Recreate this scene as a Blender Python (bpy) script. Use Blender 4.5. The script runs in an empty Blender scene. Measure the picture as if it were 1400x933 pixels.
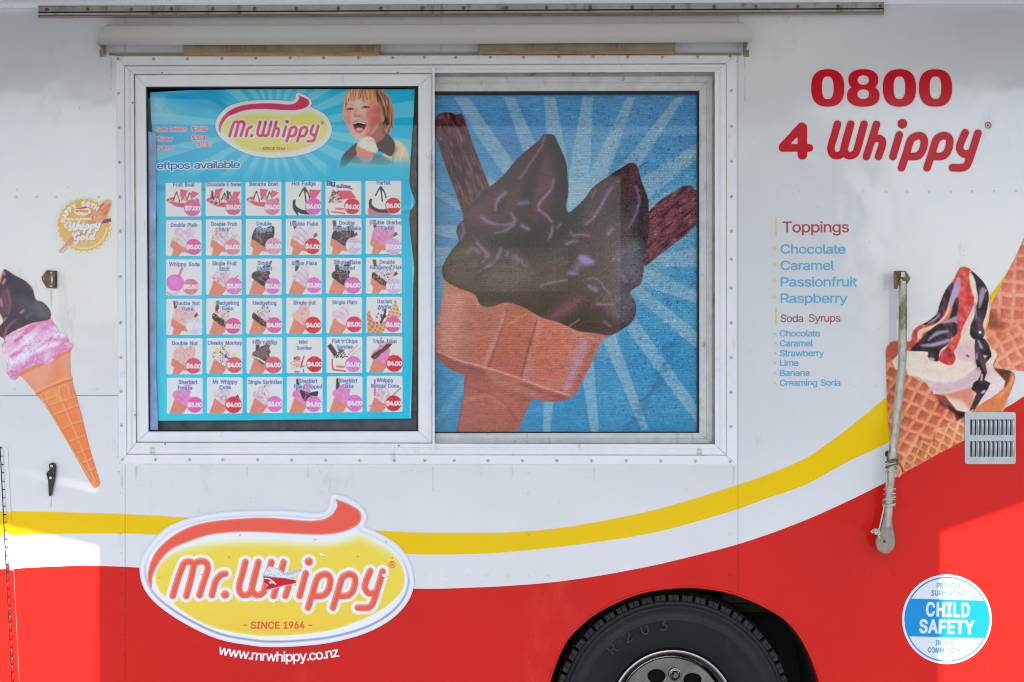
import bpy, bmesh, math, random
from mathutils import Vector, Matrix
import numpy as np
C = bpy.context.scene
R = math.radians

# ------------------------------------------------------------------ camera, sky, sun, exposure
S, D, CY, CX = 0.0025, 4.861, 466.5, 700.0        # metres per photograph pixel on the truck's side, camera distance
ZC = (1140 - CY) * S
def P(px, py, y=0.0):
    """point that stands y metres behind the truck's side (negative: in front)"""
    f = (D + y) / D
    return Vector(((px - CX) * S * f, y, ZC + (CY - py) * S * f))
cam_d = bpy.data.cameras.new('camera'); cam_d.lens = 50; cam_d.sensor_width = 36; cam_d.clip_start = .05; cam_d.clip_end = 2000
cam = bpy.data.objects.new('camera', cam_d); C.collection.objects.link(cam)
cam.location = (0, -D, ZC); cam.rotation_euler = (R(90), 0, 0)
C.camera = cam
SUN_EL, SUN_AZ = 45.0, 0.0
w = bpy.data.worlds.new('World'); C.world = w; w.use_nodes = True
wn = w.node_tree.nodes; wl = w.node_tree.links
sky = wn.new('ShaderNodeTexSky'); sky.sky_type = 'NISHITA'; sky.sun_disc = False
sky.sun_elevation = R(SUN_EL); sky.sun_rotation = R(180 + SUN_AZ); sky.altitude = 20; sky.air_density = 1.0; sky.dust_density = 1.5; sky.ozone_density = 1.0
bg = wn['Background']; bg.inputs['Strength'].default_value = .10
wl.new(sky.outputs[0], bg.inputs[0])
sun_d = bpy.data.lights.new('sun', 'SUN'); sun_d.energy = 3.5; sun_d.angle = R(.55); sun_d.color = (1, .965, .91)
sun = bpy.data.objects.new('sun', sun_d); C.collection.objects.link(sun)
sun.rotation_euler = (R(90 - SUN_EL), 0, R(SUN_AZ))
C.view_settings.view_transform = 'Standard'; C.view_settings.look = 'None'; C.view_settings.gamma = 1; C.view_settings.use_curve_mapping = False
C.view_settings.exposure = 1.42
C.cycles.max_bounces = 10; C.cycles.transparent_max_bounces = 12
C.cycles.use_denoising = True
C.cycles.pixel_filter_type = 'BLACKMAN_HARRIS'; C.cycles.filter_width = 1.05
# ------------------------------------------------------------------ lettering outlines and the print painter
import numpy as np, math, random
GLYPH_DATA = {
'A': (568, [[16, 0, 201, 509, 276, 509, 463, 0, 395, 0, 287, 302, 264, 372, 232, 478, 245, 478, 213, 371, 191, 302, 85, 0], [110, 142, 110, 199, 370, 199, 370, 142]]),
'B': (544, [[60, 0, 60, 509, 241, 509, 274, 507, 304, 501, 329, 491, 350, 477, 367, 461, 381, 442, 390, 421, 396, 398, 398, 374, 397, 353, 393, 336, 387, 320, 378, 307, 368, 295, 356, 286, 343, 278, 329, 272, 315, 267, 315, 262, 331, 260, 347, 254, 363, 245, 378, 234, 391, 220, 402, 203, 411, 184, 416, 161, 418, 136, 416, 111, 410, 88, 400, 67, 386, 48, 368, 31, 344, 18, 317, 8, 284, 2, 247, 0], [125, 57, 245, 57, 281, 60, 309, 67, 330, 80, 344, 96, 353, 115, 355, 137, 354, 153, 350, 169, 342, 184, 333, 197, 320, 209, 306, 218, 289, 225, 269, 229, 248, 231, 125, 231], [125, 285, 238, 285, 256, 287, 273, 290, 288, 296, 302, 304, 314, 314, 323, 326, 330, 340, 335, 355, 336, 372, 333, 393, 326, 412, 313, 429, 294, 442, 270, 449, 240, 452, 125, 452]]),
'C': (598, [[267, -7, 235, -5, 205, 1, 177, 11, 150, 25, 126, 42, 104, 63, 86, 88, 70, 115, 57, 146, 48, 179, 42, 215, 40, 254, 42, 293, 48, 329, 57, 362, 70, 393, 86, 421, 104, 445, 126, 466, 150, 484, 177, 498, 205, 508, 235, 514, 267, 516, 293, 514, 317, 511, 340, 504, 362, 496, 383, 485, 402, 471, 419, 456, 435, 438, 448, 418, 459, 397, 467, 373, 473, 348, 408, 348, 404, 365, 397, 380, 389, 395, 380, 407, 369, 418, 357, 428, 344, 437, 330, 444, 315, 449, 300, 453, 284, 455, 267, 456, 237, 453, 209, 445, 184, 432, 161, 414, 141, 391, 125, 364, 113, 332, 106, 295, 103, 254, 106, 213, 113, 177, 125, 145, 141, 117, 161, 94, 184, 76, 210, 63, 237, 56, 267, 53, 284, 54, 300, 56, 315, 60, 330, 65, 344, 72, 357, 81, 369, 90, 380, 102, 389, 114, 397, 128, 404, 144, 408, 160, 473, 160, 467, 135, 459, 112, 448, 91, 435, 71, 420, 53, 402, 38, 383, 24, 363, 13, 341, 5, 317, -2, 293, -6]]),
'D': (590, [[219, 0, 96, 0, 96, 57, 215, 57, 254, 60, 288, 68, 318, 81, 343, 99, 363, 122, 379, 149, 390, 181, 397, 216, 399, 255, 397, 294, 390, 329, 379, 361, 364, 388, 344, 410, 320, 428, 291, 441, 258, 449, 221, 452, 93, 452, 93, 509, 225, 509, 261, 507, 294, 501, 325, 492, 353, 478, 385, 455, 412, 426, 433, 391, 446, 361, 455, 329, 460, 293, 462, 255, 460, 217, 455, 181, 446, 149, 433, 119, 417, 92, 398, 68, 376, 48, 351, 31, 322, 17, 291, 8, 256, 2], [125, 509, 125, 0, 60, 0, 60, 509]]),
'E': (507, [[60, 0, 60, 509, 372, 509, 372, 452, 125, 452, 125, 286, 355, 286, 355, 229, 125, 229, 125, 57, 375, 57, 375, 0]]),
'F': (498, [[60, 0, 60, 509, 369, 509, 369, 452, 125, 452, 125, 278, 346, 278, 346, 221, 125, 221, 125, 0]]),
'G': (608, [[269, -7, 236, -5, 205, 1, 176, 11, 149, 25, 125, 43, 104, 64, 85, 88, 69, 116, 57, 146, 47, 179, 42, 215, 40, 254, 42, 293, 47, 329, 57, 362, 69, 393, 85, 421, 103, 445, 125, 466, 149, 484, 175, 498, 203, 508, 233, 514, 265, 516, 291, 514, 316, 510, 340, 504, 363, 494, 384, 483, 403, 469, 421, 453, 436, 436, 449, 416, 460, 395, 468, 373, 474, 349, 408, 349, 402, 365, 395, 379, 387, 393, 378, 406, 368, 417, 356, 427, 344, 436, 330, 443, 315, 448, 300, 453, 283, 455, 265, 456, 236, 453, 209, 445, 183, 432, 160, 414, 141, 392, 125, 364, 113, 332, 106, 295, 103, 254, 106, 213, 113, 177, 125, 145, 141, 117, 161, 95, 184, 76, 210, 63, 238, 56, 269, 53, 296, 55, 322, 61, 345, 71, 365, 85, 382, 102, 396, 123, 407, 147, 413, 173, 415, 202, 434, 199, 283, 199, 283, 256, 478, 256, 478, 200, 475, 160, 466, 124, 451, 91, 431, 62, 406, 38, 377, 19, 344, 5, 308, -4]]),
'H': (605, [[60, 0, 60, 509, 125, 509, 125, 289, 392, 289, 392, 509, 457, 509, 457, 0, 392, 0, 392, 232, 125, 232, 125, 0]]),
'I': (389, [[31, 0, 31, 57, 118, 57, 118, 452, 31, 452, 31, 509, 269, 509, 269, 452, 183, 452, 183, 57, 269, 57, 269, 0]]),
'L': (481, [[60, 0, 60, 509, 125, 509, 125, 57, 361, 57, 361, 0]]),
'M': (716, [[60, 0, 60, 509, 152, 509, 277, 187, 287, 159, 299, 123, 311, 84, 322, 49, 307, 49, 318, 83, 330, 121, 342, 158, 352, 187, 476, 509, 568, 509, 568, 0, 504, 0, 504, 291, 504, 327, 505, 369, 506, 413, 507, 457, 513, 457, 498, 409, 482, 363, 467, 322, 456, 291, 342, 0, 286, 0, 170, 291, 159, 321, 145, 361, 129, 408, 112, 457, 119, 457, 120, 416, 121, 372, 122, 328, 122, 291, 122, 0]]),
'N': (611, [[60, 0, 60, 509, 136, 509, 343, 183, 363, 151, 388, 107, 414, 55, 405, 54, 401, 108, 399, 157, 399, 195, 399, 509, 463, 509, 463, 0, 387, 0, 202, 290, 177, 331, 148, 381, 108, 452, 119, 454, 122, 384, 124, 328, 125, 291, 125, 0]]),
'O': (621, [[267, -7, 235, -5, 205, 1, 177, 11, 150, 25, 126, 42, 105, 63, 86, 88, 70, 115, 57, 146, 48, 179, 42, 215, 40, 254, 42, 293, 48, 329, 57, 362, 70, 393, 86, 421, 105, 445, 126, 466, 150, 484, 177, 498, 205, 508, 235, 514, 267, 516, 299, 514, 329, 508, 357, 498, 384, 484, 408, 466, 429, 445, 448, 421, 464, 393, 477, 362, 486, 329, 491, 293, 493, 254, 491, 215, 486, 179, 477, 146, 464, 115, 448, 88, 429, 63, 408, 42, 384, 25, 357, 11, 329, 1, 299, -5], [267, 53, 296, 55, 324, 63, 349, 76, 372, 94, 392, 116, 408, 144, 420, 176, 428, 213, 430, 254, 428, 295, 420, 332, 408, 365, 392, 392, 372, 415, 349, 433, 324, 446, 296, 453, 267, 456, 237, 453, 210, 445, 184, 433, 161, 415, 142, 392, 125, 364, 113, 332, 106, 295, 103, 254, 106, 213, 113, 176, 125, 144, 142, 117, 161, 94, 184, 76, 210, 63, 237, 55]]),
'P': (533, [[60, 0, 60, 509, 235, 509, 272, 506, 305, 499, 332, 487, 356, 471, 375, 452, 390, 430, 400, 404, 407, 377, 409, 348, 407, 318, 400, 291, 390, 265, 375, 243, 356, 223, 332, 207, 305, 195, 272, 188, 235, 186, 109, 186, 109, 242, 233, 242, 257, 244, 279, 248, 297, 256, 312, 266, 324, 279, 333, 294, 339, 310, 343, 328, 344, 348, 343, 367, 339, 385, 333, 402, 324, 416, 312, 428, 297, 439, 279, 446, 257, 451, 232, 452, 125, 452, 125, 0]]),
'R': (537, [[60, 0, 60, 509, 236, 509, 273, 506, 305, 500, 333, 489, 356, 473, 376, 455, 390, 433, 401, 408, 407, 381, 409, 352, 407, 323, 401, 296, 390, 271, 376, 250, 356, 232, 333, 217, 305, 206, 273, 200, 236, 198, 96, 198, 96, 255, 234, 255, 258, 256, 280, 260, 298, 267, 313, 276, 325, 287, 334, 300, 340, 316, 344, 333, 345, 352, 344, 371, 340, 389, 334, 405, 325, 419, 313, 430, 298, 440, 279, 446, 258, 451, 233, 452, 125, 452, 125, 0], [353, 0, 230, 229, 303, 229, 428, 0]]),
'S': (535, [[224, -9, 188, -7, 156, -1, 128, 9, 102, 23, 81, 40, 64, 60, 51, 83, 42, 109, 38, 137, 104, 137, 108, 118, 114, 102, 123, 88, 136, 76, 150, 66, 166, 59, 185, 53, 204, 50, 224, 49, 246, 50, 267, 54, 286, 60, 303, 69, 317, 79, 329, 92, 338, 106, 344, 122, 346, 139, 344, 154, 340, 168, 332, 179, 322, 189, 310, 197, 296, 205, 245, 222, 184, 239, 145, 253, 112, 269, 86, 289, 67, 313, 56, 341, 52, 372, 54, 400, 62, 425, 75, 448, 92, 468, 113, 484, 138, 498, 165, 508, 195, 514, 227, 516, 259, 514, 289, 508, 316, 498, 340, 484, 360, 468, 377, 449, 390, 427, 398, 403, 401, 378, 337, 378, 332, 402, 320, 421, 302, 437, 280, 449, 254, 456, 225, 459, 204, 457, 185, 454, 167, 448, 152, 440, 139, 430, 129, 418, 121, 405, 117, 391, 115, 376, 117, 359, 122, 345, 131, 334, 142, 324, 155, 315, 169, 308, 212, 293, 264, 279, 312, 264, 328, 256, 344, 248, 359, 238, 372, 226, 384, 213, 395, 198, 402, 180, 407, 161, 408, 139, 406, 112, 399, 87, 386, 64, 370, 43, 349, 25, 323, 11, 294, 0, 261, -7]]),
'T': (537, [[32, 452, 32, 509, 417, 509, 417, 452, 257, 452, 257, 0, 193, 0, 193, 452]]),
'U': (605, [[259, -8, 220, -6, 186, 2, 154, 15, 126, 33, 103, 55, 85, 80, 71, 108, 63, 140, 60, 173, 60, 509, 124, 509, 124, 178, 126, 155, 132, 133, 141, 113, 153, 95, 169, 80, 187, 68, 208, 59, 232, 53, 259, 52, 285, 53, 309, 59, 331, 68, 349, 80, 364, 95, 377, 113, 385, 133, 391, 155, 393, 178, 393, 509, 457, 509, 457, 173, 454, 140, 446, 108, 433, 80, 414, 55, 391, 33, 363, 15, 332, 2, 297, -6]]),
'W': (774, [[155, 0, 16, 509, 82, 509, 163, 196, 175, 145, 187, 94, 197, 40, 189, 40, 200, 94, 211, 145, 224, 196, 306, 509, 380, 509, 462, 196, 474, 145, 486, 94, 497, 40, 488, 40, 499, 94, 510, 145, 523, 196, 603, 509, 670, 509, 530, 0, 455, 0, 368, 323, 351, 391, 336, 475, 350, 475, 335, 395, 318, 323, 230, 0]]),
'Y': (560, [[203, 0, 203, 208, 16, 509, 91, 509, 192, 344, 222, 292, 250, 230, 224, 230, 251, 293, 280, 344, 381, 509, 455, 509, 268, 208, 268, 0]]),
'a': (477, [[160, -9, 137, -7, 115, -3, 94, 5, 76, 15, 60, 29, 48, 45, 38, 63, 32, 84, 30, 108, 32, 128, 36, 146, 43, 161, 53, 174, 64, 184, 78, 193, 92, 200, 108, 206, 125, 211, 178, 220, 234, 227, 247, 229, 257, 231, 265, 235, 271, 240, 274, 246, 276, 255, 276, 257, 275, 272, 272, 285, 267, 297, 260, 307, 251, 315, 240, 322, 227, 327, 212, 330, 196, 331, 178, 330, 163, 327, 149, 322, 137, 316, 127, 309, 118, 301, 110, 292, 104, 283, 100, 274, 41, 291, 51, 313, 64, 331, 79, 346, 95, 358, 114, 368, 133, 375, 153, 380, 173, 383, 194, 384, 239, 379, 255, 375, 271, 369, 286, 360, 300, 350, 312, 336, 322, 320, 330, 301, 335, 278, 337, 251, 337, 0, 277, 0, 277, 52, 272, 52, 252, 25, 242, 16, 229, 8, 215, 1, 199, -4, 181, -7], [170, 45, 192, 47, 211, 51, 228, 59, 242, 68, 254, 80, 263, 93, 270, 108, 274, 122, 276, 138, 276, 190, 259, 182, 231, 176, 200, 171, 175, 168, 134, 159, 122, 153, 112, 147, 103, 139, 97, 130, 93, 118, 92, 105, 93, 93, 96, 82, 102, 72, 109, 64, 119, 57, 130, 52, 142, 48, 156, 46]]),
'b': (512, [[229, -8, 208, -7, 189, -3, 172, 4, 159, 12, 147, 21, 138, 31, 118, 59, 112, 59, 112, 0, 53, 0, 53, 509, 114, 509, 114, 319, 118, 319, 137, 346, 147, 355, 158, 364, 171, 373, 188, 379, 207, 383, 229, 384, 259, 382, 287, 374, 313, 361, 335, 342, 354, 320, 370, 293, 381, 261, 388, 227, 390, 189, 388, 151, 381, 116, 370, 84, 355, 57, 336, 34, 313, 16, 288, 3, 260, -6], [220, 47, 242, 49, 262, 55, 279, 66, 294, 80, 306, 97, 316, 117, 323, 139, 327, 163, 328, 189, 327, 215, 323, 239, 316, 261, 307, 281, 295, 298, 280, 311, 262, 322, 243, 328, 220, 330, 198, 328, 178, 322, 161, 312, 147, 299, 134, 282, 125, 263, 118, 241, 114, 216, 113, 189, 114, 162, 118, 138, 125, 115, 135, 95, 147, 78, 162, 65, 179, 55, 198, 49]]),
'c': (484, [[207, -8, 174, -5, 144, 3, 117, 16, 93, 35, 72, 58, 56, 85, 44, 116, 37, 150, 34, 187, 37, 225, 44, 260, 56, 291, 72, 318, 93, 341, 117, 360, 144, 374, 174, 382, 207, 384, 226, 384, 243, 381, 260, 377, 276, 371, 291, 364, 305, 356, 318, 346, 330, 335, 340, 322, 349, 308, 356, 293, 362, 277, 303, 262, 290, 289, 270, 311, 242, 325, 207, 330, 184, 328, 163, 321, 145, 310, 130, 296, 118, 278, 108, 258, 102, 236, 98, 212, 96, 187, 98, 163, 102, 139, 108, 117, 118, 97, 130, 80, 145, 66, 163, 55, 184, 49, 207, 46, 243, 52, 271, 66, 292, 89, 304, 117, 363, 102, 357, 86, 350, 70, 341, 56, 331, 43, 319, 32, 306, 21, 292, 12, 277, 5, 261, -1, 244, -5, 226, -7]]),
'd': (512, [[195, -8, 165, -6, 137, 3, 111, 16, 89, 34, 70, 57, 55, 84, 43, 116, 36, 151, 34, 189, 36, 227, 43, 261, 55, 293, 70, 320, 89, 342, 112, 361, 137, 374, 165, 382, 196, 384, 218, 383, 237, 379, 253, 373, 267, 364, 278, 355, 287, 346, 306, 319, 311, 319, 311, 509, 372, 509, 372, 0, 313, 0, 313, 59, 307, 59, 287, 31, 277, 21, 266, 12, 252, 4, 236, -3, 217, -7], [205, 47, 226, 49, 246, 55, 263, 65, 278, 78, 290, 95, 299, 115, 306, 138, 310, 162, 312, 189, 310, 216, 306, 241, 300, 263, 290, 282, 278, 299, 263, 312, 246, 322, 227, 328, 205, 330, 182, 328, 162, 322, 145, 311, 130, 298, 118, 281, 108, 261, 102, 239, 98, 215, 96, 189, 98, 163, 102, 139, 109, 117, 118, 97, 130, 80, 145, 66, 162, 55, 182, 49]]),
'e': (492, [[212, -8, 177, -5, 145, 3, 117, 16, 92, 35, 72, 58, 56, 85, 44, 116, 37, 150, 34, 187, 36, 224, 44, 258, 55, 290, 71, 317, 91, 340, 115, 359, 142, 373, 172, 382, 205, 384, 226, 383, 246, 380, 266, 374, 285, 366, 303, 355, 319, 341, 334, 324, 347, 305, 357, 282, 365, 256, 370, 227, 371, 194, 371, 169, 75, 169, 75, 221, 338, 221, 310, 202, 308, 226, 304, 248, 298, 269, 288, 286, 277, 301, 263, 314, 246, 323, 227, 328, 205, 330, 183, 328, 164, 323, 146, 313, 131, 301, 119, 286, 109, 270, 102, 251, 97, 231, 96, 211, 96, 178, 98, 151, 102, 127, 110, 106, 121, 88, 135, 73, 151, 61, 169, 53, 190, 48, 212, 46, 227, 47, 241, 49, 254, 53, 265, 58, 276, 65, 285, 73, 294, 82, 300, 93, 306, 105, 365, 91, 358, 72, 348, 55, 335, 39, 320, 26, 302, 14, 283, 4, 261, -3, 237, -7]]),
'f': (342, [[228, 379, 228, 327, 6, 327, 6, 379], [81, 0, 81, 432, 82, 452, 87, 470, 96, 486, 107, 499, 120, 510, 135, 519, 152, 525, 169, 529, 187, 530, 222, 527, 243, 521, 227, 468, 215, 472, 195, 474, 178, 472, 164, 468, 154, 460, 147, 449, 143, 435, 142, 419, 142, 0]]),
'g': (513, [[207, -151, 180, -149, 156, -146, 134, -140, 114, -132, 97, -122, 82, -110, 70, -97, 59, -84, 51, -69, 101, -41, 122, -66, 131, -74, 142, -82, 154, -88, 169, -93, 187, -96, 207, -97, 236, -95, 261, -87, 282, -75, 298, -58, 308, -34, 311, -6, 311, 68, 306, 68, 287, 41, 277, 32, 266, 23, 252, 16, 236, 10, 217, 6, 195, 5, 165, 7, 138, 14, 113, 27, 90, 43, 71, 65, 55, 90, 43, 120, 36, 154, 34, 191, 36, 229, 43, 263, 55, 293, 71, 320, 90, 342, 112, 361, 138, 374, 166, 382, 196, 384, 218, 383, 237, 379, 253, 373, 267, 365, 279, 356, 288, 346, 308, 319, 313, 319, 313, 379, 372, 379, 372, -9, 370, -40, 363, -67, 350, -90, 334, -109, 314, -124, 291, -136, 265, -144, 237, -149], [205, 59, 227, 61, 246, 66, 264, 75, 278, 87, 290, 103, 300, 121, 307, 142, 311, 166, 312, 193, 311, 219, 307, 242, 300, 264, 291, 283, 279, 299, 264, 312, 247, 322, 227, 328, 205, 330, 182, 328, 163, 322, 145, 312, 130, 298, 118, 282, 109, 262, 102, 241, 98, 218, 96, 193, 98, 167, 102, 144, 109, 123, 118, 104, 131, 88, 145, 76, 163, 66, 183, 61]]),
'h': (498, [[114, 227, 114, 0, 53, 0, 53, 509, 114, 509, 114, 287, 102, 287, 116, 319, 132, 344, 152, 362, 175, 374, 200, 382, 227, 384, 252, 383, 275, 377, 295, 369, 313, 356, 328, 340, 341, 321, 350, 298, 355, 271, 357, 240, 357, 0, 296, 0, 296, 235, 293, 263, 286, 286, 273, 304, 256, 318, 235, 326, 210, 329, 192, 328, 176, 324, 161, 317, 147, 308, 136, 297, 126, 283, 119, 266, 115, 248]]),
'i': (255, [[53, 0, 53, 379, 114, 379, 114, 0], [84, 443, 73, 444, 63, 448, 54, 455, 47, 463, 43, 472, 41, 483, 43, 494, 47, 504, 54, 512, 63, 518, 73, 522, 84, 524, 95, 522, 105, 518, 114, 512, 121, 504, 125, 494, 126, 483, 125, 472, 121, 463, 114, 455, 105, 448, 95, 444]]),
'k': (469, [[110, 137, 110, 212, 121, 212, 284, 379, 360, 379, 184, 199, 177, 199], [53, 0, 53, 509, 114, 509, 114, 0], [294, 0, 148, 186, 191, 229, 372, 0]]),
'l': (277, [[139, -2, 112, 0, 91, 8, 74, 20, 62, 37, 55, 59, 53, 84, 53, 509, 114, 509, 114, 99, 114, 83, 117, 71, 120, 62, 126, 57, 135, 53, 146, 52, 160, 53, 170, 54, 181, 3, 162, -1]]),
'm': (698, [[53, 0, 53, 379, 112, 379, 112, 295, 108, 295, 114, 314, 122, 331, 132, 346, 144, 358, 158, 368, 172, 376, 187, 382, 203, 385, 219, 386, 245, 383, 268, 375, 287, 361, 303, 342, 314, 320, 321, 295, 312, 295, 318, 312, 326, 329, 337, 343, 350, 356, 364, 366, 381, 375, 398, 381, 417, 385, 437, 386, 458, 385, 478, 380, 497, 372, 514, 361, 529, 346, 541, 328, 550, 307, 555, 283, 557, 255, 557, 0, 496, 0, 496, 254, 493, 279, 485, 298, 473, 313, 456, 323, 438, 329, 419, 330, 402, 329, 387, 326, 374, 320, 363, 312, 353, 302, 345, 290, 340, 277, 336, 263, 335, 247, 335, 0, 274, 0, 274, 260, 272, 280, 265, 297, 253, 311, 238, 322, 220, 328, 199, 330, 185, 329, 171, 326, 158, 320, 145, 312, 135, 302, 126, 289, 119, 274, 115, 257, 114, 238, 114, 0]]),
'n': (498, [[114, 227, 114, 0, 53, 0, 53, 379, 112, 379, 112, 287, 102, 287, 116, 319, 132, 344, 152, 362, 175, 374, 200, 382, 227, 384, 252, 383, 275, 377, 295, 369, 313, 356, 328, 340, 341, 321, 350, 298, 355, 271, 357, 240, 357, 0, 296, 0, 296, 235, 293, 263, 286, 286, 273, 304, 256, 318, 235, 326, 210, 329, 192, 328, 176, 324, 161, 317, 147, 308, 136, 297, 126, 283, 119, 266, 115, 248]]),
'o': (503, [[207, -8, 174, -5, 144, 3, 117, 16, 93, 35, 72, 58, 56, 85, 44, 116, 37, 150, 34, 187, 37, 225, 44, 260, 56, 291, 72, 318, 93, 341, 117, 360, 144, 374, 174, 382, 207, 384, 241, 382, 271, 374, 299, 360, 323, 341, 343, 318, 359, 291, 371, 260, 379, 225, 381, 187, 379, 150, 371, 116, 359, 85, 343, 58, 323, 35, 299, 16, 271, 3, 241, -5], [207, 46, 231, 49, 252, 55, 270, 66, 285, 80, 298, 97, 307, 117, 314, 139, 318, 163, 319, 187, 318, 212, 314, 236, 307, 258, 298, 278, 285, 296, 270, 310, 252, 321, 231, 328, 207, 330, 184, 328, 163, 321, 145, 310, 130, 296, 118, 278, 108, 258, 102, 236, 98, 212, 96, 187, 98, 163, 102, 139, 108, 117, 118, 97, 130, 80, 145, 66, 163, 55, 184, 49]]),
'p': (512, [[53, -143, 53, 379, 112, 379, 112, 319, 118, 319, 137, 346, 147, 355, 158, 364, 171, 373, 188, 379, 207, 383, 229, 384, 259, 382, 287, 374, 313, 361, 335, 342, 354, 320, 370, 293, 381, 261, 388, 227, 390, 189, 388, 151, 381, 116, 370, 84, 355, 57, 336, 34, 313, 16, 288, 3, 260, -6, 229, -8, 208, -7, 189, -3, 173, 4, 159, 12, 147, 21, 138, 31, 118, 59, 114, 59, 114, -143], [220, 47, 242, 49, 262, 55, 279, 66, 294, 80, 306, 97, 316, 117, 323, 139, 327, 163, 328, 189, 327, 215, 323, 239, 316, 261, 307, 281, 295, 298, 280, 311, 262, 322, 243, 328, 220, 330, 198, 328, 178, 322, 161, 312, 147, 299, 134, 282, 125, 263, 118, 241, 114, 216, 113, 189, 114, 162, 118, 138, 125, 115, 135, 95, 147, 78, 162, 65, 179, 55, 198, 49]]),
'r': (347, [[53, 0, 53, 379, 112, 379, 112, 321, 115, 321, 124, 339, 137, 354, 152, 367, 171, 377, 191, 383, 213, 385, 229, 384, 243, 384, 243, 322, 230, 324, 207, 326, 190, 324, 174, 321, 159, 315, 146, 306, 135, 296, 126, 284, 119, 269, 115, 254, 114, 237, 114, 0]]),
's': (453, [[182, -8, 157, -7, 133, -3, 112, 3, 93, 12, 76, 24, 62, 38, 50, 54, 41, 73, 36, 94, 94, 107, 101, 87, 111, 72, 124, 60, 141, 52, 160, 47, 181, 45, 206, 47, 227, 53, 244, 62, 258, 74, 265, 88, 268, 103, 266, 115, 262, 126, 254, 136, 243, 144, 229, 150, 212, 155, 149, 170, 118, 180, 92, 192, 72, 208, 58, 227, 50, 249, 47, 274, 49, 295, 55, 314, 65, 332, 79, 347, 95, 360, 115, 370, 137, 378, 161, 383, 187, 384, 212, 383, 234, 379, 254, 372, 271, 363, 286, 352, 299, 339, 309, 324, 318, 308, 324, 290, 268, 277, 262, 291, 254, 304, 243, 316, 228, 325, 210, 331, 187, 333, 166, 331, 147, 326, 131, 317, 119, 305, 111, 292, 109, 277, 110, 264, 115, 253, 124, 243, 136, 235, 152, 229, 172, 223, 229, 209, 261, 200, 287, 187, 306, 171, 320, 153, 328, 131, 331, 107, 329, 85, 323, 65, 312, 47, 298, 31, 281, 18, 260, 6, 236, -2, 210, -7]]),
't': (315, [[204, 379, 204, 327, 6, 327, 6, 379], [65, 471, 126, 471, 126, 98, 127, 83, 130, 70, 136, 61, 144, 55, 156, 51, 170, 50, 185, 51, 202, 54, 213, 2, 192, -3, 168, -4, 138, -1, 113, 7, 92, 21, 77, 41, 68, 64, 65, 93]]),
'u': (498, [[182, -5, 158, -3, 135, 2, 115, 11, 97, 23, 82, 39, 69, 59, 60, 82, 54, 109, 53, 139, 53, 379, 114, 379, 114, 144, 116, 117, 124, 94, 137, 75, 154, 61, 175, 53, 200, 50, 218, 51, 234, 55, 249, 62, 263, 71, 274, 83, 283, 97, 290, 113, 295, 132, 296, 153, 296, 379, 357, 379, 357, 0, 298, 0, 298, 92, 307, 92, 294, 60, 277, 35, 257, 17, 234, 5, 209, -3]]),
'v': (477, [[163, 0, 17, 379, 84, 379, 165, 155, 187, 87, 206, 21, 184, 21, 203, 87, 224, 155, 305, 379, 371, 379, 226, 0]]),
'w': (655, [[138, 0, 23, 379, 87, 379, 133, 214, 154, 137, 175, 41, 165, 41, 186, 135, 206, 214, 252, 379, 316, 379, 362, 214, 382, 136, 402, 41, 391, 41, 413, 135, 434, 214, 480, 379, 545, 379, 429, 0, 368, 0, 319, 172, 305, 225, 291, 280, 277, 338, 291, 338, 277, 280, 263, 225, 248, 172, 199, 0]]),
'y': (477, [[47, -139, 61, -86, 71, -87, 83, -89, 94, -90, 104, -89, 113, -86, 122, -81, 130, -74, 138, -64, 145, -51, 151, -36, 163, -1, 17, 379, 84, 379, 165, 155, 187, 87, 206, 21, 184, 21, 202, 87, 224, 155, 305, 379, 371, 379, 204, -58, 196, -77, 187, -93, 177, -107, 165, -119, 153, -128, 139, -136, 125, -141, 109, -144, 91, -145, 65, -143]]),
'z': (468, [[42, 0, 42, 46, 254, 320, 254, 323, 48, 323, 48, 379, 333, 379, 333, 331, 126, 60, 126, 56, 339, 56, 339, 0]]),
'0': (541, [[227, -7, 191, -3, 158, 7, 130, 24, 105, 48, 85, 77, 69, 113, 60, 144, 53, 178, 49, 214, 48, 254, 49, 294, 53, 330, 60, 364, 69, 395, 85, 431, 106, 461, 130, 484, 159, 502, 191, 512, 227, 516, 262, 512, 295, 502, 323, 484, 348, 461, 368, 431, 384, 395, 393, 364, 400, 330, 404, 294, 405, 254, 404, 214, 400, 178, 393, 144, 384, 113, 368, 77, 348, 48, 323, 24, 295, 7, 263, -3], [227, 50, 250, 52, 271, 60, 290, 74, 306, 92, 320, 116, 330, 144, 338, 176, 342, 213, 344, 254, 342, 295, 338, 332, 330, 365, 320, 393, 306, 416, 290, 435, 271, 449, 250, 457, 227, 460, 203, 457, 182, 449, 163, 435, 147, 416, 134, 393, 123, 365, 115, 332, 111, 295, 109, 254, 111, 213, 115, 176, 123, 144, 134, 116, 147, 92, 163, 74, 182, 60, 203, 52]]),
'1': (541, [[76, 0, 76, 55, 391, 55, 391, 0], [276, 509, 276, 0, 212, 0, 212, 448, 209, 448, 86, 358, 86, 427, 198, 509]]),
'2': (541, [[64, 0, 64, 47, 234, 229, 282, 282, 294, 298, 303, 312, 311, 327, 316, 341, 319, 356, 320, 371, 319, 389, 315, 405, 308, 419, 298, 431, 287, 441, 273, 449, 258, 455, 241, 458, 224, 460, 205, 458, 188, 454, 172, 447, 159, 438, 148, 427, 139, 413, 132, 398, 128, 381, 127, 362, 66, 362, 68, 391, 75, 418, 86, 442, 102, 464, 121, 482, 143, 496, 168, 507, 196, 513, 225, 516, 254, 513, 281, 507, 306, 497, 328, 482, 346, 465, 361, 445, 372, 423, 379, 398, 381, 372, 380, 354, 377, 336, 371, 318, 363, 299, 351, 280, 336, 259, 267, 180, 153, 60, 153, 57, 389, 57, 389, 0]]),
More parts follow.
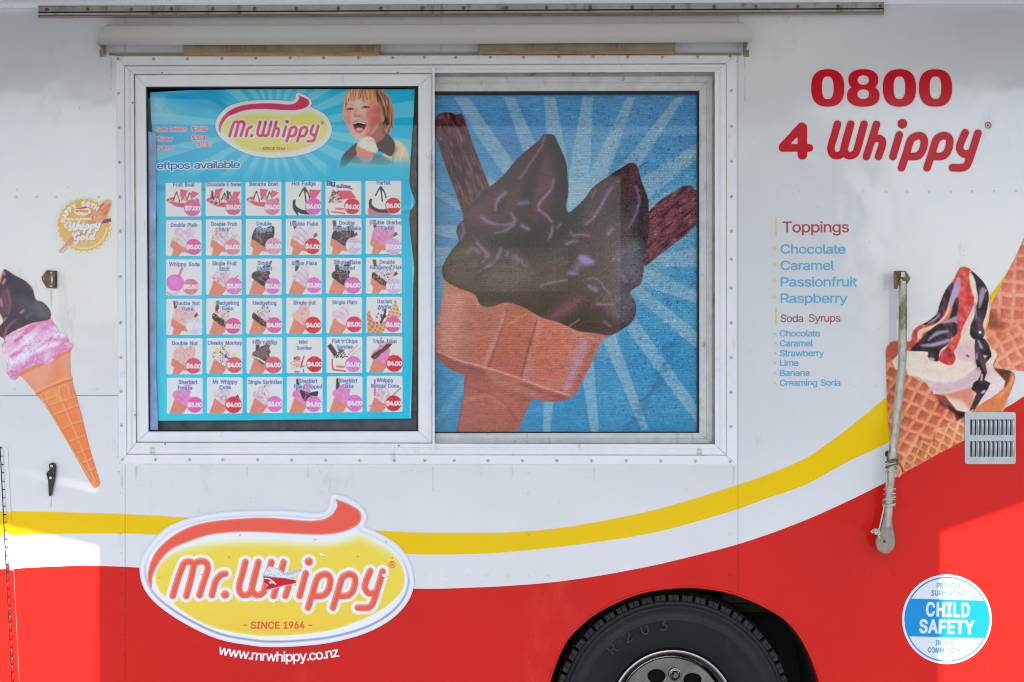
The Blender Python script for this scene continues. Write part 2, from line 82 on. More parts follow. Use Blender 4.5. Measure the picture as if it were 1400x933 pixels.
'3': (541, [[218, -7, 188, -5, 159, 1, 133, 10, 108, 22, 88, 38, 70, 57, 57, 79, 48, 104, 44, 132, 109, 132, 112, 115, 118, 100, 126, 87, 137, 76, 150, 66, 165, 59, 182, 54, 200, 51, 219, 50, 239, 51, 258, 55, 275, 61, 291, 69, 304, 80, 315, 93, 323, 108, 328, 125, 329, 145, 328, 163, 323, 180, 316, 196, 306, 211, 292, 223, 275, 234, 254, 241, 229, 246, 201, 248, 157, 248, 157, 299, 288, 448, 288, 452, 70, 452, 70, 509, 372, 509, 372, 461, 211, 278, 211, 289, 247, 290, 279, 286, 308, 276, 333, 262, 354, 244, 371, 222, 383, 198, 391, 173, 393, 145, 390, 116, 383, 90, 370, 66, 354, 45, 333, 27, 309, 12, 281, 2, 251, -5]]),
'4': (541, [[40, 105, 40, 158, 247, 509, 311, 509, 109, 166, 109, 163, 413, 163, 413, 105], [282, 0, 282, 121, 282, 146, 282, 318, 343, 318, 343, 0]]),
'5': (541, [[221, -7, 192, -5, 165, 1, 140, 11, 118, 25, 99, 41, 83, 60, 71, 82, 63, 105, 60, 130, 122, 130, 125, 115, 130, 102, 138, 89, 148, 78, 160, 68, 173, 60, 188, 54, 204, 51, 221, 50, 241, 51, 259, 56, 276, 64, 291, 75, 304, 89, 314, 104, 322, 122, 326, 141, 328, 162, 326, 183, 321, 203, 314, 221, 303, 237, 290, 251, 275, 262, 257, 270, 238, 275, 218, 277, 201, 276, 184, 273, 167, 268, 152, 262, 139, 255, 128, 246, 67, 253, 96, 509, 366, 509, 366, 452, 151, 452, 134, 301, 136, 301, 148, 311, 162, 318, 178, 325, 194, 330, 212, 333, 229, 334, 252, 332, 274, 328, 294, 321, 313, 311, 330, 299, 345, 285, 358, 269, 370, 251, 379, 231, 386, 210, 390, 187, 391, 163, 388, 132, 381, 102, 369, 76, 352, 52, 332, 32, 309, 15, 282, 3, 253, -4]]),
'6': (541, [[226, -7, 196, -4, 168, 3, 142, 15, 119, 31, 100, 51, 84, 74, 73, 101, 66, 130, 64, 162, 65, 187, 71, 212, 80, 239, 93, 268, 112, 302, 137, 340, 252, 509, 322, 509, 151, 261, 145, 261, 151, 270, 157, 279, 165, 288, 174, 295, 184, 302, 196, 307, 208, 311, 221, 313, 235, 314, 265, 312, 291, 305, 316, 295, 337, 280, 355, 262, 370, 240, 380, 215, 387, 187, 389, 157, 387, 127, 379, 98, 368, 73, 352, 50, 333, 30, 310, 14, 284, 3, 257, -4], [226, 48, 245, 50, 263, 55, 279, 63, 293, 73, 304, 86, 314, 101, 322, 119, 326, 137, 327, 157, 326, 178, 322, 196, 314, 213, 304, 228, 293, 241, 279, 251, 263, 259, 245, 264, 226, 265, 207, 264, 190, 259, 174, 252, 160, 241, 148, 229, 138, 214, 131, 197, 126, 179, 125, 158, 126, 138, 131, 119, 138, 102, 148, 86, 160, 73, 174, 63, 190, 55, 207, 50]]),
'7': (541, [[97, 0, 323, 448, 323, 452, 62, 452, 62, 509, 391, 509, 391, 449, 165, 0]]),
'8': (541, [[226, -7, 193, -5, 163, 1, 136, 11, 111, 25, 91, 42, 74, 62, 62, 84, 54, 109, 52, 135, 53, 156, 58, 176, 65, 195, 75, 212, 87, 228, 101, 241, 117, 252, 134, 260, 153, 265, 153, 267, 129, 276, 109, 289, 93, 308, 80, 330, 73, 354, 70, 380, 73, 405, 79, 429, 90, 450, 106, 469, 124, 485, 146, 498, 170, 508, 197, 514, 226, 516, 255, 514, 282, 508, 306, 498, 328, 485, 346, 469, 361, 450, 373, 429, 379, 405, 382, 380, 379, 354, 372, 330, 359, 308, 343, 289, 323, 276, 300, 267, 300, 265, 319, 260, 335, 252, 351, 241, 365, 228, 377, 212, 387, 195, 395, 176, 399, 156, 401, 135, 398, 109, 391, 84, 378, 62, 362, 42, 341, 25, 317, 11, 289, 1, 259, -5], [226, 49, 248, 50, 267, 54, 285, 60, 300, 69, 313, 79, 323, 91, 331, 106, 335, 121, 337, 139, 335, 157, 330, 173, 322, 189, 312, 202, 298, 213, 283, 223, 265, 230, 247, 234, 226, 235, 206, 234, 187, 230, 169, 223, 154, 213, 140, 202, 130, 189, 122, 173, 117, 157, 115, 139, 117, 121, 121, 106, 129, 91, 139, 79, 152, 69, 167, 60, 185, 54, 205, 50], [226, 290, 244, 291, 260, 294, 274, 300, 287, 308, 298, 318, 307, 330, 314, 344, 318, 359, 319, 376, 318, 392, 314, 407, 308, 420, 299, 432, 288, 442, 275, 449, 260, 455, 244, 459, 226, 460, 208, 459, 192, 455, 177, 449, 164, 442, 153, 432, 145, 420, 138, 407, 134, 392, 133, 376, 134, 359, 138, 344, 145, 330, 154, 318, 165, 308, 178, 300, 193, 294, 209, 291]]),
'9': (541, [[226, 516, 256, 513, 285, 506, 310, 494, 333, 478, 352, 458, 368, 434, 380, 408, 387, 378, 389, 347, 387, 322, 382, 296, 373, 270, 359, 240, 340, 207, 315, 168, 200, 0, 130, 0, 301, 248, 307, 248, 302, 238, 295, 229, 287, 221, 278, 214, 268, 207, 257, 202, 245, 198, 232, 195, 218, 195, 188, 197, 161, 203, 137, 214, 116, 229, 98, 247, 83, 269, 72, 294, 66, 321, 64, 352, 66, 382, 73, 411, 85, 436, 101, 459, 120, 479, 143, 494, 168, 506, 196, 513], [226, 460, 207, 459, 190, 454, 174, 446, 160, 435, 148, 423, 138, 407, 131, 390, 127, 372, 125, 352, 127, 331, 131, 313, 138, 295, 148, 280, 160, 268, 174, 257, 190, 250, 207, 245, 226, 243, 245, 245, 263, 249, 279, 257, 293, 267, 305, 280, 314, 295, 322, 312, 326, 330, 327, 350, 326, 371, 322, 390, 314, 407, 305, 422, 293, 435, 279, 446, 263, 454, 245, 459]]),
'$': (535, [[202, -74, 202, 583, 244, 583, 244, -74], [224, -9, 188, -7, 156, -1, 128, 9, 102, 23, 81, 40, 64, 60, 51, 83, 42, 109, 38, 137, 104, 137, 108, 118, 114, 102, 123, 88, 136, 76, 150, 66, 166, 59, 185, 53, 204, 50, 224, 49, 246, 50, 267, 54, 286, 60, 303, 69, 317, 79, 329, 92, 338, 106, 344, 122, 346, 139, 344, 154, 340, 168, 332, 179, 322, 189, 310, 197, 296, 205, 245, 222, 184, 239, 145, 253, 112, 269, 86, 289, 67, 313, 56, 341, 52, 372, 54, 400, 62, 425, 75, 448, 92, 468, 113, 484, 138, 498, 165, 508, 195, 514, 227, 516, 259, 514, 289, 508, 316, 498, 340, 484, 360, 468, 377, 449, 390, 427, 398, 403, 401, 378, 337, 378, 332, 402, 320, 421, 302, 437, 280, 449, 254, 456, 225, 459, 204, 457, 185, 454, 167, 448, 152, 440, 139, 430, 129, 418, 121, 405, 117, 391, 115, 376, 117, 359, 122, 345, 131, 334, 142, 324, 155, 315, 169, 308, 212, 293, 264, 279, 312, 264, 328, 256, 344, 248, 359, 238, 372, 226, 384, 213, 395, 198, 402, 180, 407, 161, 408, 139, 406, 112, 399, 87, 386, 64, 370, 43, 349, 25, 323, 11, 294, 0, 261, -7]]),
'.': (276, [[95, -4, 83, -3, 73, 1, 63, 9, 55, 18, 51, 29, 50, 41, 51, 53, 55, 64, 63, 73, 73, 81, 83, 85, 95, 87, 107, 85, 118, 81, 128, 73, 135, 64, 140, 53, 141, 41, 140, 29, 135, 18, 128, 9, 118, 1, 107, -3]]),
"'": (294, [[78, 318, 70, 509, 136, 509, 128, 318]]),
'-': (541, [[337, 244, 337, 188, 114, 188, 114, 244]]),
'®': (551, [[231, 118, 205, 120, 179, 125, 154, 134, 131, 145, 110, 160, 91, 177, 74, 196, 60, 217, 48, 240, 40, 264, 35, 290, 33, 317, 35, 344, 40, 369, 48, 394, 60, 417, 74, 438, 91, 457, 110, 474, 131, 488, 154, 500, 179, 509, 205, 514, 231, 516, 258, 514, 284, 509, 309, 500, 332, 488, 353, 474, 372, 457, 389, 438, 403, 417, 415, 394, 423, 369, 428, 344, 430, 317, 428, 290, 423, 264, 415, 240, 403, 217, 389, 196, 372, 177, 353, 160, 332, 145, 309, 134, 284, 125, 258, 120], [231, 166, 258, 169, 284, 175, 307, 187, 328, 202, 347, 220, 362, 241, 373, 265, 380, 290, 382, 317, 380, 344, 373, 369, 362, 393, 347, 414, 328, 432, 307, 447, 284, 458, 258, 465, 231, 467, 205, 465, 180, 458, 156, 447, 135, 432, 116, 414, 101, 393, 90, 369, 83, 344, 81, 317, 83, 290, 90, 265, 101, 241, 116, 220, 135, 202, 156, 187, 180, 175, 205, 169], [273, 226, 228, 312, 273, 312, 319, 226], [161, 226, 161, 409, 253, 409, 261, 408, 270, 406, 279, 402, 288, 397, 295, 391, 302, 383, 307, 374, 310, 363, 311, 350, 310, 338, 307, 326, 302, 316, 295, 307, 287, 300, 278, 295, 268, 291, 259, 288, 250, 287, 185, 287, 185, 319, 239, 319, 245, 319, 251, 322, 257, 327, 262, 333, 266, 341, 267, 350, 266, 360, 262, 367, 257, 372, 239, 378, 203, 378, 203, 226]]),
}

GLY = {}
for _c, (_h, _b) in GLYPH_DATA.items():            # advance, then outlines as x, y, x, y ... in thousandths of the type size
    GLY[_c] = (_h - 141, [list(zip(r[0::2], r[1::2])) for r in _b])
GLY[' '] = (230, [])
CAP = 509.0

def text_polys(s, x0, base, cap, x1=None, track=0.0, slant=0.0, rot=0.0):
    """outlines of s in photograph pixels: left edge x0, baseline base, capital height cap, stretched to end at x1"""
    polys, pen = [], 0.0
    for ch in s:
        a, rs = GLY.get(ch, GLY[' '])
        for r in rs:
            polys.append([(pen + x + slant * y, y) for x, y in r])
        pen += a + track * CAP
    xs = [p[0] for r in polys for p in r]
    lo, hi = min(xs), max(xs)
    k = cap / CAP
    kx = (x1 - x0) / (hi - lo) if x1 is not None else k
    c, n = math.cos(rot), math.sin(rot)
    out = []
    for r in polys:
        q = []
        for x, y in r:
            u, v = (x - lo) * kx, -y * k
            q.append((x0 + u * c - v * n, base + u * n + v * c))
        out.append(q)
    return out

def smooth(pts, closed=True, n=4):
    P = [np.array(p, float) for p in pts]
    N, out = len(P), []
    for i in range(N if closed else N - 1):
        if closed:
            a, b, c, d = P[i - 1], P[i], P[(i + 1) % N], P[(i + 2) % N]
        else:
            a, b, c, d = P[max(i - 1, 0)], P[i], P[i + 1], P[min(i + 2, N - 1)]
        for j in range(n):
            t = j / n
            out.append(tuple(.5 * ((2 * b) + (c - a) * t + (2 * a - 5 * b + 4 * c - d) * t * t + (3 * b - a - 3 * c + d) * t ** 3)))
    if not closed:
        out.append(tuple(P[-1]))
    return out

def sd_polys(X, Y, polys):
    """signed distance to even-odd filled outlines, negative inside"""
    D = np.full(X.shape, 1e9); I = np.zeros(X.shape, bool)
    for pts in polys:
        n = len(pts)
        for i in range(n):
            ax, ay = pts[i]; bx, by = pts[(i + 1) % n]
            ex, ey = bx - ax, by - ay
            L = ex * ex + ey * ey
            if L < 1e-12: continue
            t = np.clip(((X - ax) * ex + (Y - ay) * ey) / L, 0, 1)
            D = np.minimum(D, (X - ax - t * ex) ** 2 + (Y - ay - t * ey) ** 2)
            if ay != by:
                c = (ay > Y) != (by > Y)
                I ^= c & (X < ax + ex * (Y - ay) / ey)
    D = np.sqrt(D)
    return np.where(I, -D, D)

def sd_stroke(X, Y, pts, w):
    """distance to a polyline minus its half width (w: one number or one per point)"""
    W = list(w) if hasattr(w, '__len__') else [w] * len(pts)
    D = np.full(X.shape, 1e9)
    if len(pts) == 1:
        return np.hypot(X - pts[0][0], Y - pts[0][1]) - W[0]
    for i in range(len(pts) - 1):
        ax, ay = pts[i]; bx, by = pts[i + 1]
        ex, ey = bx - ax, by - ay
        L = ex * ex + ey * ey + 1e-12
        t = np.clip(((X - ax) * ex + (Y - ay) * ey) / L, 0, 1)
        D = np.minimum(D, np.hypot(X - ax - t * ex, Y - ay - t * ey) - (W[i] + (W[i + 1] - W[i]) * t))
    return D

def noise(X, Y, sc, seed=0, rot=0.0, asp=1.0, octv=1):
    """smooth value noise 0..1 with feature size sc pixels, stretched asp times along rot"""
    c, s = math.cos(rot), math.sin(rot)
    U, V = (X * c + Y * s) / (sc * asp) + 977.3, (-X * s + Y * c) / sc + 531.7
    R = np.random.RandomState(seed).rand(256, 256)
    out, amp, tot = 0, 1.0, 0.0
    for o in range(octv):
        u, v = U * 2 ** o, V * 2 ** o
        iu, iv = np.floor(u).astype(int), np.floor(v).astype(int)
        fu, fv = u - iu, v - iv
        fu, fv = fu * fu * (3 - 2 * fu), fv * fv * (3 - 2 * fv)
        g = lambda a, b: R[(iv + b + 37 * o) & 255, (iu + a + 11 * o) & 255]
        out = out + amp * ((g(0, 0) * (1 - fu) + g(1, 0) * fu) * (1 - fv) + (g(0, 1) * (1 - fu) + g(1, 1) * fu) * fv)
        tot += amp; amp *= .5
    return out / tot

class Art:
    """a print: colours (0..255, as seen) on a grid of points, painted with soft-edged shapes"""
    def __init__(s, x0, y0, x1, y1, step, bg=(255, 255, 255)):
        nx, ny = int(math.ceil((x1 - x0) / step)) + 1, int(math.ceil((y1 - y0) / step)) + 1
        s.x0, s.y0, s.sx, s.sy = x0, y0, (x1 - x0) / (nx - 1), (y1 - y0) / (ny - 1)
        s.X, s.Y = np.meshgrid(np.linspace(x0, x1, nx), np.linspace(y0, y1, ny))
        s.C = np.zeros((ny, nx, 3)) + np.array(bg, float)
        s.e = max(s.sx, s.sy) * .55
    def win(s, xs, ys, pad):
        i0 = max(0, int((min(xs) - pad - s.x0) / s.sx)); i1 = min(s.X.shape[1], int((max(xs) + pad - s.x0) / s.sx) + 2)
        j0 = max(0, int((min(ys) - pad - s.y0) / s.sy)); j1 = min(s.X.shape[0], int((max(ys) + pad - s.y0) / s.sy) + 2)
        return (slice(j0, max(j1, j0)), slice(i0, max(i1, i0)))
    def mix(s, w, a, col):
        a = a[..., None] if hasattr(a, 'shape') else a
        if callable(col): col = col(s.X[w], s.Y[w])
        s.C[w] = s.C[w] * (1 - a) + np.asarray(col, float) * a
    def cover(s, d, soft):
        e = max(soft, s.e)
        return np.clip(.5 - d / (2 * e), 0, 1)
    def polys(s, ps, col, soft=0, a=1.0, grow=0.0, clip=None):
        xs = [p[0] for r in ps for p in r]; ys = [p[1] for r in ps for p in r]
        w = s.win(xs, ys, soft + grow + 2)
        if s.X[w].size == 0: return
        m = s.cover(sd_polys(s.X[w], s.Y[w], ps) - grow, soft) * a
        if clip is not None: m = m * clip[w]
        s.mix(w, m, col)
    def poly(s, pts, col, soft=0, a=1.0, sm=True, grow=0.0, clip=None):
        s.polys([smooth(pts) if sm else pts], col, soft, a, grow, clip)
    def stroke(s, pts, r, col, soft=0, a=1.0, sm=True, clip=None):
        rr = r
        if sm and len(pts) > 2:
            k = 4
            if hasattr(r, '__len__'): rr = list(np.interp(np.linspace(0, len(r) - 1, (len(pts) - 1) * k + 1), range(len(r)), r))
            pts = smooth(pts, False, k)
        mx = max(rr) if hasattr(rr, '__len__') else rr
        w = s.win([p[0] for p in pts], [p[1] for p in pts], soft + mx + 2)
        if s.X[w].size == 0: return
        m = s.cover(sd_stroke(s.X[w], s.Y[w], pts, rr), soft) * a
        if clip is not None: m = m * clip[w]
        s.mix(w, m, col)
    def ell(s, cx, cy, rx, ry, col, rot=0.0, soft=0, a=1.0, clip=None):
        R = max(rx, ry)
        w = s.win([cx - R, cx + R], [cy - R, cy + R], soft + 2)
        if s.X[w].size == 0: return
        c, n = math.cos(rot), math.sin(rot)
        u, v = (s.X[w] - cx) * c + (s.Y[w] - cy) * n, -(s.X[w] - cx) * n + (s.Y[w] - cy) * c
        m = s.cover((np.hypot(u / rx, v / ry) - 1) * min(rx, ry), soft) * a
        if clip is not None: m = m * clip[w]
        s.mix(w, m, col)
    def mask(s, pts, sm=True, soft=0, grow=0.0):
        return s.cover(sd_polys(s.X, s.Y, [smooth(pts) if sm else pts]) - grow, soft)
    def text(s, t, x0, base, cap, x1=None, col=(0, 0, 0), bold=0.0, halo=0.0, hcol=(255, 255, 255), rot=0.0, track=0.0, slant=0.0, a=1.0):
        ps = text_polys(t, x0, base, cap, x1, track, slant, rot)
        if halo: s.polys(ps, hcol, .3, a, bold + halo)
        s.polys(ps, col, 0, a, bold)
    def speck(s, clip, sc, seed, amt, rot=0.0, asp=1.0, octv=2):
        n = noise(s.X, s.Y, sc, seed, rot, asp, octv) - .5
        s.C += (clip * n * 2 * amt)[..., None]

# the brand lettering: centre lines of the rounded strokes, in the big badge's pixels
LET_MR = [
    [(236, 815), (241, 798), (248, 778), (252, 770), (258, 768), (263, 770), (264.5, 775), (260, 795), (254.5, 815)],
    [(264.5, 775), (267, 770), (274, 767.5), (281, 769), (284, 775), (282, 785), (277, 800), (272.5, 814)],
    [(289.5, 814), (294, 797), (298, 790), (303, 785.5), (308, 784.5)],
    [(308, 813), (307.5, 813.2)]]
LET_WH = [
    [(335.5, 768.5), (331, 786), (327, 800), (327.5, 808), (331, 813), (337, 813.5), (341, 811), (344, 805), (353.2, 768.5)],
    [(353.2, 768.5), (344.6, 801), (345.5, 809), (350, 813.5), (355.5, 813), (359.5, 810), (362, 804), (371, 768.5)],
    [(387.6, 769), (381, 792), (374, 815)],
    [(381, 792), (386, 789), (392, 789.5), (395.5, 794), (394, 803), (390, 815)],
    [(418, 784), (409.5, 815)],
    [(422.3, 768), (422, 768.2)],
    [(421, 831), (427, 812), (433, 792), (438, 787), (444.5, 785), (450, 788), (451.5, 795), (449, 806), (444, 813), (437, 815), (429, 814.5)],
    [(455, 831), (461, 812), (467, 792), (472, 787), (478, 785), (484, 788), (485.5, 795), (483, 806), (478, 813), (471, 815), (463, 814.5)],
    [(506, 781), (499, 799), (500, 807), (505, 811.5), (512, 810)],
    [(523, 781.5), (517, 802), (511, 821), (507.5, 828), (502, 831), (489, 831)]]
RAD = {0: 4.6, 1: 4.6}
def let_dist(X, Y, sets, r=4.5, T=None):
    D = np.full(X.shape, 1e9)
    for st in sets:
        q = smooth(st, False, 4) if len(st) > 2 else st
        rr = r * 1.25 if (len(st) == 2 and abs(st[0][0] - st[1][0]) < 1) else r
        D = np.minimum(D, sd_stroke(X, Y, q, rr))
    return D

BADGE_OUT = [(191,783),(193.5,764),(206,743),(227,722),(258,709),(298,701),(345,698),(390,698),(420,700.5),(436,701),(444,698.5),(449.5,691),(450,682),(453,676.5),(459,675.5),(470,678),(488,687),(498,697),(502,706),(500,715),(498,720),(516,728),(540,742),(556,760),(564,779),(566,800),(557,824),(535,847),(500,866),(452,879),(405,884),(370,885),(345,883),(298,874),(251,852),(215,827),(197,805)]
BADGE_YEL = [(213.5,797),(214,782),(226,764),(250,750),(286,741),(333,737),(390,738),(420,741),(452,740),(476,734),(493,729),(511,738),(535,754),(549,773),(553,793),(547,811),(523,833),(488,850),(452,862),(405,868),(370,869.5),(345,868.5),(298,860),(262,844),(234,823),(219,809)]
BADGE_RED = [(206.5,804),(202,793),(204,774),(215,752),(239,731),(270,717),(310,710.5),(357,708),(390,709.5),(420,712),(440,710.5),(452,705),(458.5,697),(461,690),(459,683),(466,685),(476,689),(490,697),(494,706),(490,717),(471,727),(441,731.5),(394,730),(359,728),(321,728),(286,732),(258,741),(234,752),(218,769),(209,788),(208,802)]

def paint_badge(A, T=None, red=(238, 92, 74), yel=(238, 206, 78), small=False, tear=True):
    """the oval brand badge; T = (ax, bx, ay, by) maps badge pixels to where it is printed"""
    ax, bx, ay, by = T or (1, 0, 1, 0)
    M = lambda pts: [(ax * x + bx, ay * y + by) for x, y in pts]
    k = (ax + ay) / 2
    out = M(BADGE_OUT)
    w = A.win([p[0] for p in out], [p[1] for p in out], 6)
    X, Y = (A.X[w] - bx) / ax, (A.Y[w] - by) / ay
    e = A.e / k
    cov = lambda d, s=0: np.clip(.5 - d / (2 * max(e, s)), 0, 1)[..., None]
    C = A.C[w]
    put = lambda m, c: np.add(C * (1 - m), np.asarray(c, float) * m)
    do = sd_polys(X, Y, [smooth(BADGE_OUT)])
    dy = sd_polys(X, Y, [smooth(BADGE_YEL)])
    dr = sd_polys(X, Y, [smooth(BADGE_RED)])
    if small: C = put(cov(do - 2.5, 2) * .35, (20, 90, 130))
    C = put(cov(do), (222, 226, 236) if not small else (238, 228, 226))
    if not small:                                   # printed grey-violet line inside the rim, heavier along the bottom
        low = np.clip((Y - 745) / 90, .18, 1)[..., None]
        C = put(cov(np.abs(do + 7.2) - .9, 1.3) * low * .85, (118, 118, 160))
        C = put(cov(do + 9.5) * 1, (226, 229, 238))
        C = put(cov(np.abs(do + 1.0) - .5, .6) * .35, (150, 140, 170))
        C = put(cov(np.abs(do + 8.2) - .8, 1.0) * low * .6, (128, 128, 168))
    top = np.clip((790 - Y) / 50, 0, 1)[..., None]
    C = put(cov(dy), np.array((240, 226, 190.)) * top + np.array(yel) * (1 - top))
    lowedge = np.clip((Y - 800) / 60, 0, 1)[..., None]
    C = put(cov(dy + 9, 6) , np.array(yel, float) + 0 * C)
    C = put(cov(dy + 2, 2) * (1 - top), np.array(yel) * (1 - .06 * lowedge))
    n = noise(X, Y, 60, 5)[..., None]
    C = put(cov(dy + 7, 5) * .3 * n, (244, 204, 52))
    C = put(cov(dr), np.minimum(255, np.array(red) + np.array((0, 45, 40))))
    C = put(cov(dr + 1.6, 1.2), red)
    both = LET_MR + LET_WH
    rr = 4.7
    dl = let_dist(X, Y, both, rr)
    C = put(cov(dl - 4.3), (226, 230, 240) if not small else (240, 228, 225))
    C = put(cov(dl), np.minimum(255, np.array(red) + np.array((2, 48, 40))))
    dl2 = let_dist(X - .7, Y - .9, both, rr - 1.5)
    C = put(cov(dl2, .9), red)
    A.C[w] = C
    m = lambda x, y: (ax * x + bx, ay * y + by)
    x0, yb = m(343, 859.5); x1, _ = m(416, 0)
    sc = np.array(red) * .88
    A.text("SINCE", x0, yb, 9.2 * ay, m(382, 0)[0], sc, bold=.4 * k, rot=.008, track=.12)
    A.text("1964", m(388, 0)[0], yb + .1, 9.2 * ay, x1, sc, bold=.4 * k, rot=-.012, track=.12)
    A.stroke(M([(333, 855), (337, 855)]), .7 * k, sc, sm=False); A.stroke(M([(422, 855), (426.5, 855)]), .7 * k, sc, sm=False)
    cx, cy = m(536, 772)
    w2 = A.win([cx - 6 * k, cx + 6 * k], [cy - 6 * k, cy + 6 * k], 1)
    d = np.abs(np.hypot(A.X[w2] - cx, A.Y[w2] - cy) - 4.3 * k) - .45 * k
    A.mix(w2, A.cover(d, 0), sc)
    A.text("R", cx - 1.7 * k, cy + 2.4 * k, 4.8 * k, cx + 2.1 * k, sc, bold=.25 * k)
    if tear:                                        # the torn and lifted vinyl across the letters
        A.poly([(359,786),(363,779),(368,774),(374,776),(382,778),(388,784),(396,781),(412,778),(414,780),(406,786),(402,792),(404,797),(398,800),(385,803),(372,806),(362,808),(366,802),(361,796)], (186, 190, 196), sm=False)
        A.poly([(361,785),(365,779),(369,775),(377,778),(384,782),(390,787),(400,786),(411,780),(404,789),(392,791),(372,789)], (214, 217, 223), .4, sm=False)
        A.poly([(360,789),(375,790.5),(392,791.5),(404,793.5),(405,797),(398,799),(388,800.5),(375,804),(362,807),(367,801),(361,796)], (200, 24, 38), .3, sm=False)
        A.ell(372, 797.5, 4.5, 2.6, (205, 200, 202), .5); A.ell(373, 799.5, 3, 1.6, (120, 60, 66), .3, .5)
        A.stroke([(362, 791), (370, 792.5), (377, 799)], .7, (230, 225, 225)); A.stroke([(360.5, 788.6), (392, 791.4)], .5, (70, 30, 36), sm=False, a=.7)
        A.ell(366, 779, 2.4, 1.6, (206, 188, 214), .7, .6)
        for q in range(16):
            A.ell(random.uniform(366, 408), random.uniform(779, 788), .5, .5, (90, 92, 96), a=.8)
        for x, y, r in ((439, 758.5, 2.6), (443, 759.5, 1.6), (525, 787, 3), (529, 786.5, 2)):
            A.ell(x, y, r, r * .7, (232, 230, 222), .4, .3)
            A.ell(x, y + r * .8, r, .5, (150, 130, 80), .2, .3, .6)
        for x, y in ((218, 790), (328, 732), (276, 786), (431, 738), (489, 761), (528, 741), (536, 763), (404, 800), (378, 823), (247, 785), (330, 787), (313, 762)):
            A.ell(x, y, 1.3, .9, (140, 90, 70), random.random() * 3, .3, .55)

def rect(x0, y0, x1, y1): return [(x0, y0), (x1, y0), (x1, y1), (x0, y1)]

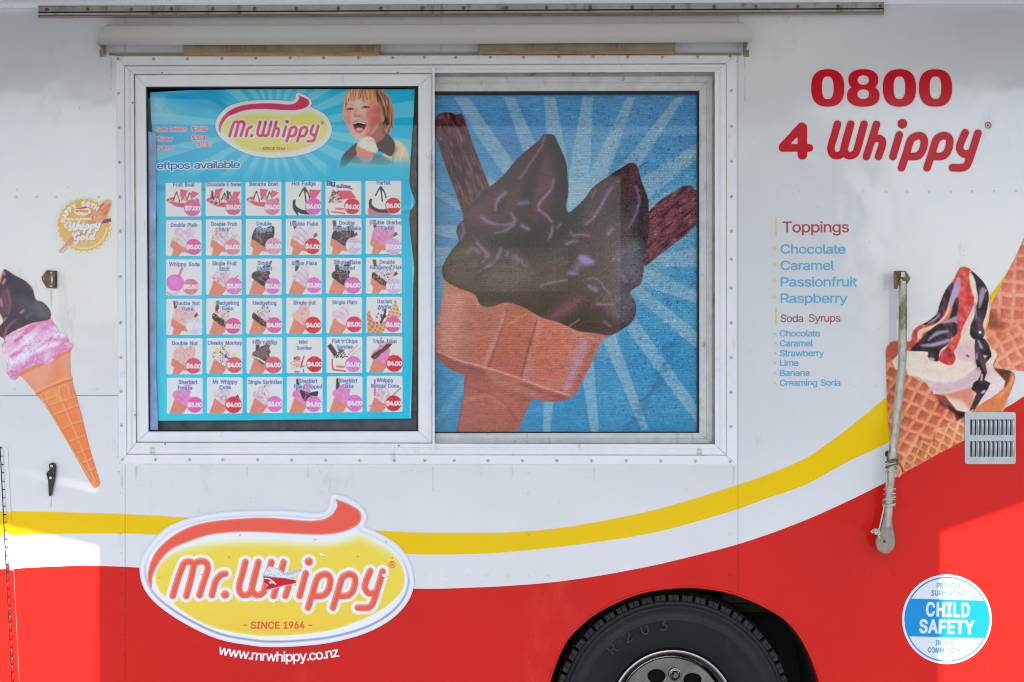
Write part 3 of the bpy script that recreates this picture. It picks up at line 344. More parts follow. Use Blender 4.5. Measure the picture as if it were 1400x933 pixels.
# ---- the printed mesh blind behind the right-hand pane
def art_blind():
    random.seed(4)
    A = Art(588, 128, 957, 597, .86, (62, 136, 192))
    X, Y = A.X, A.Y
    n = noise(X, Y, 60, 3, 0, 2.5, 3)
    g = np.clip((Y - 130) / 460, 0, 1)
    base = np.stack([74 - 26 * g + 44 * (n - .5), 138 - 2 * g + 36 * (n - .5), 188 - 10 * g + 18 * (n - .5)], -1)
    mid = np.exp(-(((X - 800) / 190) ** 2 + ((Y - 340) / 120) ** 2))
    base += mid[..., None] * np.array([52, 40, 16])
    A.C[:] = base
    rays = [[(621,133),(640,133),(702,222),(690,240),(655,190)], [(689,133),(703,133),(732,195),(716,210)], [(744,133),(759,133),(776,222),(774,235),(747,182)],
            [(797,133),(811,133),(806,238),(790,300),(776,300),(778,236)], [(857,133),(868,133),(832,238),(800,300),(780,300),(806,236)],
            [(924,133),(936,133),(873,230),(840,262),(845,232)], [(954,195),(954,216),(887,272),(868,282),(878,243)], [(887,277),(924,256),(905,275),(887,291)],
            [(893,350),(954,338),(954,366),(881,363)], [(878,364),(954,397),(954,416),(872,388)], [(862,400),(874,390),(954,455),(954,478)],
            [(870,436),(856,450),(954,581),(954,556)], [(825,468),(841,456),(887,588),(877,588)], [(811,490),(797,523),(808,592),(819,592)],
            [(593,255),(632,277),(636,292),(593,267)], [(593,308),(627,309),(626,327),(593,320)], [(593,338),(618,338),(609,362),(593,365)],
            [(637,513),(632,540),(593,590),(593,573)], [(744,548),(757,548),(752,592),(742,592)], [(666,240),(682,250),(672,257),(664,252)], [(774,245),(800,250),(815,262),(780,290),(772,280)]]
    for i, r in enumerate(rays):
        far = r[0]
        A.poly(r, (152, 182, 196), .9, .68 if i != 17 else .3, sm=False)
    for q in range(40):                                     # blotches of the printed sky
        A.ell(random.uniform(600, 950), random.uniform(140, 590), random.uniform(8, 34), random.uniform(2, 8), random.choice([(110, 165, 205), (30, 105, 160), (60, 150, 200)]), random.uniform(-.5, .3), 6, random.uniform(.1, .3))
    # flake bars
    def flake(pts, rot, seed, cool=0):
        m = A.mask(pts, sm=False)
        nn = noise(X, Y, 2.6, seed, rot, 4.5, 3); n2 = noise(X, Y, 5, seed + 1, rot, 3.5, 2)
        col = np.stack([88 + 95 * (nn - .45) + 30 * (n2 - .5), 46 + 66 * (nn - .5) + 10 * (n2 - .5), 46 + 62 * (nn - .5)], -1)
        if cool: col = col + np.array([24, 14, 22])
        hl = (np.clip((nn - .68) * 7, 0, 1) * .55)[..., None]
        col = col * (1 - hl) + np.array([150, 112, 128]) * hl
        crack = (np.clip((.38 - nn) * 8, 0, 1) * .6)[..., None]
        col = col * (1 - crack) + np.array([34, 18, 20]) * crack
        A.C[:] = A.C * (1 - m[..., None]) + col * m[..., None]
        return m
    flake([(593.5,166),(600,157),(608,153.5),(616,154),(624,157),(631,155),(634,160),(639,174),(645,192),(650,206),(669,255),(664,275),(650,300),(636,304),(623,264),(608,225),(595,184)], 1.2, 21)
    A.ell(602, 163, 8, 6, (96, 62, 70), -.5, 3, .7); A.ell(602, 161, 4, 1.6, (140, 120, 140), -.5, 1, .7)
    flake([(876,302),(886,290),(898,278),(908,270),(924,261),(932,255),(945,253.5),(952.5,262),(953,306),(938,322),(924,332),(905,346),(883,364),(868,366)], -.72, 23, 1)
    # wafer cups
    cup = [(605,379),(606,398),(600,430),(595,455),(594,475),(597,488),(609,501),(622,509),(635,513),(634,540),(628,570),(623,597),(704,597),(714,575),(724,552),(727,545),(738,548),(751,549.5),(765,549),(777,546),(789,538),(791,532),(805,505),(820,472),(824,466),(833,459),(830,440),(720,405),(640,392),(610,378)]
    m = A.mask(cup, sm=False)
    nn = noise(X, Y, 26, 31, .3, 1.5, 2)
    col = np.stack([190 + 26 * (nn - .5), 116 + 26 * (nn - .5), 100 + 26 * (nn - .5)], -1)
    A.C[:] = A.C * (1 - m[..., None]) + col * m[..., None]
    A.poly([(594,470),(608,384),(640,398),(632,430),(622,488),(610,490)], (206, 140, 122), 9, .75, clip=m)
    A.poly([(640,405),(693,420),(668,500),(640,492)], (178, 92, 70), 8, .5, clip=m)
    A.poly([(693,418),(732,440),(712,518),(668,502)], (176, 86, 66), 3, .55, clip=m)
    A.stroke([(694, 424), (682, 462), (667, 503)], 1.3, (128, 60, 50), 1.2, .7, clip=m)
    A.stroke([(690, 430), (676, 468), (662, 500)], 3.4, (206, 148, 134), 3, .55, clip=m)
    A.stroke([(733, 442), (722, 480), (712, 518)], 1.4, (126, 56, 48), 1.2, .7, clip=m)
    A.stroke([(738, 446), (728, 482), (717, 518)], 4, (208, 138, 120), 3.5, .5, clip=m)
    A.poly([(742,445),(780,455),(770,520),(725,512)], (196, 100, 76), 7, .6, clip=m)
    A.stroke([(798, 470), (786, 500), (773, 535)], [5, 5, 3], (180, 136, 168), 4, .75, clip=m)
    A.stroke([(812, 472), (800, 505), (787, 532)], 3.5, (176, 84, 66), 4, .7, clip=m)
    A.poly([(594,480),(612,492),(640,502),(668,508),(672,530),(735,545),(790,540),(780,556),(728,552),(700,540),(640,520),(600,500)], (150, 72, 58), 6, .7, clip=m)
    A.stroke([(597, 480), (625, 492), (665, 503), (712, 518), (745, 530), (779, 541)], 1.4, (222, 158, 138), 1.2, .8, clip=m)
    A.stroke([(597, 485), (625, 497), (662, 509)], 2.4, (140, 66, 54), 2.5, .6, clip=m)
    A.stroke([(712, 524), (745, 537), (776, 546)], 2.6, (140, 66, 54), 2.5, .6, clip=m)
    A.poly([(636,516),(720,548),(704,592),(623,592)], (172, 84, 62), 5, .6, clip=m)
    A.stroke([(637, 516), (632, 545), (625, 592)], 1.6, (140, 66, 54), 1.4, .7, clip=m)
    A.stroke([(640, 528), (680, 545), (706, 574)], 1.6, (140, 66, 52), 2, .6, clip=m)
    A.stroke([(634, 549), (668, 541), (690, 556)], 2.2, (208, 130, 104), 2.5, .6, clip=m)
    A.stroke([(667, 508), (690, 520), (712, 522)], 2.5, (196, 118, 92), 3, .5, clip=m)
    A.stroke([(606, 384), (622, 394), (646, 404), (656, 416)], 4.5, (202, 120, 92), 1.6, .95, clip=m)
    A.stroke([(610, 383), (620, 390)], 3, (200, 150, 160), 2.4, .7, clip=m)
    # dipped ice cream
    choc = [(672,254),(655,264),(648,274),(637,290),(634,300),(626,308),(624,318),(627,330),(619,341),(610,354),(605,366),(605,376),(609,384),(624,393),(640,399),(650,404),(657,417),(670,420),(689,414),(704,416),(719,422),(740,434),(764,441),(788,452),(800,454),(815,456),(832,459),(841,456),(851,450),(861,443),(868,433),(870,422),(868,412),(862,403),(862,398),(868,394),(876,388),(879,378),(880,367),(878,358),(884,340),(888,310),(887,291),(886,272),(881,258),(876,245),(873,231),(868,224),(861,223),(852,228),(832,241),(811,256),(800,271),(789,282),(780,290),(776,290),(774,282),(777,262),(776,240),(774,223),(770,211),(765,200),(760,189),(757,185),(750,183.5),(742,185),(738,191),(729,199),(716,209),(703,222),(690,238)]
    c = A.mask(choc)
    nn = noise(X, Y, 30, 41, -.8, 2.2, 2)
    right = np.clip((X - 800) / 90, 0, 1)
    col = np.stack([52 + 56 * (nn - .42) + 14 * right, 29 + 20 * (nn - .5) + 18 * right, 29 + 20 * (nn - .5) + 18 * right], -1)
    low = np.exp(-(((X - 690) / 110) ** 2 + ((Y - 385) / 48) ** 2))[..., None]
    col = col * (1 - .45 * low) + np.array([66, 54, 48]) * .45 * low
    A.C[:] = A.C * (1 - c[..., None]) + col * c[..., None]
    dark = [[(774,223),(778,262),(780,295),(800,275),(795,330),(770,345),(757,300),(762,240)], [(668,328),(700,322),(740,335),(790,345),(800,352),(740,352),(690,346)], [(740,400),(800,420),(840,430),(856,446),(800,452),(752,436)], [(650,400),(700,405),(735,425),(700,415),(657,416)], [(700,300),(735,310),(745,330),(700,330)], [(868,300),(884,300),(882,345),(868,350)]]
    for d in dark: A.poly(d, (22, 15, 18), 7, .7, clip=c)
    for d, cc in (([(640,290),(660,270),(690,262),(720,230),(742,196),(700,290),(660,310)], (100, 56, 60)), ([(745,200),(757,230),(755,262),(738,282),(730,262)], (104, 60, 66)), ([(620,345),(640,338),(660,360),(640,385),(615,378)], (92, 62, 60)),
                  ([(810,262),(835,250),(850,240),(830,290),(800,308),(795,290)], (88, 62, 66)), ([(745,440),(765,414),(795,406),(788,424),(768,436)], (122, 68, 86)), ([(665,360),(700,355),(730,375),(700,395),(660,388)], (100, 78, 72)), ([(845,345),(875,330),(878,380),(862,390),(850,372)], (104, 96, 104)), ([(820,408),(866,400),(868,425),(850,445)], (98, 92, 98))):
        A.poly(d, cc, 7, .75, clip=c)
    P = (148, 112, 164)
    H = [([(742,198),(726,222),(711,244)], 1.2, (140,90,104), .7), ([(745,188),(743,193)], 2.6, (150,130,170), .6), ([(691,264),(680,274),(677,288)], [3,3.2,1.6], P, .8), ([(757,246),(754,258),(746,268),(737,279),(737,287),(746,294),(754,303)], [1,1.6,2,2.4,2.4,2,1.4], P, .95),
         ([(755,310),(754,320),(750,328)], [1.4,2.2,.8], P, .85), ([(709,279),(721,277)], 3.4, P, .7), ([(659,297),(668,304),(684,308),(699,306),(704,301),(699,293)], [4,3.6,1.4,2.8,3.2,2.4], P, .85), ([(677,319),(692,315),(703,307)], [1,2.4,2], P, .75),
         ([(714,309),(722,313)], 4, P, .7), ([(652,331),(659,340),(667,349),(660,359)], [2,4,5,1.5], (140,104,150), .7), ([(685,341),(680,352),(672,361),(655,371)], [2,2.4,2.4,1], P, .85), ([(694,346),(693,349)], 3.2, P, .6),
         ([(837,256),(828,270),(820,285),(811,298),(801,307)], [1.2,2,2.2,1.8,.8], P, .9), ([(870,256),(874,272),(872,286),(866,300),(857,315)], [2.6,2,1.8,1.6,.8], P, .85), ([(815,260),(810,269)], 1.8, P, .6), ([(780,318),(785,322),(795,321),(807,323)], [1,1.6,1.6,.8], P, .85),
         ([(775,334),(781,331),(789,330)], [2.4,2.4,1], P, .8), ([(837,313),(832,320)], 3.2, (136,104,160), .7), ([(839,355),(847,355)], 1.8, P, .8), ([(852,378),(856,385)], [4,2.4], (150,112,190), .8), ([(740,391),(755,386),(775,383)], [1.4,2.4,1.4], P, .85),
         ([(806,392),(815,397)], 4.4, (160,138,190), .75), ([(804,381),(818,383),(826,394),(834,402)], 1, (140,100,130), .8), ([(816,416),(838,417)], 1.5, (130,90,150), .8), ([(762,312),(766,307)], 1, P, .8),
         ([(648,272),(660,258),(668,254)], 1.6, (130,80,80), .7), ([(632,306),(634,316),(631,326)], [1.5,2.4,2.2], (150,90,100), .7), ([(640,345),(646,340),(655,345)], 3.4, (122,90,104), .6), ([(704,352),(720,362)], 6, (104,76,80), .5), ([(880,360),(884,352)], 2.4, (150,130,170), .6), ([(826,440),(834,446)], 1.4, (140,70,90), .7)]
    rndb = random.Random(6)
    for pts, r, cc, a in H:                                   # folds: shade beside every gleam
        q = [(x + 3.4, y + 3.4) for x, y in pts]
        A.stroke(q, 5.5, (38, 22, 28), 6, .34, clip=c)
        q = [(x - 3.0, y - 2.4) for x, y in pts]
        A.stroke(q, 4.5, (104, 62, 74), 5, .30, clip=c)
    for pts, r, cc, a in H:
        A.stroke(pts, np.array(r) + .6 if hasattr(r, '__len__') else r + .6, (112, 74, 96), 2.8, a * .65, clip=c)
        A.stroke(pts, np.array(r) * .6 if hasattr(r, '__len__') else r * .6, (160, 136, 164), 1.7, a * .72, clip=c)
    A.poly([(776,376),(786,362),(793,348),(803,348),(816,359),(803,364),(794,368),(790,374)], (122, 92, 132), 4, .8, clip=c)
    A.poly([(790,352),(800,350),(812,359),(800,362)], (160, 128, 190), 2.4, .9, clip=c)
    A.stroke([(777, 374), (789, 375)], 1.4, P, .8, .8, clip=c)
    for a, b in (((692, 446), (720, 429)), ((768, 454), (792, 437))): A.stroke([a, b], 1, (206, 140, 74), 1, .65, sm=False)
    # a notice hung inside, showing through the open weave
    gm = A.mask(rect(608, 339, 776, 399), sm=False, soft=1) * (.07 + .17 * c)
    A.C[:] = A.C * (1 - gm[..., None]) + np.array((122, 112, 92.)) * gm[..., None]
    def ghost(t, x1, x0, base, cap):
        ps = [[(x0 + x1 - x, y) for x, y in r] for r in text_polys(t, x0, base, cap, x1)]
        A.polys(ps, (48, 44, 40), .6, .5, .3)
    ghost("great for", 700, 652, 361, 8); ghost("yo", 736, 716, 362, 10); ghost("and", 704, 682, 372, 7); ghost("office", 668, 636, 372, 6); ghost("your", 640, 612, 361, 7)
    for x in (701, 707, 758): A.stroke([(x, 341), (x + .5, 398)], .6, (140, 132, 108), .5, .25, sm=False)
    # dried drips and dust, then a painted-in grey reflection
    for i in range(260):
        x = random.gauss(905, 26); y = random.uniform(180, 590)
        if x < 952: A.ell(x, y, random.uniform(.5, 1.3), random.uniform(.4, .8), (44, 74, 104), a=.45)
    for i in range(60):
        x = 915 - (i / 60) ** 1.6 * 60 + random.gauss(0, 5); y = 470 + i * 2
        A.ell(x, y, random.uniform(3, 7), random.uniform(1, 2.4), (44, 96, 140), random.uniform(-.6, .2), 1.4, .35)
    d = noise(X, Y, 1.6, 77); dz = np.clip((X - 690) / 200, 0, 1) * np.clip(1.3 - abs(Y - 330) / 260, 0, 1)
    A.C += (np.clip((d - .76) * 8, 0, 1) * (6 + 28 * dz))[..., None] * np.array([1, 1, 1.02])
    A.C -= (np.clip((noise(X, Y, 1.7, 78) - .74) * 8, 0, 1) * (16 + 26 * dz))[..., None]
    hz = np.exp(-(((X - 852) / 34) ** 2 + ((Y - 350) / 70) ** 2))[..., None] * .3  # soft grey reflection on the dusty pane, mixed into the print colour
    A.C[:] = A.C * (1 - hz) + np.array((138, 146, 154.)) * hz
    # grain of the printed weave
    A.C *= 1 + ((noise(X, Y, 1.3, 51) - .5) * .10)[..., None] + ((noise(X, Y, 1.1, 52, 0, 7) - .5) * .14)[..., None]
    A.C = A.C * (1 + .05 * np.sin(Y * 2 * math.pi / 3.3))[..., None]
    return A

# ---- the waffle cone transfers at the right
def waffle(A, m, rot, per, c0=(212, 118, 82), seed=0, skew=0.0, dark=(150, 72, 48)):
    X, Y = A.X, A.Y
    wb = (noise(X, Y, 14, seed + 3) - .5) * 2.4
    c, s = math.cos(rot), math.sin(rot)
    U, V = (X * c + Y * s + wb) / per, (-X * s + Y * c + skew * X + wb) / per
    fu, fv = np.abs((U % 1) - .5) * 2, np.abs((V % 1) - .5) * 2      # 1 on the ribs
    rib = np.clip((np.maximum(fu, fv) - .62) * 5, 0, 1)
    n = noise(X, Y, 3.4, seed, octv=3); n2 = noise(X, Y, 30, seed + 7)
    pit = np.clip(1 - rib, 0, 1)
    su, sv = (U % 1), (V % 1)
    shade = pit * np.clip(1.05 - (su + sv) * .62, 0, 1)
    col = np.array(c0, float)[None, None] + ((n - .5) * 46)[..., None] + ((n2 - .5) * 34)[..., None] + (rib * 22)[..., None]
    col = col * (1 - (shade * .85)[..., None]) + np.array(dark) * (shade * .85)[..., None]
    A.C[:] = A.C * (1 - m[..., None]) + col * m[..., None]

SUNDAE_OUT = [(1314,365.5),(1323,366),(1335,376),(1343,384),(1348,391),(1352,401),(1355,412),(1354,424),(1350,438),(1347,451),(1350,466),(1358,476),(1364,484),(1362,493),(1358,501),(1366,504),(1381,507),(1387,512),(1388,518),(1384,530),(1376,550),(1368,567),(1330,595),(1300,612),(1267,629),(1237,646),(1227,652),(1220,620),(1216,596),(1213,550),(1212,519),(1211,482),(1213,474),(1217,469),(1229,465),(1240,467),(1246,466),(1248,455),(1256,446),(1268,440),(1281,429),(1285,416),(1293,397),(1304,383),(1309,373)]
def art_sundae():
    A = Art(1207, 361, 1393, 657, .8, (210, 120, 88))
    X, Y = A.X, A.Y
    full = np.ones(X.shape)
    waffle(A, full, .52, 16.5, (214, 122, 86), 61, .1)
    def c5(p): return [(1200 + u * .193, 320 + v * .193) for u, v in p]
    def c6(p): return [(1200 + u * .193, 480 + v * .193) for u, v in p]
    # second flap
    fl = A.mask(c6([(130,900),(180,780),(250,700),(320,610),(390,620),(410,560),(490,545),(500,515),(560,500),(610,460),(700,430),(1000,420),(900,900)]), sm=False)
    waffle(A, fl, .35, 13, (214, 134, 88), 66, -.25, (160, 86, 54))
    A.stroke(c6([(320,610),(390,620),(410,560),(490,545),(500,515),(560,500),(610,460)]), 1.2, (232, 160, 120), .8, .8)
    A.stroke(c6([(310,625),(385,640),(405,580)]), 1.6, (140, 66, 46), 1.5, .5)
    # inside back of the cone, dark
    A.poly(c6([(60,-10),(140,-60),(240,-60),(200,60),(110,60)]), (190, 92, 70), 1)
    A.poly(c6([(820,120),(950,140),(940,190),(905,260),(880,200)]), (96, 52, 42), 2, sm=False)
    A.poly(c6([(945,150),(978,190),(950,262),(870,432),(700,432),(690,400),(760,370),(850,300),(905,262),(945,195)]), (214, 122, 74), 1.2, sm=False)
    A.stroke(c6([(958,180),(935,240),(860,330)]), 2.2, (230, 150, 100), 1.5, .7)
    A.poly(c6([(400,300),(520,330),(660,330),(690,420),(620,460),(560,492),(540,440),(440,360)]), (150, 66, 56), 1.5, sm=False)
    A.poly(c6([(430,350),(500,380),(560,430),(650,440),(600,470),(560,492),(545,440),(450,380)]), (52, 26, 30), 2, sm=False)
    # cream
    cream = c5([(205,828),(360,835),(420,700),(560,640),(600,560),(640,500),(690,400),(650,290),(700,290),(780,400),(795,540),(755,690),(770,770),(845,852),(815,930)]) + c6([(810,90),(830,140),(905,215),(890,260),(850,300),(720,385),(650,440),(560,420),(470,310),(400,305),(340,225),(290,185),(220,175),(200,130),(130,130),(100,80),(110,60),(200,-30)])
    m = A.mask(cream, sm=False)
    n = noise(X, Y, 22, 71, -.3, 2.4, 2)
    col = np.stack([226 + 26 * (n - .5), 202 + 46 * (n - .5), 184 + 40 * (n - .5)], -1)
    A.C[:] = A.C * (1 - m[..., None]) + col * m[..., None]
    A.poly(c6([(230,180),(400,210),(600,190),(690,110),(700,210),(600,290),(400,300),(330,220)]), (204, 170, 182), 3, .75, clip=m)
    A.poly(c6([(560,-40),(700,-60),(690,60),(600,70),(560,30)]), (210, 168, 176), 3, .7, clip=m)
    A.poly(c6([(420,300),(560,280),(680,270),(660,420),(600,360),(500,330)]), (206, 120, 92), 3, .8, clip=m)
    A.poly(c6([(780,180),(850,150),(900,220),(850,300),(740,360),(770,250)]), (224, 200, 206), 3, .8, clip=m)
    A.poly(c6([(690,60),(740,40),(740,130),(700,130)]), (140, 100, 110), 3, .7, clip=m)
    A.stroke(c6([(140,130),(260,160),(420,210),(560,200),(690,110)]), 2, (236, 220, 206), 2, .8, clip=m)
    A.stroke(c6([(400,300),(540,285),(690,225)]), 2, (226, 196, 200), 1.6, .8, clip=m)
    # red and dark sauces
    A.stroke(c5([(245,800),(262,715),(300,668),(420,612),(505,510),(575,300)]), [6,4,5,5,5,6], (204, 72, 66), .6)
    A.stroke(c5([(295,730),(310,690),(420,645),(500,560),(530,420),(575,320)]), [3,3,2,3,2,2], (238, 196, 168), .8)
    A.stroke(c5([(430,650),(500,600),(545,500)]), [2,4,4], (214, 124, 92), 1)
    D = (44, 36, 46)
    A.poly(c5([(530,345),(480,400),(440,500),(425,560),(470,530),(500,490),(525,430),(535,380)]), D, .6)
    A.poly(c5([(325,640),(415,575),(490,505),(470,560),(430,620),(370,640)]), D, .6)
    A.poly(c5([(235,825),(285,765),(350,700),(430,640),(520,625),(570,640),(585,680),(560,720),(520,740),(500,780),(440,830),(430,900),(380,895),(355,870),(350,835)]), D, .6)
    A.poly(c5([(545,470),(575,450),(580,560),(560,600),(500,620),(520,560)]), D, .8)
    A.poly(c5([(665,262),(740,330),(785,400),(790,440),(770,560),(745,640),(760,700),(738,742),(690,750),(655,715),(660,640),(680,560),(710,470),(700,390),(690,330)]), D, .6)
    A.poly(c5([(690,755),(760,745),(805,850),(770,900),(735,935),(700,930)]), D, .6)
    A.poly(c6([(690,-10),(800,10),(805,40),(762,90),(775,150),(755,205),(798,228),(780,270),(740,330),(690,412),(650,425),(700,300),(662,270),(680,225),(712,205),(735,150),(700,60)]), (40, 30, 34), .6, sm=False)
    R = (212, 66, 60)
    A.poly(c5([(585,285),(620,262),(655,275),(672,340),(682,430),(680,500),(655,560),(610,650),(585,740),(560,800),(540,835),(552,880),(530,925),(480,925),(430,890),(450,850),(500,785),(560,700),(565,640),(560,580),(575,500),(565,400)]), R, .5)
    A.poly(c5([(580,245),(640,240),(660,255),(600,290),(570,290)]), (206, 84, 74), .6)
    for x, y, r, cc in ((600, 385, 22, (232, 104, 90)), (620, 440, 34, (226, 80, 90)), (640, 530, 30, (224, 92, 120)), (590, 610, 28, (220, 84, 128)), (540, 750, 26, (236, 110, 96)), (480, 850, 34, (168, 44, 48)), (520, 860, 22, (120, 34, 40)), (470, 900, 18, (190, 70, 80)), (500, 820, 14, (90, 30, 40)), (535, 800, 14, (244, 130, 110))):
        A.ell(1200 + x * .193, 320 + y * .193, r * .193, r * .15, cc, soft=1.6, a=.7)
    A.stroke(c5([(655,285),(668,350),(690,430)]), [1.6, 3, 3], (240, 214, 188), .8)
    A.poly(c5([(700,430),(690,560),(660,640),(590,720),(610,650),(665,560),(685,480)]), (232, 196, 180), 1)
    L = (184, 158, 186)
    A.poly(c5([(555,335),(582,310),(588,370),(570,430),(545,470),(520,520),(505,510),(515,440)]), L, 1)
    for p, r in (([(360,752),(420,705),(495,690)], [1, 3, 2]), ([(310,790),(400,785),(500,755)], [1, 3.4, 3]), ([(460,632),(520,612),(560,595)], [1, 3, 3]), ([(745,395),(735,450),(720,520)], [4, 4, 1.2]), ([(770,400),(745,420)], [2, 1]), ([(715,760),(735,805)], [1.6, 2.4]), ([(700,850),(702,880)], [1.6, 1.6]), ([(360,630),(400,610),(440,570)], [.8, 1.6, 1.2]), ([(690,500),(700,600)], [1.2, .8])):
        A.stroke(c5(p), np.array(r) * 1.1, (120, 92, 116), 1.6, .6)
        A.stroke(c5(p), np.array(r) * .75, L, 1.2, .8)
    A.poly(c5([(745,860),(780,860),(760,885)]), (206, 176, 206), .6, sm=False)
    A.ell(1200 + 725 * .193, 320 + 697 * .193, 2, 2, (225, 225, 228)); A.ell(1323, 487, 2.5, 1.5, (90, 70, 80), .5)
    A.ell(1274, 491, 4, 2, L, .3, .8); A.stroke(c6([(738,170),(735,205)]), 1.6, L, .5); A.stroke(c6([(740,295),(755,285)]), 1.8, L, .5)
    A.stroke([(1352, 402), (1354, 425), (1347, 452), (1351, 468), (1364, 484)], .8, (240, 214, 150), .5, .8)
    lum = A.C.mean(-1)
    drk = np.clip((90 - lum) / 40, 0, 1)                      # glossy mottling inside the dark sauce
    g1 = noise(X, Y, 7, 83, 1.1, 2.2, 2)
    A.C += (drk * np.clip((g1 - .5) * 3, -.3, 1))[..., None] * np.array([62, 30, 34.])
    red_ = np.clip((A.C[..., 0] - A.C[..., 1] - 90) / 40, 0, 1)
    A.C += (red_ * (noise(X, Y, 4, 84, .9, 2, 2) - .5))[..., None] * np.array([50, 90, 80.])
    A.speck(np.ones(X.shape), 2.2, 81, 9); A.speck(np.ones(X.shape), 9, 82, 9)
    A.out = smooth(SUNDAE_OUT)
    return A

CONE2_OUT = [(1440,262),(1400,326),(1390,349),(1379,370),(1368,392),(1355,418),(1352,440),(1347,457),(1350,470),(1358,478),(1364,484),(1361,492),(1358,498),(1362,504),(1380,506),(1400,507.5),(1440,510)]
def art_cone2():
    A = Art(1343, 258, 1444, 514, 1.0, (224, 130, 100))
    waffle(A, np.ones(A.X.shape), .05, 18, (226, 128, 100), 91, -.02, (196, 84, 62))
    m = A.mask([(1340,470),(1357,452),(1372,452),(1400,438),(1444,410),(1444,520),(1340,520)], sm=False)
    waffle(A, m, -.52, 17, (224, 130, 96), 95, 0, (196, 96, 66))
    A.stroke([(1347,458),(1360,452),(1376,452),(1400,438),(1444,410)], 2, (238, 150, 112), 1.4, .8)
    A.poly([(1347,440),(1356,425),(1372,446),(1362,452)], (120, 50, 42), 5, .7)
    A.out = [p for p in CONE2_OUT]
    return A

CONE1_OUT = [(5,369.5),(9,369),(21,377),(34,384),(41,390),(45,396),(49,409.5),(58,413),(67,422),(70,430),(69,436),(77,446),(80,454),(88,456),(93,463),(95,469),(100,471),(98.5,477),(96,482),(96,500),(97,513),(99.5,516),(99,523),(104,540),(112,570),(124,618),(136,657),(136,663),(131,667),(126,664),(112,640),(88,598),(60,552),(49,540),(47,535),(40,527),(28,514),(22,519),(14,517),(9,508),(10,499),(4,484),(3,472),(6,465),(0,460),(-14,452),(-18,446),(0,444),(4,438),(-2,424),(-4,400),(0,380)]
def art_cone1():
    random.seed(11)
    A = Art(-22, 364, 140, 671, .9, (240, 132, 84))
    X, Y = A.X, A.Y
    q = lambda p: [(u * .25, 466 + v * .25) for u, v in p]
    n = noise(X, Y, 20, 3, 1.0, 2, 2)
    t = np.clip((Y - 500) / 140, 0, 1)
    A.C[:] = np.stack([242 + 14 * (n - .5), 142 - 12 * t + 22 * (n - .5), 106 - 30 * t + 20 * (n - .5)], -1)
    A.poly(q([(130,170),(290,110),(260,250),(200,270)]), (244, 168, 148), 8, .6)
    A.poly(q([(330,90),(380,70),(380,190),(350,210)]), (246, 166, 140), 6, .6)
    A.poly(q([(250,260),(330,230),(330,330),(300,420),(240,330)]), (244, 150, 70), 8, .5)
    rim = [(190,285),(240,258),(300,232),(350,212),(395,200)]
    A.stroke(q([(110,185),(200,140),(300,95),(385,52)]), 2, (234, 122, 78), 1.2, .8)
    A.stroke(q(rim), 1.8, (250, 166, 120), .8); A.stroke([(x, y + 3.4) for x, y in q(rim)], 1.1, (214, 104, 62), 1, .8)
    lines = [[(205,300),(510,785)], [(300,248),(535,790)], [(395,240),(545,780)]]
    lines = [[(320,250),(340,330),(400,470),(460,620),(520,770)], [(225,300),(280,400),(380,570),(490,745)]]
    for l in lines:
        A.stroke(q(l), 1.1, (250, 170, 118), .7, .9); A.stroke([(x + 1.8, y) for x, y in q(l)], .8, (216, 104, 52), .8, .6)
    for l in ([(235,330),(320,295),(330,285)], [(300,403),(360,380),(428,352)], [(345,482),(395,455),(445,440)], [(385,550),(430,530),(462,520)], [(425,615),(465,595),(485,590)], [(455,665),(485,655),(505,640)], [(480,712),(505,702),(520,695)], [(268,352),(345,330),(415,305)]):
        A.stroke(q(l), 1.1, (250, 166, 112), .6, .85); A.stroke([(x, y + 1.8) for x, y in q(l)], .8, (218, 106, 54), .8, .6)
    for cx, cy in ((285, 300), (352, 275)):
        A.stroke(q([(cx - 28, cy + 40), (cx - 30, cy - 5), (cx - 8, cy - 32), (cx + 18, cy - 25), (cx + 28, cy + 25)]), .9, (250, 168, 118), .6, .85)
    for cx, cy in ((320, 360), (395, 330), (350, 430), (405, 405), (385, 500), (430, 480), (420, 570), (455, 555), (450, 630)):
        A.ell(cx * .25, 466 + cy * .25, 5, 4.5, (244, 138, 66), .5, 3, .5)
    q7 = lambda p: [(u * .1714, 360 + v * .1714) for u, v in p]
    # pink ice cream
    pk = q7([(400,440),(450,510),(480,550),(520,565),(545,610),(550,632),(592,650),(570,690),(520,705),(450,740),(420,780),(370,805),(300,800),(230,830),(160,865),(130,922),(85,915),(40,850),(60,812),(15,740),(15,690),(35,610),(40,580),(200,500)])
    m = A.mask(pk)
    nn = noise(X, Y, 7, 13, -.5, 2.2, 3); n2 = noise(X, Y, 16, 14, -.5, 2.0, 1)
    u = np.clip((nn - .5) * 2.4 + (n2 - .5) * 1.6 + .5, 0, 1)
    col = u[..., None] * np.array([244, 222, 232]) + (1 - u[..., None]) * np.array([222, 140, 184])
    A.C[:] = A.C * (1 - m[..., None]) + col * m[..., None]
    A.poly(q7([(240,500),(400,450),(430,540),(300,620),(240,600)]), (230, 146, 200), 6, .6, clip=m)
    A.poly(q7([(150,850),(230,780),(300,770),(360,800),(250,830)]), (196, 132, 196), 3, .7, clip=m)
    A.ell(127 * .1714, 360 + 885 * .1714, 5, 6, (190, 132, 190), 0, 1.6, .8, clip=m)
    for p in ([(320,660),(360,640),(415,590)], [(90,740),(150,700),(190,660)], [(130,620),(220,540),(280,500)]):
        A.stroke(q7(p), [1.5, 3, 1.5], (224, 92, 156), 1.6, .8, clip=m)
    for p in ([(70,800),(180,760),(260,690)], [(250,720),(380,660),(430,640)], [(120,700),(220,610),(290,560)]):
        A.stroke(q7(p), [2, 5, 2], (250, 236, 242), 3, .8, clip=m)
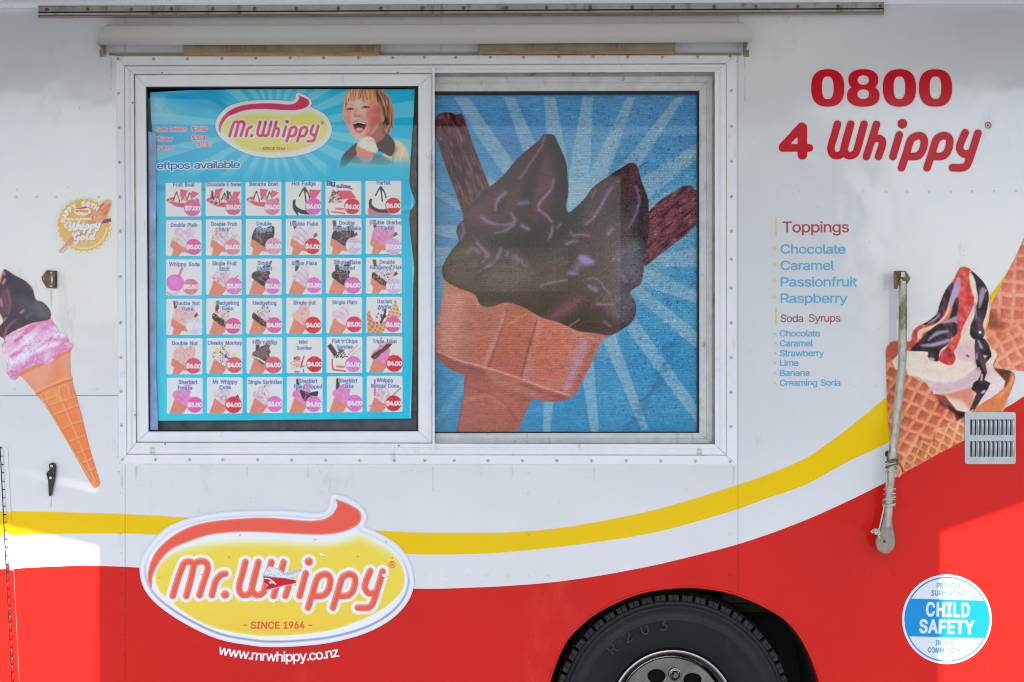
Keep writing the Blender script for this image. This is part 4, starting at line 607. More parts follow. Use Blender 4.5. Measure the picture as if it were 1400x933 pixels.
    for i in range(620):
        x, y = random.uniform(2, 100), random.uniform(432, 518)
        A.ell(x, y, random.uniform(.6, 1.8), random.uniform(.4, 1.0), random.choice([(206, 96, 156), (250, 236, 242), (232, 166, 204), (246, 214, 230), (190, 120, 176)]), random.uniform(-1.2, .2), .4, .55, clip=m)
    # dipped top
    ch = q7([(28,62),(45,52),(120,100),(200,140),(260,210),(285,292),(340,310),(392,362),(402,440),(340,462),(250,480),(170,515),(100,548),(40,590),(32,612),(-60,560),(-120,500),(-60,470),(0,500),(25,450),(0,390),(-30,250),(5,150)])
    m = A.mask(ch)
    A.poly(q7([(40,600),(100,560),(250,492),(400,450)]), (226, 112, 110), 1.5, .6)
    n = noise(X, Y, 18, 17, .9, 2, 2)
    g = np.clip((X - 10) / 50, 0, 1)
    col = np.stack([62 + 30 * (n - .4) + 10 * g, 56 + 26 * (n - .4) + 14 * g, 72 + 22 * (n - .4) + 8 * g], -1)
    A.C[:] = A.C * (1 - m[..., None]) + col * m[..., None]
    A.poly(q7([(0,230),(60,200),(90,300),(60,420),(10,400)]), (126, 84, 96), 4, .7, clip=m)
    A.poly(q7([(150,280),(280,300),(330,350),(250,420),(200,380)]), (104, 100, 112), 8, .5, clip=m)
    A.poly(q7([(280,310),(340,325),(385,370),(390,430),(320,440),(290,380)]), (112, 106, 108), 5, .7, clip=m)
    for p, r, cc in (([(28,75),(36,90)], 1.4, (230,150,170)), ([(25,160),(38,135)], 1.8, (226,156,180)), ([(5,290),(14,340)], 1.6, (200,140,160)), ([(165,398),(186,378)], 1.2, (200,160,170)), ([(30,460),(45,440)], 1.2, (210,150,150)), ([(40,600),(40,560),(70,500),(130,450)], [2,2,1.4,1], (170,100,100)), ([(-5,520),(20,570)], 2.4, (110,64,72)), ([(60,210),(80,300),(68,400)], 1.2, (150,90,100)), ([(215,430),(250,400),(300,395)], 3, (90,88,98))):
        A.stroke(q7(p), r, cc, 1.2, .8, clip=m)
    A.speck(np.ones(X.shape), 2, 19, 5)
    A.out = smooth(CONE1_OUT)
    return A

# ---- round stickers
def art_gold():
    random.seed(3)
    A = Art(72, 266, 161, 351, .5, (252, 206, 128))
    X, Y = A.X, A.Y
    cx, cy = 114.8, 308.3
    ang = np.arctan2(Y - cy, X - cx); rad = np.hypot(X - cx, Y - cy)
    sc = 38.2 + 1.1 * np.cos(ang * 30)
    A.C[:] = np.array((249, 240, 220))
    A.mix((slice(None), slice(None)), A.cover(rad - sc + 2.2, .4), (250, 188, 112))
    A.mix((slice(None), slice(None)), A.cover(rad - 34, 5) * np.clip((cy + 18 - Y) / 60, 0, .8), (248, 170, 92))
    arc = A.cover(np.abs(rad - 31.5) - .8, .6) * ((ang > .1) & (ang < 2.1))
    A.mix((slice(None), slice(None)), arc * .8, (254, 238, 206))
    g8 = lambda p: [(60 + u * .1072, 260 + v * .1072) for u, v in p]
    # cone and swirl
    A.poly(g8([(195,775),(215,785),(300,720),(520,560),(560,520),(380,560),(300,650)]), (222, 152, 132), .8)
    A.stroke(g8([(200,795),(240,790),(300,735)]), .7, (150, 140, 170), .5, .7)
    sw = g8([(540,330),(600,240),(700,190),(760,140),(820,122),(858,150),(850,230),(800,330),(740,420),(640,440),(560,420)])
    m = A.mask(sw)
    n = noise(X, Y, 3.2, 9, -.8, 2, 2)
    col = n[..., None] * np.array([252, 196, 150]) + (1 - n[..., None]) * np.array([232, 124, 92])
    A.C[:] = A.C * (1 - m[..., None]) + col * m[..., None]
    A.stroke(g8([(760,180),(720,215)]), 1.4, (180, 90, 80), .8, .7); A.stroke(g8([(840,190),(800,270),(770,320)]), 1.2, (214, 100, 84), .8, .7)
    for i in range(70):
        u, v = random.uniform(560, 740), random.uniform(230, 410)
        A.ell(60 + u * .1072, 260 + v * .1072, .8, .6, random.choice([(236, 130, 96), (255, 232, 200), (214, 106, 80)]), a=.8)
    A.poly(g8([(730,432),(765,378),(855,358),(860,405)]), (124, 82, 120), .6, sm=False)
    A.ell(60 + 490 * .1072, 260 + 272 * .1072, 11.5, 5.6, (252, 232, 200)); 
    A.stroke(g8([(410,238),(480,232),(540,222)]), [.5, 1, 1.2], (196, 84, 84), .4)
    A.text("Mr.Whippy", 60 + 405 * .1072, 260 + 285 * .1072, 3.4, 60 + 568 * .1072, (206, 110, 100), .2, rot=-.02)
    for i, ch in enumerate("HAPPY 50TH"):                  # around the upper rim
        th = math.radians(-166 + i * 12.2 + (2 if i > 5 else 0))
        r = 26.5
        bx, by = cx + r * math.cos(th), cy + r * math.sin(th)
        if ch != ' ': A.text(ch, bx - 2.4 * -math.sin(th), by - 2.4 * math.cos(th), 5.6, None, (255, 250, 240), .75, rot=th + math.pi / 2)
    A.text("50th anniversary", 60 + 300 * .1072, 260 + 385 * .1072, 2.6, 60 + 610 * .1072, (254, 240, 222), .35, rot=-.03)
    Wt = (255, 253, 250)
    # script words
    for off, cc, r in (((.7, .8), (150, 132, 160), 1.25), ((0, 0), Wt, 1.35)):
        S = lambda p: [(60 + u * .1072 + off[0], 260 + v * .1072 + off[1]) for u, v in p]
        for p in ([(290,480),(270,455),(310,415),(340,420),(325,510),(345,505),(390,425),(380,500),(400,505),(450,400)], [(450,400),(425,505)], [(432,480),(455,450),(470,455),(460,500),(478,500)], [(500,450),(490,495),(505,495)], [(507,425),(508,427)],
                  [(540,450),(510,545)], [(530,470),(560,445),(575,465),(550,495),(530,495)], [(605,445),(585,545)], [(600,465),(630,440),(645,455),(620,490),(600,490)], [(670,430),(660,470),(690,470),(715,425)], [(715,425),(700,480),(670,520),(660,505)],
                  [(450,560),(430,545),(400,575),(395,625),(430,620),(450,600),(440,640),(410,690),(390,670)], [(380,580),(370,560)], [(510,600),(490,590),(475,620),(495,635),(520,610),(510,600)], [(570,530),(545,625),(560,630)], [(620,590),(600,585),(590,620),(610,625),(630,590)], [(655,540),(625,620),(645,625)]):
            A.stroke(S(p), r, cc, .35)
    A.sd = lambda X, Y: np.minimum(np.hypot(X - cx, Y - cy) - (38.2 + 1.1 * np.cos(np.arctan2(Y - cy, X - cx) * 30)), np.minimum(sd_polys(X, Y, [sw]) - 1, sd_polys(X, Y, [g8([(190,770),(200,800),(240,795),(320,720),(420,640),(400,540)])]) - .6))
    return A

def art_child():
    A = Art(1231, 783.5, 1358, 910, .55, (206, 211, 216))
    cx, cy, r = 1294.6, 847, 61.3
    X, Y = A.X, A.Y
    al = (slice(None), slice(None))
    d = np.hypot(X - cx, Y - cy)
    B = (22, 134, 196); B2 = (18, 104, 172)
    A.mix(al, A.cover(np.abs(d - 57.2) - .8, 0), B2)
    s = .026
    top, bot = 818.7 + (X - 1246) * s, 870.2 + (X - 1241) * s
    band = A.cover(np.maximum(top - Y, Y - bot), 0) * A.cover(d - 57.2, 0)
    A.mix(al, band, B)
    W = (206, 211, 216)
    R = .022
    A.text("PROUDLY", 1281, 804.3, 7.2, 1313.8, B2, .16, rot=R, track=.14)
    A.text("SUPPORTING", 1273.5, 814.6, 7.2, 1320, B2, .16, rot=R, track=.14)
    A.text("CHILD", 1266.5, 842.2, 18.2, 1325, W, .9, rot=R, track=.2)
    A.text("SAFETY", 1257.5, 865, 17.4, 1331, W, .95, rot=R, track=.16)
    A.text("IN OUR", 1279.3, 882.4, 6.8, 1304, B2, .16, rot=R, track=.14)
    A.text("COMMUNITY", 1268.5, 892.3, 7, 1313.5, B2, .16, rot=R, track=.14)
    A.sd = lambda X, Y: np.hypot(X - cx, Y - cy) - r
    return A

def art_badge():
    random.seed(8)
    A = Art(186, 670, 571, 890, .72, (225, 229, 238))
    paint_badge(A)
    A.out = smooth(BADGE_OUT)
    return A

# ---- the price list: header sheet, tall sheet, 36 cards, 36 round price stickers
def art_header():
    random.seed(5)
    A = Art(202, 117, 570, 251, .62, (38, 176, 212))
    X, Y = A.X, A.Y
    n = noise(X, Y, 40, 3, octv=3)
    g = np.clip((X - 300) / 260, 0, 1)
    A.C[:] = np.stack([52 - 24 * g + 30 * (n - .5), 176 + 6 * g + 20 * (n - .5), 214 + 2 * g + 10 * (n - .5)], -1)
    cx, cy = 374, 172
    ang = np.arctan2(Y - cy, X - cx)
    R = np.hypot(X - cx, Y - cy)
    k = np.array([-3.08, -2.74, -2.42, -2.12, -1.9, -1.68, -1.42, -1.16, -.9, -.64, -.38, -.12, .16, .42, .7, .98, 1.26, 1.5, 1.76, 2.04, 2.32, 2.62, 2.9])
    wd = np.array([.05, .08, .09, .07, .05, .05, .06, .07, .09, .08, .07, .06, .06, .07, .07, .06, .05, .05, .05, .07, .07, .06, .05])
    for a, w in zip(k, wd):
        m = np.clip(.5 - (np.abs(ang - a) - w) * R / 1.6, 0, 1) * .5
        A.C[:] = A.C * (1 - m[..., None]) + np.array((158, 212, 222.)) * m[..., None]
    hal = np.clip(1.35 - R / 105, 0, 1)[..., None] * .3
    A.C[:] = A.C * (1 - hal) + np.array((150, 214, 224.)) * hal
    cl = np.clip((noise(X, Y, 22, 9, octv=3) - .4) * 3, 0, 1) * np.exp(-(((X - 222) / 26) ** 2 + ((Y - 142) / 22) ** 2)) * .9
    A.C[:] = A.C * (1 - cl[..., None]) + np.array((165, 200, 206.)) * cl[..., None]
    A.poly([(230,130),(260,124),(292,122),(312,150),(280,148),(248,140)], (0, 148, 206), 6, .7)
    lo = np.clip((Y - 226) / 20, 0, 1)[..., None] * .7
    A.C[:] = A.C * (1 - lo) + np.array((28, 180, 214.)) * lo
    # girl or boy with an ice cream, a generic laughing child
    sk = (238, 180, 160)
    A.poly([(459,232),(466,222),(477,212),(486,203),(498,210),(520,216),(532,196),(543,192),(552,198),(558,208),(561,224),(556,236),(520,240),(480,240)], (226, 200, 158), 1)
    A.poly([(464,229),(468,214),(478,203),(488,196),(492,205),(486,214),(474,226),(467,231)], (84, 62, 60), 1)
    A.poly([(486,214),(505,212),(520,212),(535,222),(525,226),(500,224),(478,222)], (96, 96, 108), 1.6, .8)
    A.poly([(516,192),(524,182),(531,184),(539,194),(540,206),(534,214),(522,208),(508,204)], (70, 48, 46), 1)
    A.stroke([(543,202),(538,214),(537,226)], 1.4, (176, 128, 92), 1.2, .7); A.stroke([(551,204),(547,220)], 1.2, (250, 226, 190), 1.2, .8)
    A.poly([(506,168),(522,170),(527,185),(516,195),(503,196),(500,185)], (176, 92, 84), 1.2)
    A.poly([(470,140),(474,128),(486,121),(502,121),(514,126),(523,140),(523,156),(518,170),(511,181),(500,189),(492,192),(485,189),(478,180),(473,168),(470,156)], sk, .8)
    A.poly([(505,140),(520,145),(520,165),(508,184),(498,190),(502,170)], (214, 118, 108), 3, .75)
    A.poly([(471,150),(478,152),(480,172),(486,186),(478,180),(472,166)], (226, 130, 130), 2, .5)
    A.ell(504, 159, 6, 5, (230, 120, 122), soft=3, a=.5); A.ell(477, 163, 4, 5, (232, 138, 138), soft=2, a=.45); A.poly([(512,146),(522,150),(520,168),(508,184),(500,189),(506,172)], (186, 96, 84), 3, .6)
    A.ell(490, 140, 9, 6, (250, 210, 194), soft=4, a=.7)
    A.poly([(468,168),(469,144),(472,130),(479,122),(488,119),(510,119),(522,123),(532,133),(538,150),(538,170),(535,180),(529,183),(524,178),(526,166),(520,150),(516,140),(509,142),(505,136),(498,140),(492,134),(484,139),(478,138),(474,146),(471,158)], (206, 146, 110), .8)
    A.poly([(512,124),(524,128),(534,142),(537,168),(531,182),(523,182),(524,160),(518,142)], (112, 74, 56), 2, .8)
    for p, cc in (([(484,120),(478,128),(474,140)], (238,190,150)), ([(492,120),(488,130),(486,138)], (240,196,160)), ([(500,120),(499,130),(496,138)], (184,118,84)), ([(506,120),(509,130),(508,140)], (236,186,140)), ([(516,124),(524,138),(528,156),(526,172)], (206,160,130)), ([(524,130),(532,146),(534,166)], (190,136,100)), ([(479,124),(472,138),(470,156)], (232,178,150)), ([(496,121),(493,130),(491,136)], (166,104,76)), ([(532,172),(528,180)], (220,160,120))):
        A.stroke(p, .8, cc, .5, .8)
    A.ell(527, 166, 4, 6, (60, 34, 34), soft=2, a=.8); A.ell(523, 163, 2.6, 4.4, (214, 128, 112), soft=.8)
    hm = A.mask([(468,168),(469,144),(472,130),(479,122),(488,119),(510,119),(522,123),(532,133),(538,150),(538,170),(535,180),(529,183),(524,178),(526,166),(520,150),(516,140),(509,142),(505,136),(498,140),(492,134),(484,139),(478,138),(474,146),(471,158)])
    A.C += (hm * (noise(X, Y, 1.0, 31, 1.45, 9, 2) - .5))[..., None] * np.array([120, 105, 85.])
    fm = A.mask([(472,146),(514,142),(522,150),(518,172),(500,188),(490,190),(478,178)], soft=2)
    A.C += (fm * (noise(X, Y, 5, 33, octv=2) - .5))[..., None] * np.array([26, 34, 30.])
    for x, y, r in ((478.5, 149.3, 0), (499.5, 146.8, -.1)):
        A.stroke([(x - 4, y + .6), (x, y - 1.2), (x + 4.6, y + .4)], .8, (110, 58, 52), .5); A.ell(x, y + .4, 1.9, 1.1, (52, 40, 46), soft=.3); A.ell(x - .6, y, .5, .4, (240, 236, 240))
        A.stroke([(x - 4, y - 5), (x + 1, y - 6.6), (x + 6, y - 4.6)], .7, (206, 142, 122), .7, .8)
    A.stroke([(487,148),(485.5,155),(484,158)], 1.2, (226, 140, 132), 1, .6); A.ell(488.5, 158.5, 5, 2, (226, 128, 126), soft=1, a=.8); A.ell(486, 159.6, 1.1, .6, (140, 50, 54)); A.ell(491.5, 159, 1.1, .6, (140, 50, 54))
    A.poly([(482,170),(486,166),(494,166.5),(500,168),(501.5,172),(498,178),(492,183),(486,180),(483,175)], (222, 96, 108), .6)
    A.poly([(483.5,171),(487,168.4),(494,168.6),(499.6,170.6),(498,176),(492.4,180),(487,178),(484.6,174.6)], (40, 22, 26), .5)
    A.stroke([(484.5,169.2),(490,167.4),(498.6,169.4)], .8, (244, 232, 226), .3); A.ell(491.4, 177, 4.6, 2.4, (232, 170, 172), soft=.6)
    A.poly([(487,206),(489,196),(494,190),(501,187),(508,188),(513,193),(515,200),(517,205),(513,209),(505,209),(496,203)], (238, 216, 196), .6)
    A.poly([(487,200),(496,204),(505,208),(512,209),(508,217),(498,221),(489,213)], (226, 140, 110), .6)
    A.stroke([(503,193),(509,192),(513,196)], .9, (196, 158, 136), .6, .8); A.ell(497, 196, 4, 3, (248, 232, 216), soft=1.4)
    A.poly([(490,214),(498,219),(509,214),(507,222),(498,224)], (216, 150, 172), .8)
    fade = np.clip((Y - 212) / 20, 0, 1)[..., None] * A.mask([(448,205),(570,205),(570,246),(448,246)], sm=False, soft=3)[..., None]
    A.C[:] = A.C * (1 - fade) + np.array((34, 182, 214.)) * fade
    # brand badge, smaller and sun-faded
    sx = (453.5 - 294.5) / (566 - 191.)
    sy = (216.0 - 127.5) / (885 - 675.5)
    paint_badge(A, (sx, 294.5 - 191 * sx, sy, 127.5 - 675.5 * sy), (208, 62, 96), (242, 222, 134), small=True, tear=False)
    H = (238, 214, 220)
    rc = (208, 66, 92)
    A.text("Soft Drinks", 213.2, 180.2, 5.8, 255, rc, .12, .7, H, rot=-.01); A.text("$2.50", 262, 179.6, 6, 283.5, rc, .12, .7, H)
    A.text("Water", 213.6, 193, 5.8, 236, rc, .12, .7, H, rot=-.01); A.text("$3.00", 262.4, 191.8, 6, 283.6, rc, .12, .7, H)
    A.text("Flakes", 213.8, 205, 5.6, 237, rc, .12, .7, H, rot=-.01); A.text("$1.00", 269.4, 200.8, 5.8, 288.6, (214, 96, 124), .12, .7, H)
    for i in range(14):
        if i < 2: A.ell(257 + i * 2.3, 179.2, .55, .55, rc)
        if i < 12: A.ell(238 + i * 2.05, 192.2, .5, .5, rc); A.ell(239 + i * 2.05, 204.2, .5, .5, rc)
    A.text("eftpos available", 215, 231.6, 9.6, 328, (34, 100, 162), .25, 1.2, (226, 234, 240), rot=-.017)
    A.out = [(205,126.5),(260,123.5),(330,122.3),(450,122),(567,122.4),(566,150),(563,190),(560.5,230),(559.5,247),(450,248),(320,249),(212,250.5),(210.5,215),(208.5,190),(206,150)]
    return A

def art_list():
    A = Art(208, 243, 571, 578, 1.6, (30, 182, 214))
    X, Y = A.X, A.Y
    n = noise(X, Y, 50, 13, octv=2)
    g = np.clip((X - 210) / 350, 0, 1); h = np.clip((Y - 250) / 320, 0, 1)
    A.C[:] = np.stack([64 - 44 * g - 6 * h + 18 * (n - .5), 190 - 10 * g + 12 * h + 10 * (n - .5), 218 + 4 * h + 6 * (n - .5)], -1)
    A.stroke([(209, 245), (240, 250.5), (300, 252)], 1, (118, 196, 206), 1, .6)
    A.poly([(210,252),(250,256),(300,257),(300,261),(214,262)], (16, 150, 190), 2, .7)
    A.stroke([(552, 285), (566, 283)], 2, (90, 200, 225), 2, .7); A.stroke([(552, 291), (566, 289)], 2, (10, 140, 180), 2, .6)
    A.stroke([(564.5, 250), (563, 300), (564, 350), (565.5, 400), (564.5, 480), (560.8, 572)], .9, (214, 232, 238), .5, .7)
    A.out = [(212,247),(300,245.6),(420,244.5),(559,243.6),(560.5,255),(565,268),(568,275),(566,282),(560.5,289),(559.5,300),(561,320),(564,345),(566.5,366),(565,390),(564.5,430),(564,480),(563,530),(562,572.5),(450,573.6),(330,575),(212,575.5),(212,480),(212.5,380),(213,330),(214.5,300),(213,280),(209.5,262)]
    return A

SAL, CRM, CHO, PNK = (238, 136, 112), (224, 204, 214), (58, 48, 56), (232, 140, 190)
RED, MAG, LIL = (214, 38, 54), (232, 96, 176), (204, 184, 218)
CARDS = [
 [("Fruit Boat|", 'boat', "7.00", (226, 100, 150)), ("Chocolate Extreme|", 'boatx', "8.00", (222, 92, 128)), ("Banana Boat|", 'boat', "8.00", (232, 120, 158)), ("Hot Fudge|", 'fudge', "6.00", MAG), ("Big Sundae|", 'tub', "6.00", RED), ("Parfait|", 'fudger', "6.00", RED)],
 [("Double Plain|", 'd.', "5.00", (232, 84, 156)), ("Double Fruit|Stick", 'ds', "6.00", (232, 128, 142)), ("Double|Dipped", 'dd', "8.00", (238, 150, 166)), ("Double Flake|", 'df', "6.50", (214, 46, 60)), ("Double|Dipped Flake", 'ddf', "7.00", LIL), ("Double Sherbert|Flake", 'dpf', "7.00", (202, 168, 210))],
 [("Whippy Soda|", 'soda', "5.50", (232, 112, 140)), ("Single Fruit|Stick", 'ss', "3.50", (222, 116, 190)), ("Single|Dipped", 'sd', "3.50", (232, 112, 184)), ("Single Flake|", 'sf', "3.50", (230, 112, 184)), ("Single Flake|Dipped", 'sdf', "4.00", (228, 104, 182)), ("Double|Hedgehog Flake", 'dhf', "7.50", (204, 178, 214))],
 [("Double Nut|Flake", 'dnf', "7.00", (212, 204, 230)), ("Hedgehog|Flake", 'shf', "5.00", (232, 86, 146)), ("Hedgehog|", 'sh', "4.50", (234, 96, 152)), ("Single nut|", 'sn', "4.00", (218, 52, 62)), ("Single Plain|", 's.', "3.00", (222, 48, 98)), ("Danish|Waffle", 'waf', "6.50", (226, 86, 150))],
 [("Double Nut|", 'dn', "6.00", (226, 86, 104)), ("Cheeky Monkey|", 'sm', "4.00", (232, 92, 104)), ("Fish'n'Chip|", 'scf', "4.00", (232, 92, 106)), ("Mini|Sundae", 'mini', "4.00", (216, 42, 52)), ("Fish'n'Chips|Sundae", 'tubf', "6.00", (232, 112, 186)), ("Triple Treat|", 'st', "4.00", (216, 38, 48))],
 [("Sherbert|Freeze", 'sp', "3.50", (238, 98, 166)), ("Mr Whippy|Cone", 'ssk', "4.00", (222, 54, 70)), ("Single Sprinkles|", 'ss', "3.00", (236, 116, 180)), ("Sherbert|Flake Dipped", 'spdf', "4.50", (236, 112, 178)), ("Sherbert|Flake", 'spf', "4.00", (234, 112, 182)), ("Whippy|Bobble Cone", 'ssb', "4.00", (218, 40, 48))]]

def card_pos(r, c):
    return 226.4 + 54.65 * c + .35 * r, 246.9 + 53.95 * r - .52 * c

def art_card(r, c):
    rnd = random.Random(r * 6 + c)
    name, kind, price, pc = CARDS[r][c]
    x0, y0 = card_pos(r, c)
    warm = c / 5
    A = Art(x0 - .6, y0 - .6, x0 + 49.6, y0 + 50, .62, (232 - 6 * warm, 226 - 4 * warm, 224 - 8 * warm))
    P = lambda pts: [(x0 + u, y0 + v) for u, v in pts]
    flake = 'f' in kind and not kind.startswith('fudge') and kind not in ('waf', 'tubf')
    FL = (96, 60, 62)
    if kind in ('waf',):
        m = A.mask(P([(2,50),(1,22),(6,18),(24,34),(34,30),(22,50)]), sm=False); waffle(A, m, .6, 5, (230, 158, 112), 3)
        m = A.mask(P([(26,30),(40,3),(46,22),(49,24),(40,32),(30,34)]), sm=False); waffle(A, m, .2, 5, (238, 160, 130), 4)
        A.poly(P([(5,20),(14,16),(27,15),(25,30),(17,37),(9,30)]), (238, 216, 222), .6)
        for q in range(14): A.ell(x0 + rnd.uniform(10, 27), y0 + rnd.uniform(16, 36), rnd.uniform(.8, 2), rnd.uniform(.6, 1.4), rnd.choice([(50, 36, 44), (70, 44, 50), (216, 86, 120)]), rnd.uniform(-1, 1))
        A.stroke(P([(26, 15), (25, 24), (20, 35)]), 1.4, (46, 34, 42), .5)
    elif kind.startswith('boat'):
        A.poly(P([(1,27),(10,23),(24,24),(40,24),(46,27),(44,33),(32,37),(16,36),(8,32)]), (220, 84, 118), .5)
        A.poly(P([(9,28),(18,21),(38,21),(40,29),(24,31)]), (240, 214, 190), .8)
        for x, h, w in ((15, 16, 1), (26, 18, 0), (33, 17, 1)):
            A.stroke(P([(x, h), (x - 4, 27)]), .9, (52, 44, 52), .3, .9); A.stroke(P([(x, h), (x + 4, 29)]), .8, (52, 44, 52), .3, .9); A.poly(P([(x, h + 2), (x + 3, 28), (x - 3, 28)]), (236, 220, 220), .6, .8)
        A.poly(P([(20,12),(31,14),(24,26),(20,22)] if kind == 'boat' else [(13,13),(24,11),(17,26),(12,24)]), (228, 92, 126), .4, sm=False)
        A.poly(P([(36,14),(46,18),(38,24),(34,22)] if kind == 'boat' else [(38,16),(48,16),(42,27),(36,25)]), (226, 98, 128), .4, sm=False)
        A.ell(x0 + 27, y0 + 26, 2.4, 2, (242, 160, 110), soft=.6)
        if kind == 'boatx':
            for q in range(46): A.ell(x0 + rnd.uniform(7, 36), y0 + rnd.uniform(20, 34), rnd.uniform(.5, 1.4), .6, rnd.choice([CHO, (206, 110, 110), (236, 190, 180), CHO]), rnd.uniform(-1, 1))
            for x in (9, 30): A.stroke(P([(x, 16), (x + 1, 25)]), 1.4, FL)
        if kind == 'boat': A.ell(x0 + 6, y0 + 28, 2.6, 1.6, (240, 190, 120), soft=.8)
    elif kind.startswith('fudge'):
        bx = 0 if kind == 'fudge' else -5
        A.poly(P([(12 + bx,32),(16 + bx,24),(22 + bx,14),(26 + bx,11),(31 + bx,16),(36 + bx,28),(36 + bx,42),(16 + bx,44)]), (238, 224, 214), .6)
        A.poly(P([(10 + bx,30),(14 + bx,28),(14 + bx,36),(24 + bx,42),(38 + bx,42),(36 + bx,48),(20 + bx,47),(11 + bx,42)]), (50, 44, 56), .5)
        if kind == 'fudger': A.poly(P([(5,40),(16,46),(34,47),(32,50),(6,50)]), (228, 110, 120), .4)
        for p in ([(26,12),(22,17),(19,23)], [(26,12),(27,22),(28,31)], [(26,12),(31,19),(33,26)]):
            A.stroke(P([(u + bx, v) for u, v in p]), [1.5, .8, 1.0], (46, 40, 52), .3)
        if kind == 'fudge': A.poly(P([(32,14),(49,15),(40,27),(34,25)]), (226, 92, 126), .4, sm=False); A.stroke(P([(12, 42), (17, 49)]), 1, (50, 44, 56)); A.stroke(P([(18, 46), (22, 50)]), .8, (230, 228, 230))
    elif kind.startswith('tub'):
        A.poly(P([(7,30),(34,30),(32,46),(9,46)]) if kind == 'tubf' else P([(5,36),(34,32),(34,50),(6,50)]), (240, 230, 222), .5, sm=False)
        A.stroke(P([(8,31),(9,44),(18,46)] if kind == 'tubf' else [(3,42),(5,50)]), 1, (222, 82, 72)); A.stroke(P([(9,45),(26,47)]), 1, (222, 82, 72))
        A.text("Whippy", x0 + 13, y0 + 42, 2.6, x0 + 25, (226, 96, 70), .3)
        if kind == 'tub':
            A.poly(P([(16,16),(34,16),(42,26),(22,28)]), (224, 84, 106), .4, sm=False); A.stroke(P([(22,8),(36,14)]), 1, (216, 60, 84))
            A.poly(P([(4,32),(8,20),(12,17),(18,22),(24,32)]), (232, 190, 176), .6)
        for q in range(70):
            u = rnd.uniform(0, 1); w = rnd.uniform(-1, 1)
            A.ell(x0 + (14 if kind == 'tub' else 20) + w * (4 + 6 * u), y0 + (16 if kind == 'tub' else 17) + u * (16 if kind == 'tub' else 12), rnd.uniform(.5, 1.5), rnd.uniform(.4, .8), rnd.choice([CHO, (40, 34, 40), (84, 62, 62), (228, 150, 140) if kind == 'tub' else (120, 100, 92)]), rnd.uniform(-1.4, 1.4))
        if kind == 'tubf':
            A.poly(P([(1,13),(6,9),(15,22),(11,28)]), FL, .4, sm=False); A.stroke(P([(30,24),(42,12)]), 1.1, (240, 170, 190)); A.stroke(P([(33,27),(46,15)]), .9, (246, 190, 180))
    elif kind == 'soda':
        A.poly(P([(4,36),(16,44),(18,50),(2,50)]), (228, 216, 226), .8); A.ell(x0 + 12.5, y0 + 32, 12.4, 11.4, (232, 120, 190), .3, soft=.5); A.ell(x0 + 11, y0 + 30, 8, 6, (240, 140, 206), soft=2, a=.6)
        A.stroke(P([(17,25),(22,12)]), 1.4, (232, 100, 156)); A.stroke(P([(2,46),(9,50)]), 1.2, (236, 150, 140)); A.stroke(P([(10,48),(18,44)]), 1.4, (170, 170, 200), 1, .5)
    elif kind == 'mini':
        A.poly(P([(7,42),(24,42),(23,50),(8,50)]), (240, 234, 230), .4, sm=False); A.text("Whippy", x0 + 11, y0 + 48.5, 2, x0 + 18, (226, 90, 70), .3)
        A.poly(P([(6,42),(8,34),(14,28),(19,34),(24,42)]), (240, 206, 188), .6)
        for q in range(40): A.ell(x0 + rnd.gauss(14.5, 3.4), y0 + rnd.uniform(30, 43), .9, .6, rnd.choice([(232, 100, 110), (240, 180, 120), (226, 74, 90), (246, 232, 226)]), rnd.uniform(-1, 1))
        A.ell(x0 + 15, y0 + 29, 4, 3, (226, 96, 110), soft=.4); A.stroke(P([(20,40),(24,26)]), .9, (222, 66, 86)); A.ell(x0 + 11, y0 + 29, 1.4, 1.6, (60, 60, 64))
        A.stroke(P([(19,41),(25,39)]), .5, (70, 70, 80)); A.stroke(P([(23,44),(24,50)]), .6, (70, 80, 110))
    else:
        dbl = kind[0] == 'd'; o = kind[1:]
        pink = 'p' in o or 't' in o
        base = PNK if pink else CRM
        if flake and not dbl:
            A.poly(P([(13,3),(18,3),(17,24),(12,24)]), (92, 58, 70) if pink else FL, .4, sm=False)
        if flake and dbl:
            A.poly(P([(9,3),(14,3),(15,14),(11,14)]), (120, 66, 68), .4, sm=False); A.poly(P([(33,24),(42,19),(44,23),(34,28)]), (124, 72, 66), .4, sm=False)
        if kind == 'st': A.stroke(P([(17,24),(20,2)]), .9, (226, 84, 96))
        if 'k' in o: A.poly(P([(34,34),(42,23),(46,32)]), (72, 62, 66), .4, sm=False)
        if dbl:
            cone = P([(10,25),(20,32),(33,40),(30,45),(22,44),(17,50),(8,50),(10,40),(6,36),(8,26)])
            ice = P([(8,27),(10,19),(14,12),(20,10),(25,15),(30,11),(38,10),(39,20),(36,30),(33,40),(22,36),(14,30)])
        else:
            cone = P([(12,24),(30,36),(22,50),(3,50),(8,36)])
            ice = P([(8,26),(9,20),(15,17),(18,13),(23,11),(27,7),(35,3),(34,9),(31,14),(33,20),(31,24),(34,30),(31,37),(24,38),(14,31)])
        A.poly(cone, SAL, .5, sm=False)
        A.C += (noise(A.X, A.Y, 2.4, r * 7 + c)[..., None] - .5) * 14 * A.mask(cone, sm=False)[..., None]
        if dbl:
            A.stroke(P([(14,31),(19,46)]), .5, (222, 110, 88), .5, .6); A.stroke(P([(7,36),(18,41),(31,44)]), .6, (220, 108, 88), .5, .6); A.stroke(P([(24,37),(22,43)]), .5, (222, 110, 88), .5, .6)
        else:
            A.stroke(P([(9,32),(27,43)]), .5, (222, 108, 86), .6, .5)
        A.poly(ice, base, .5)
        ms = A.mask(ice)
        nn = noise(A.X, A.Y, 3.2, r * 11 + c, -1.0, 2.6, 2)
        A.C += ms[..., None] * ((nn - .5) * 44)[..., None] * np.array([1, 1.25, .9])
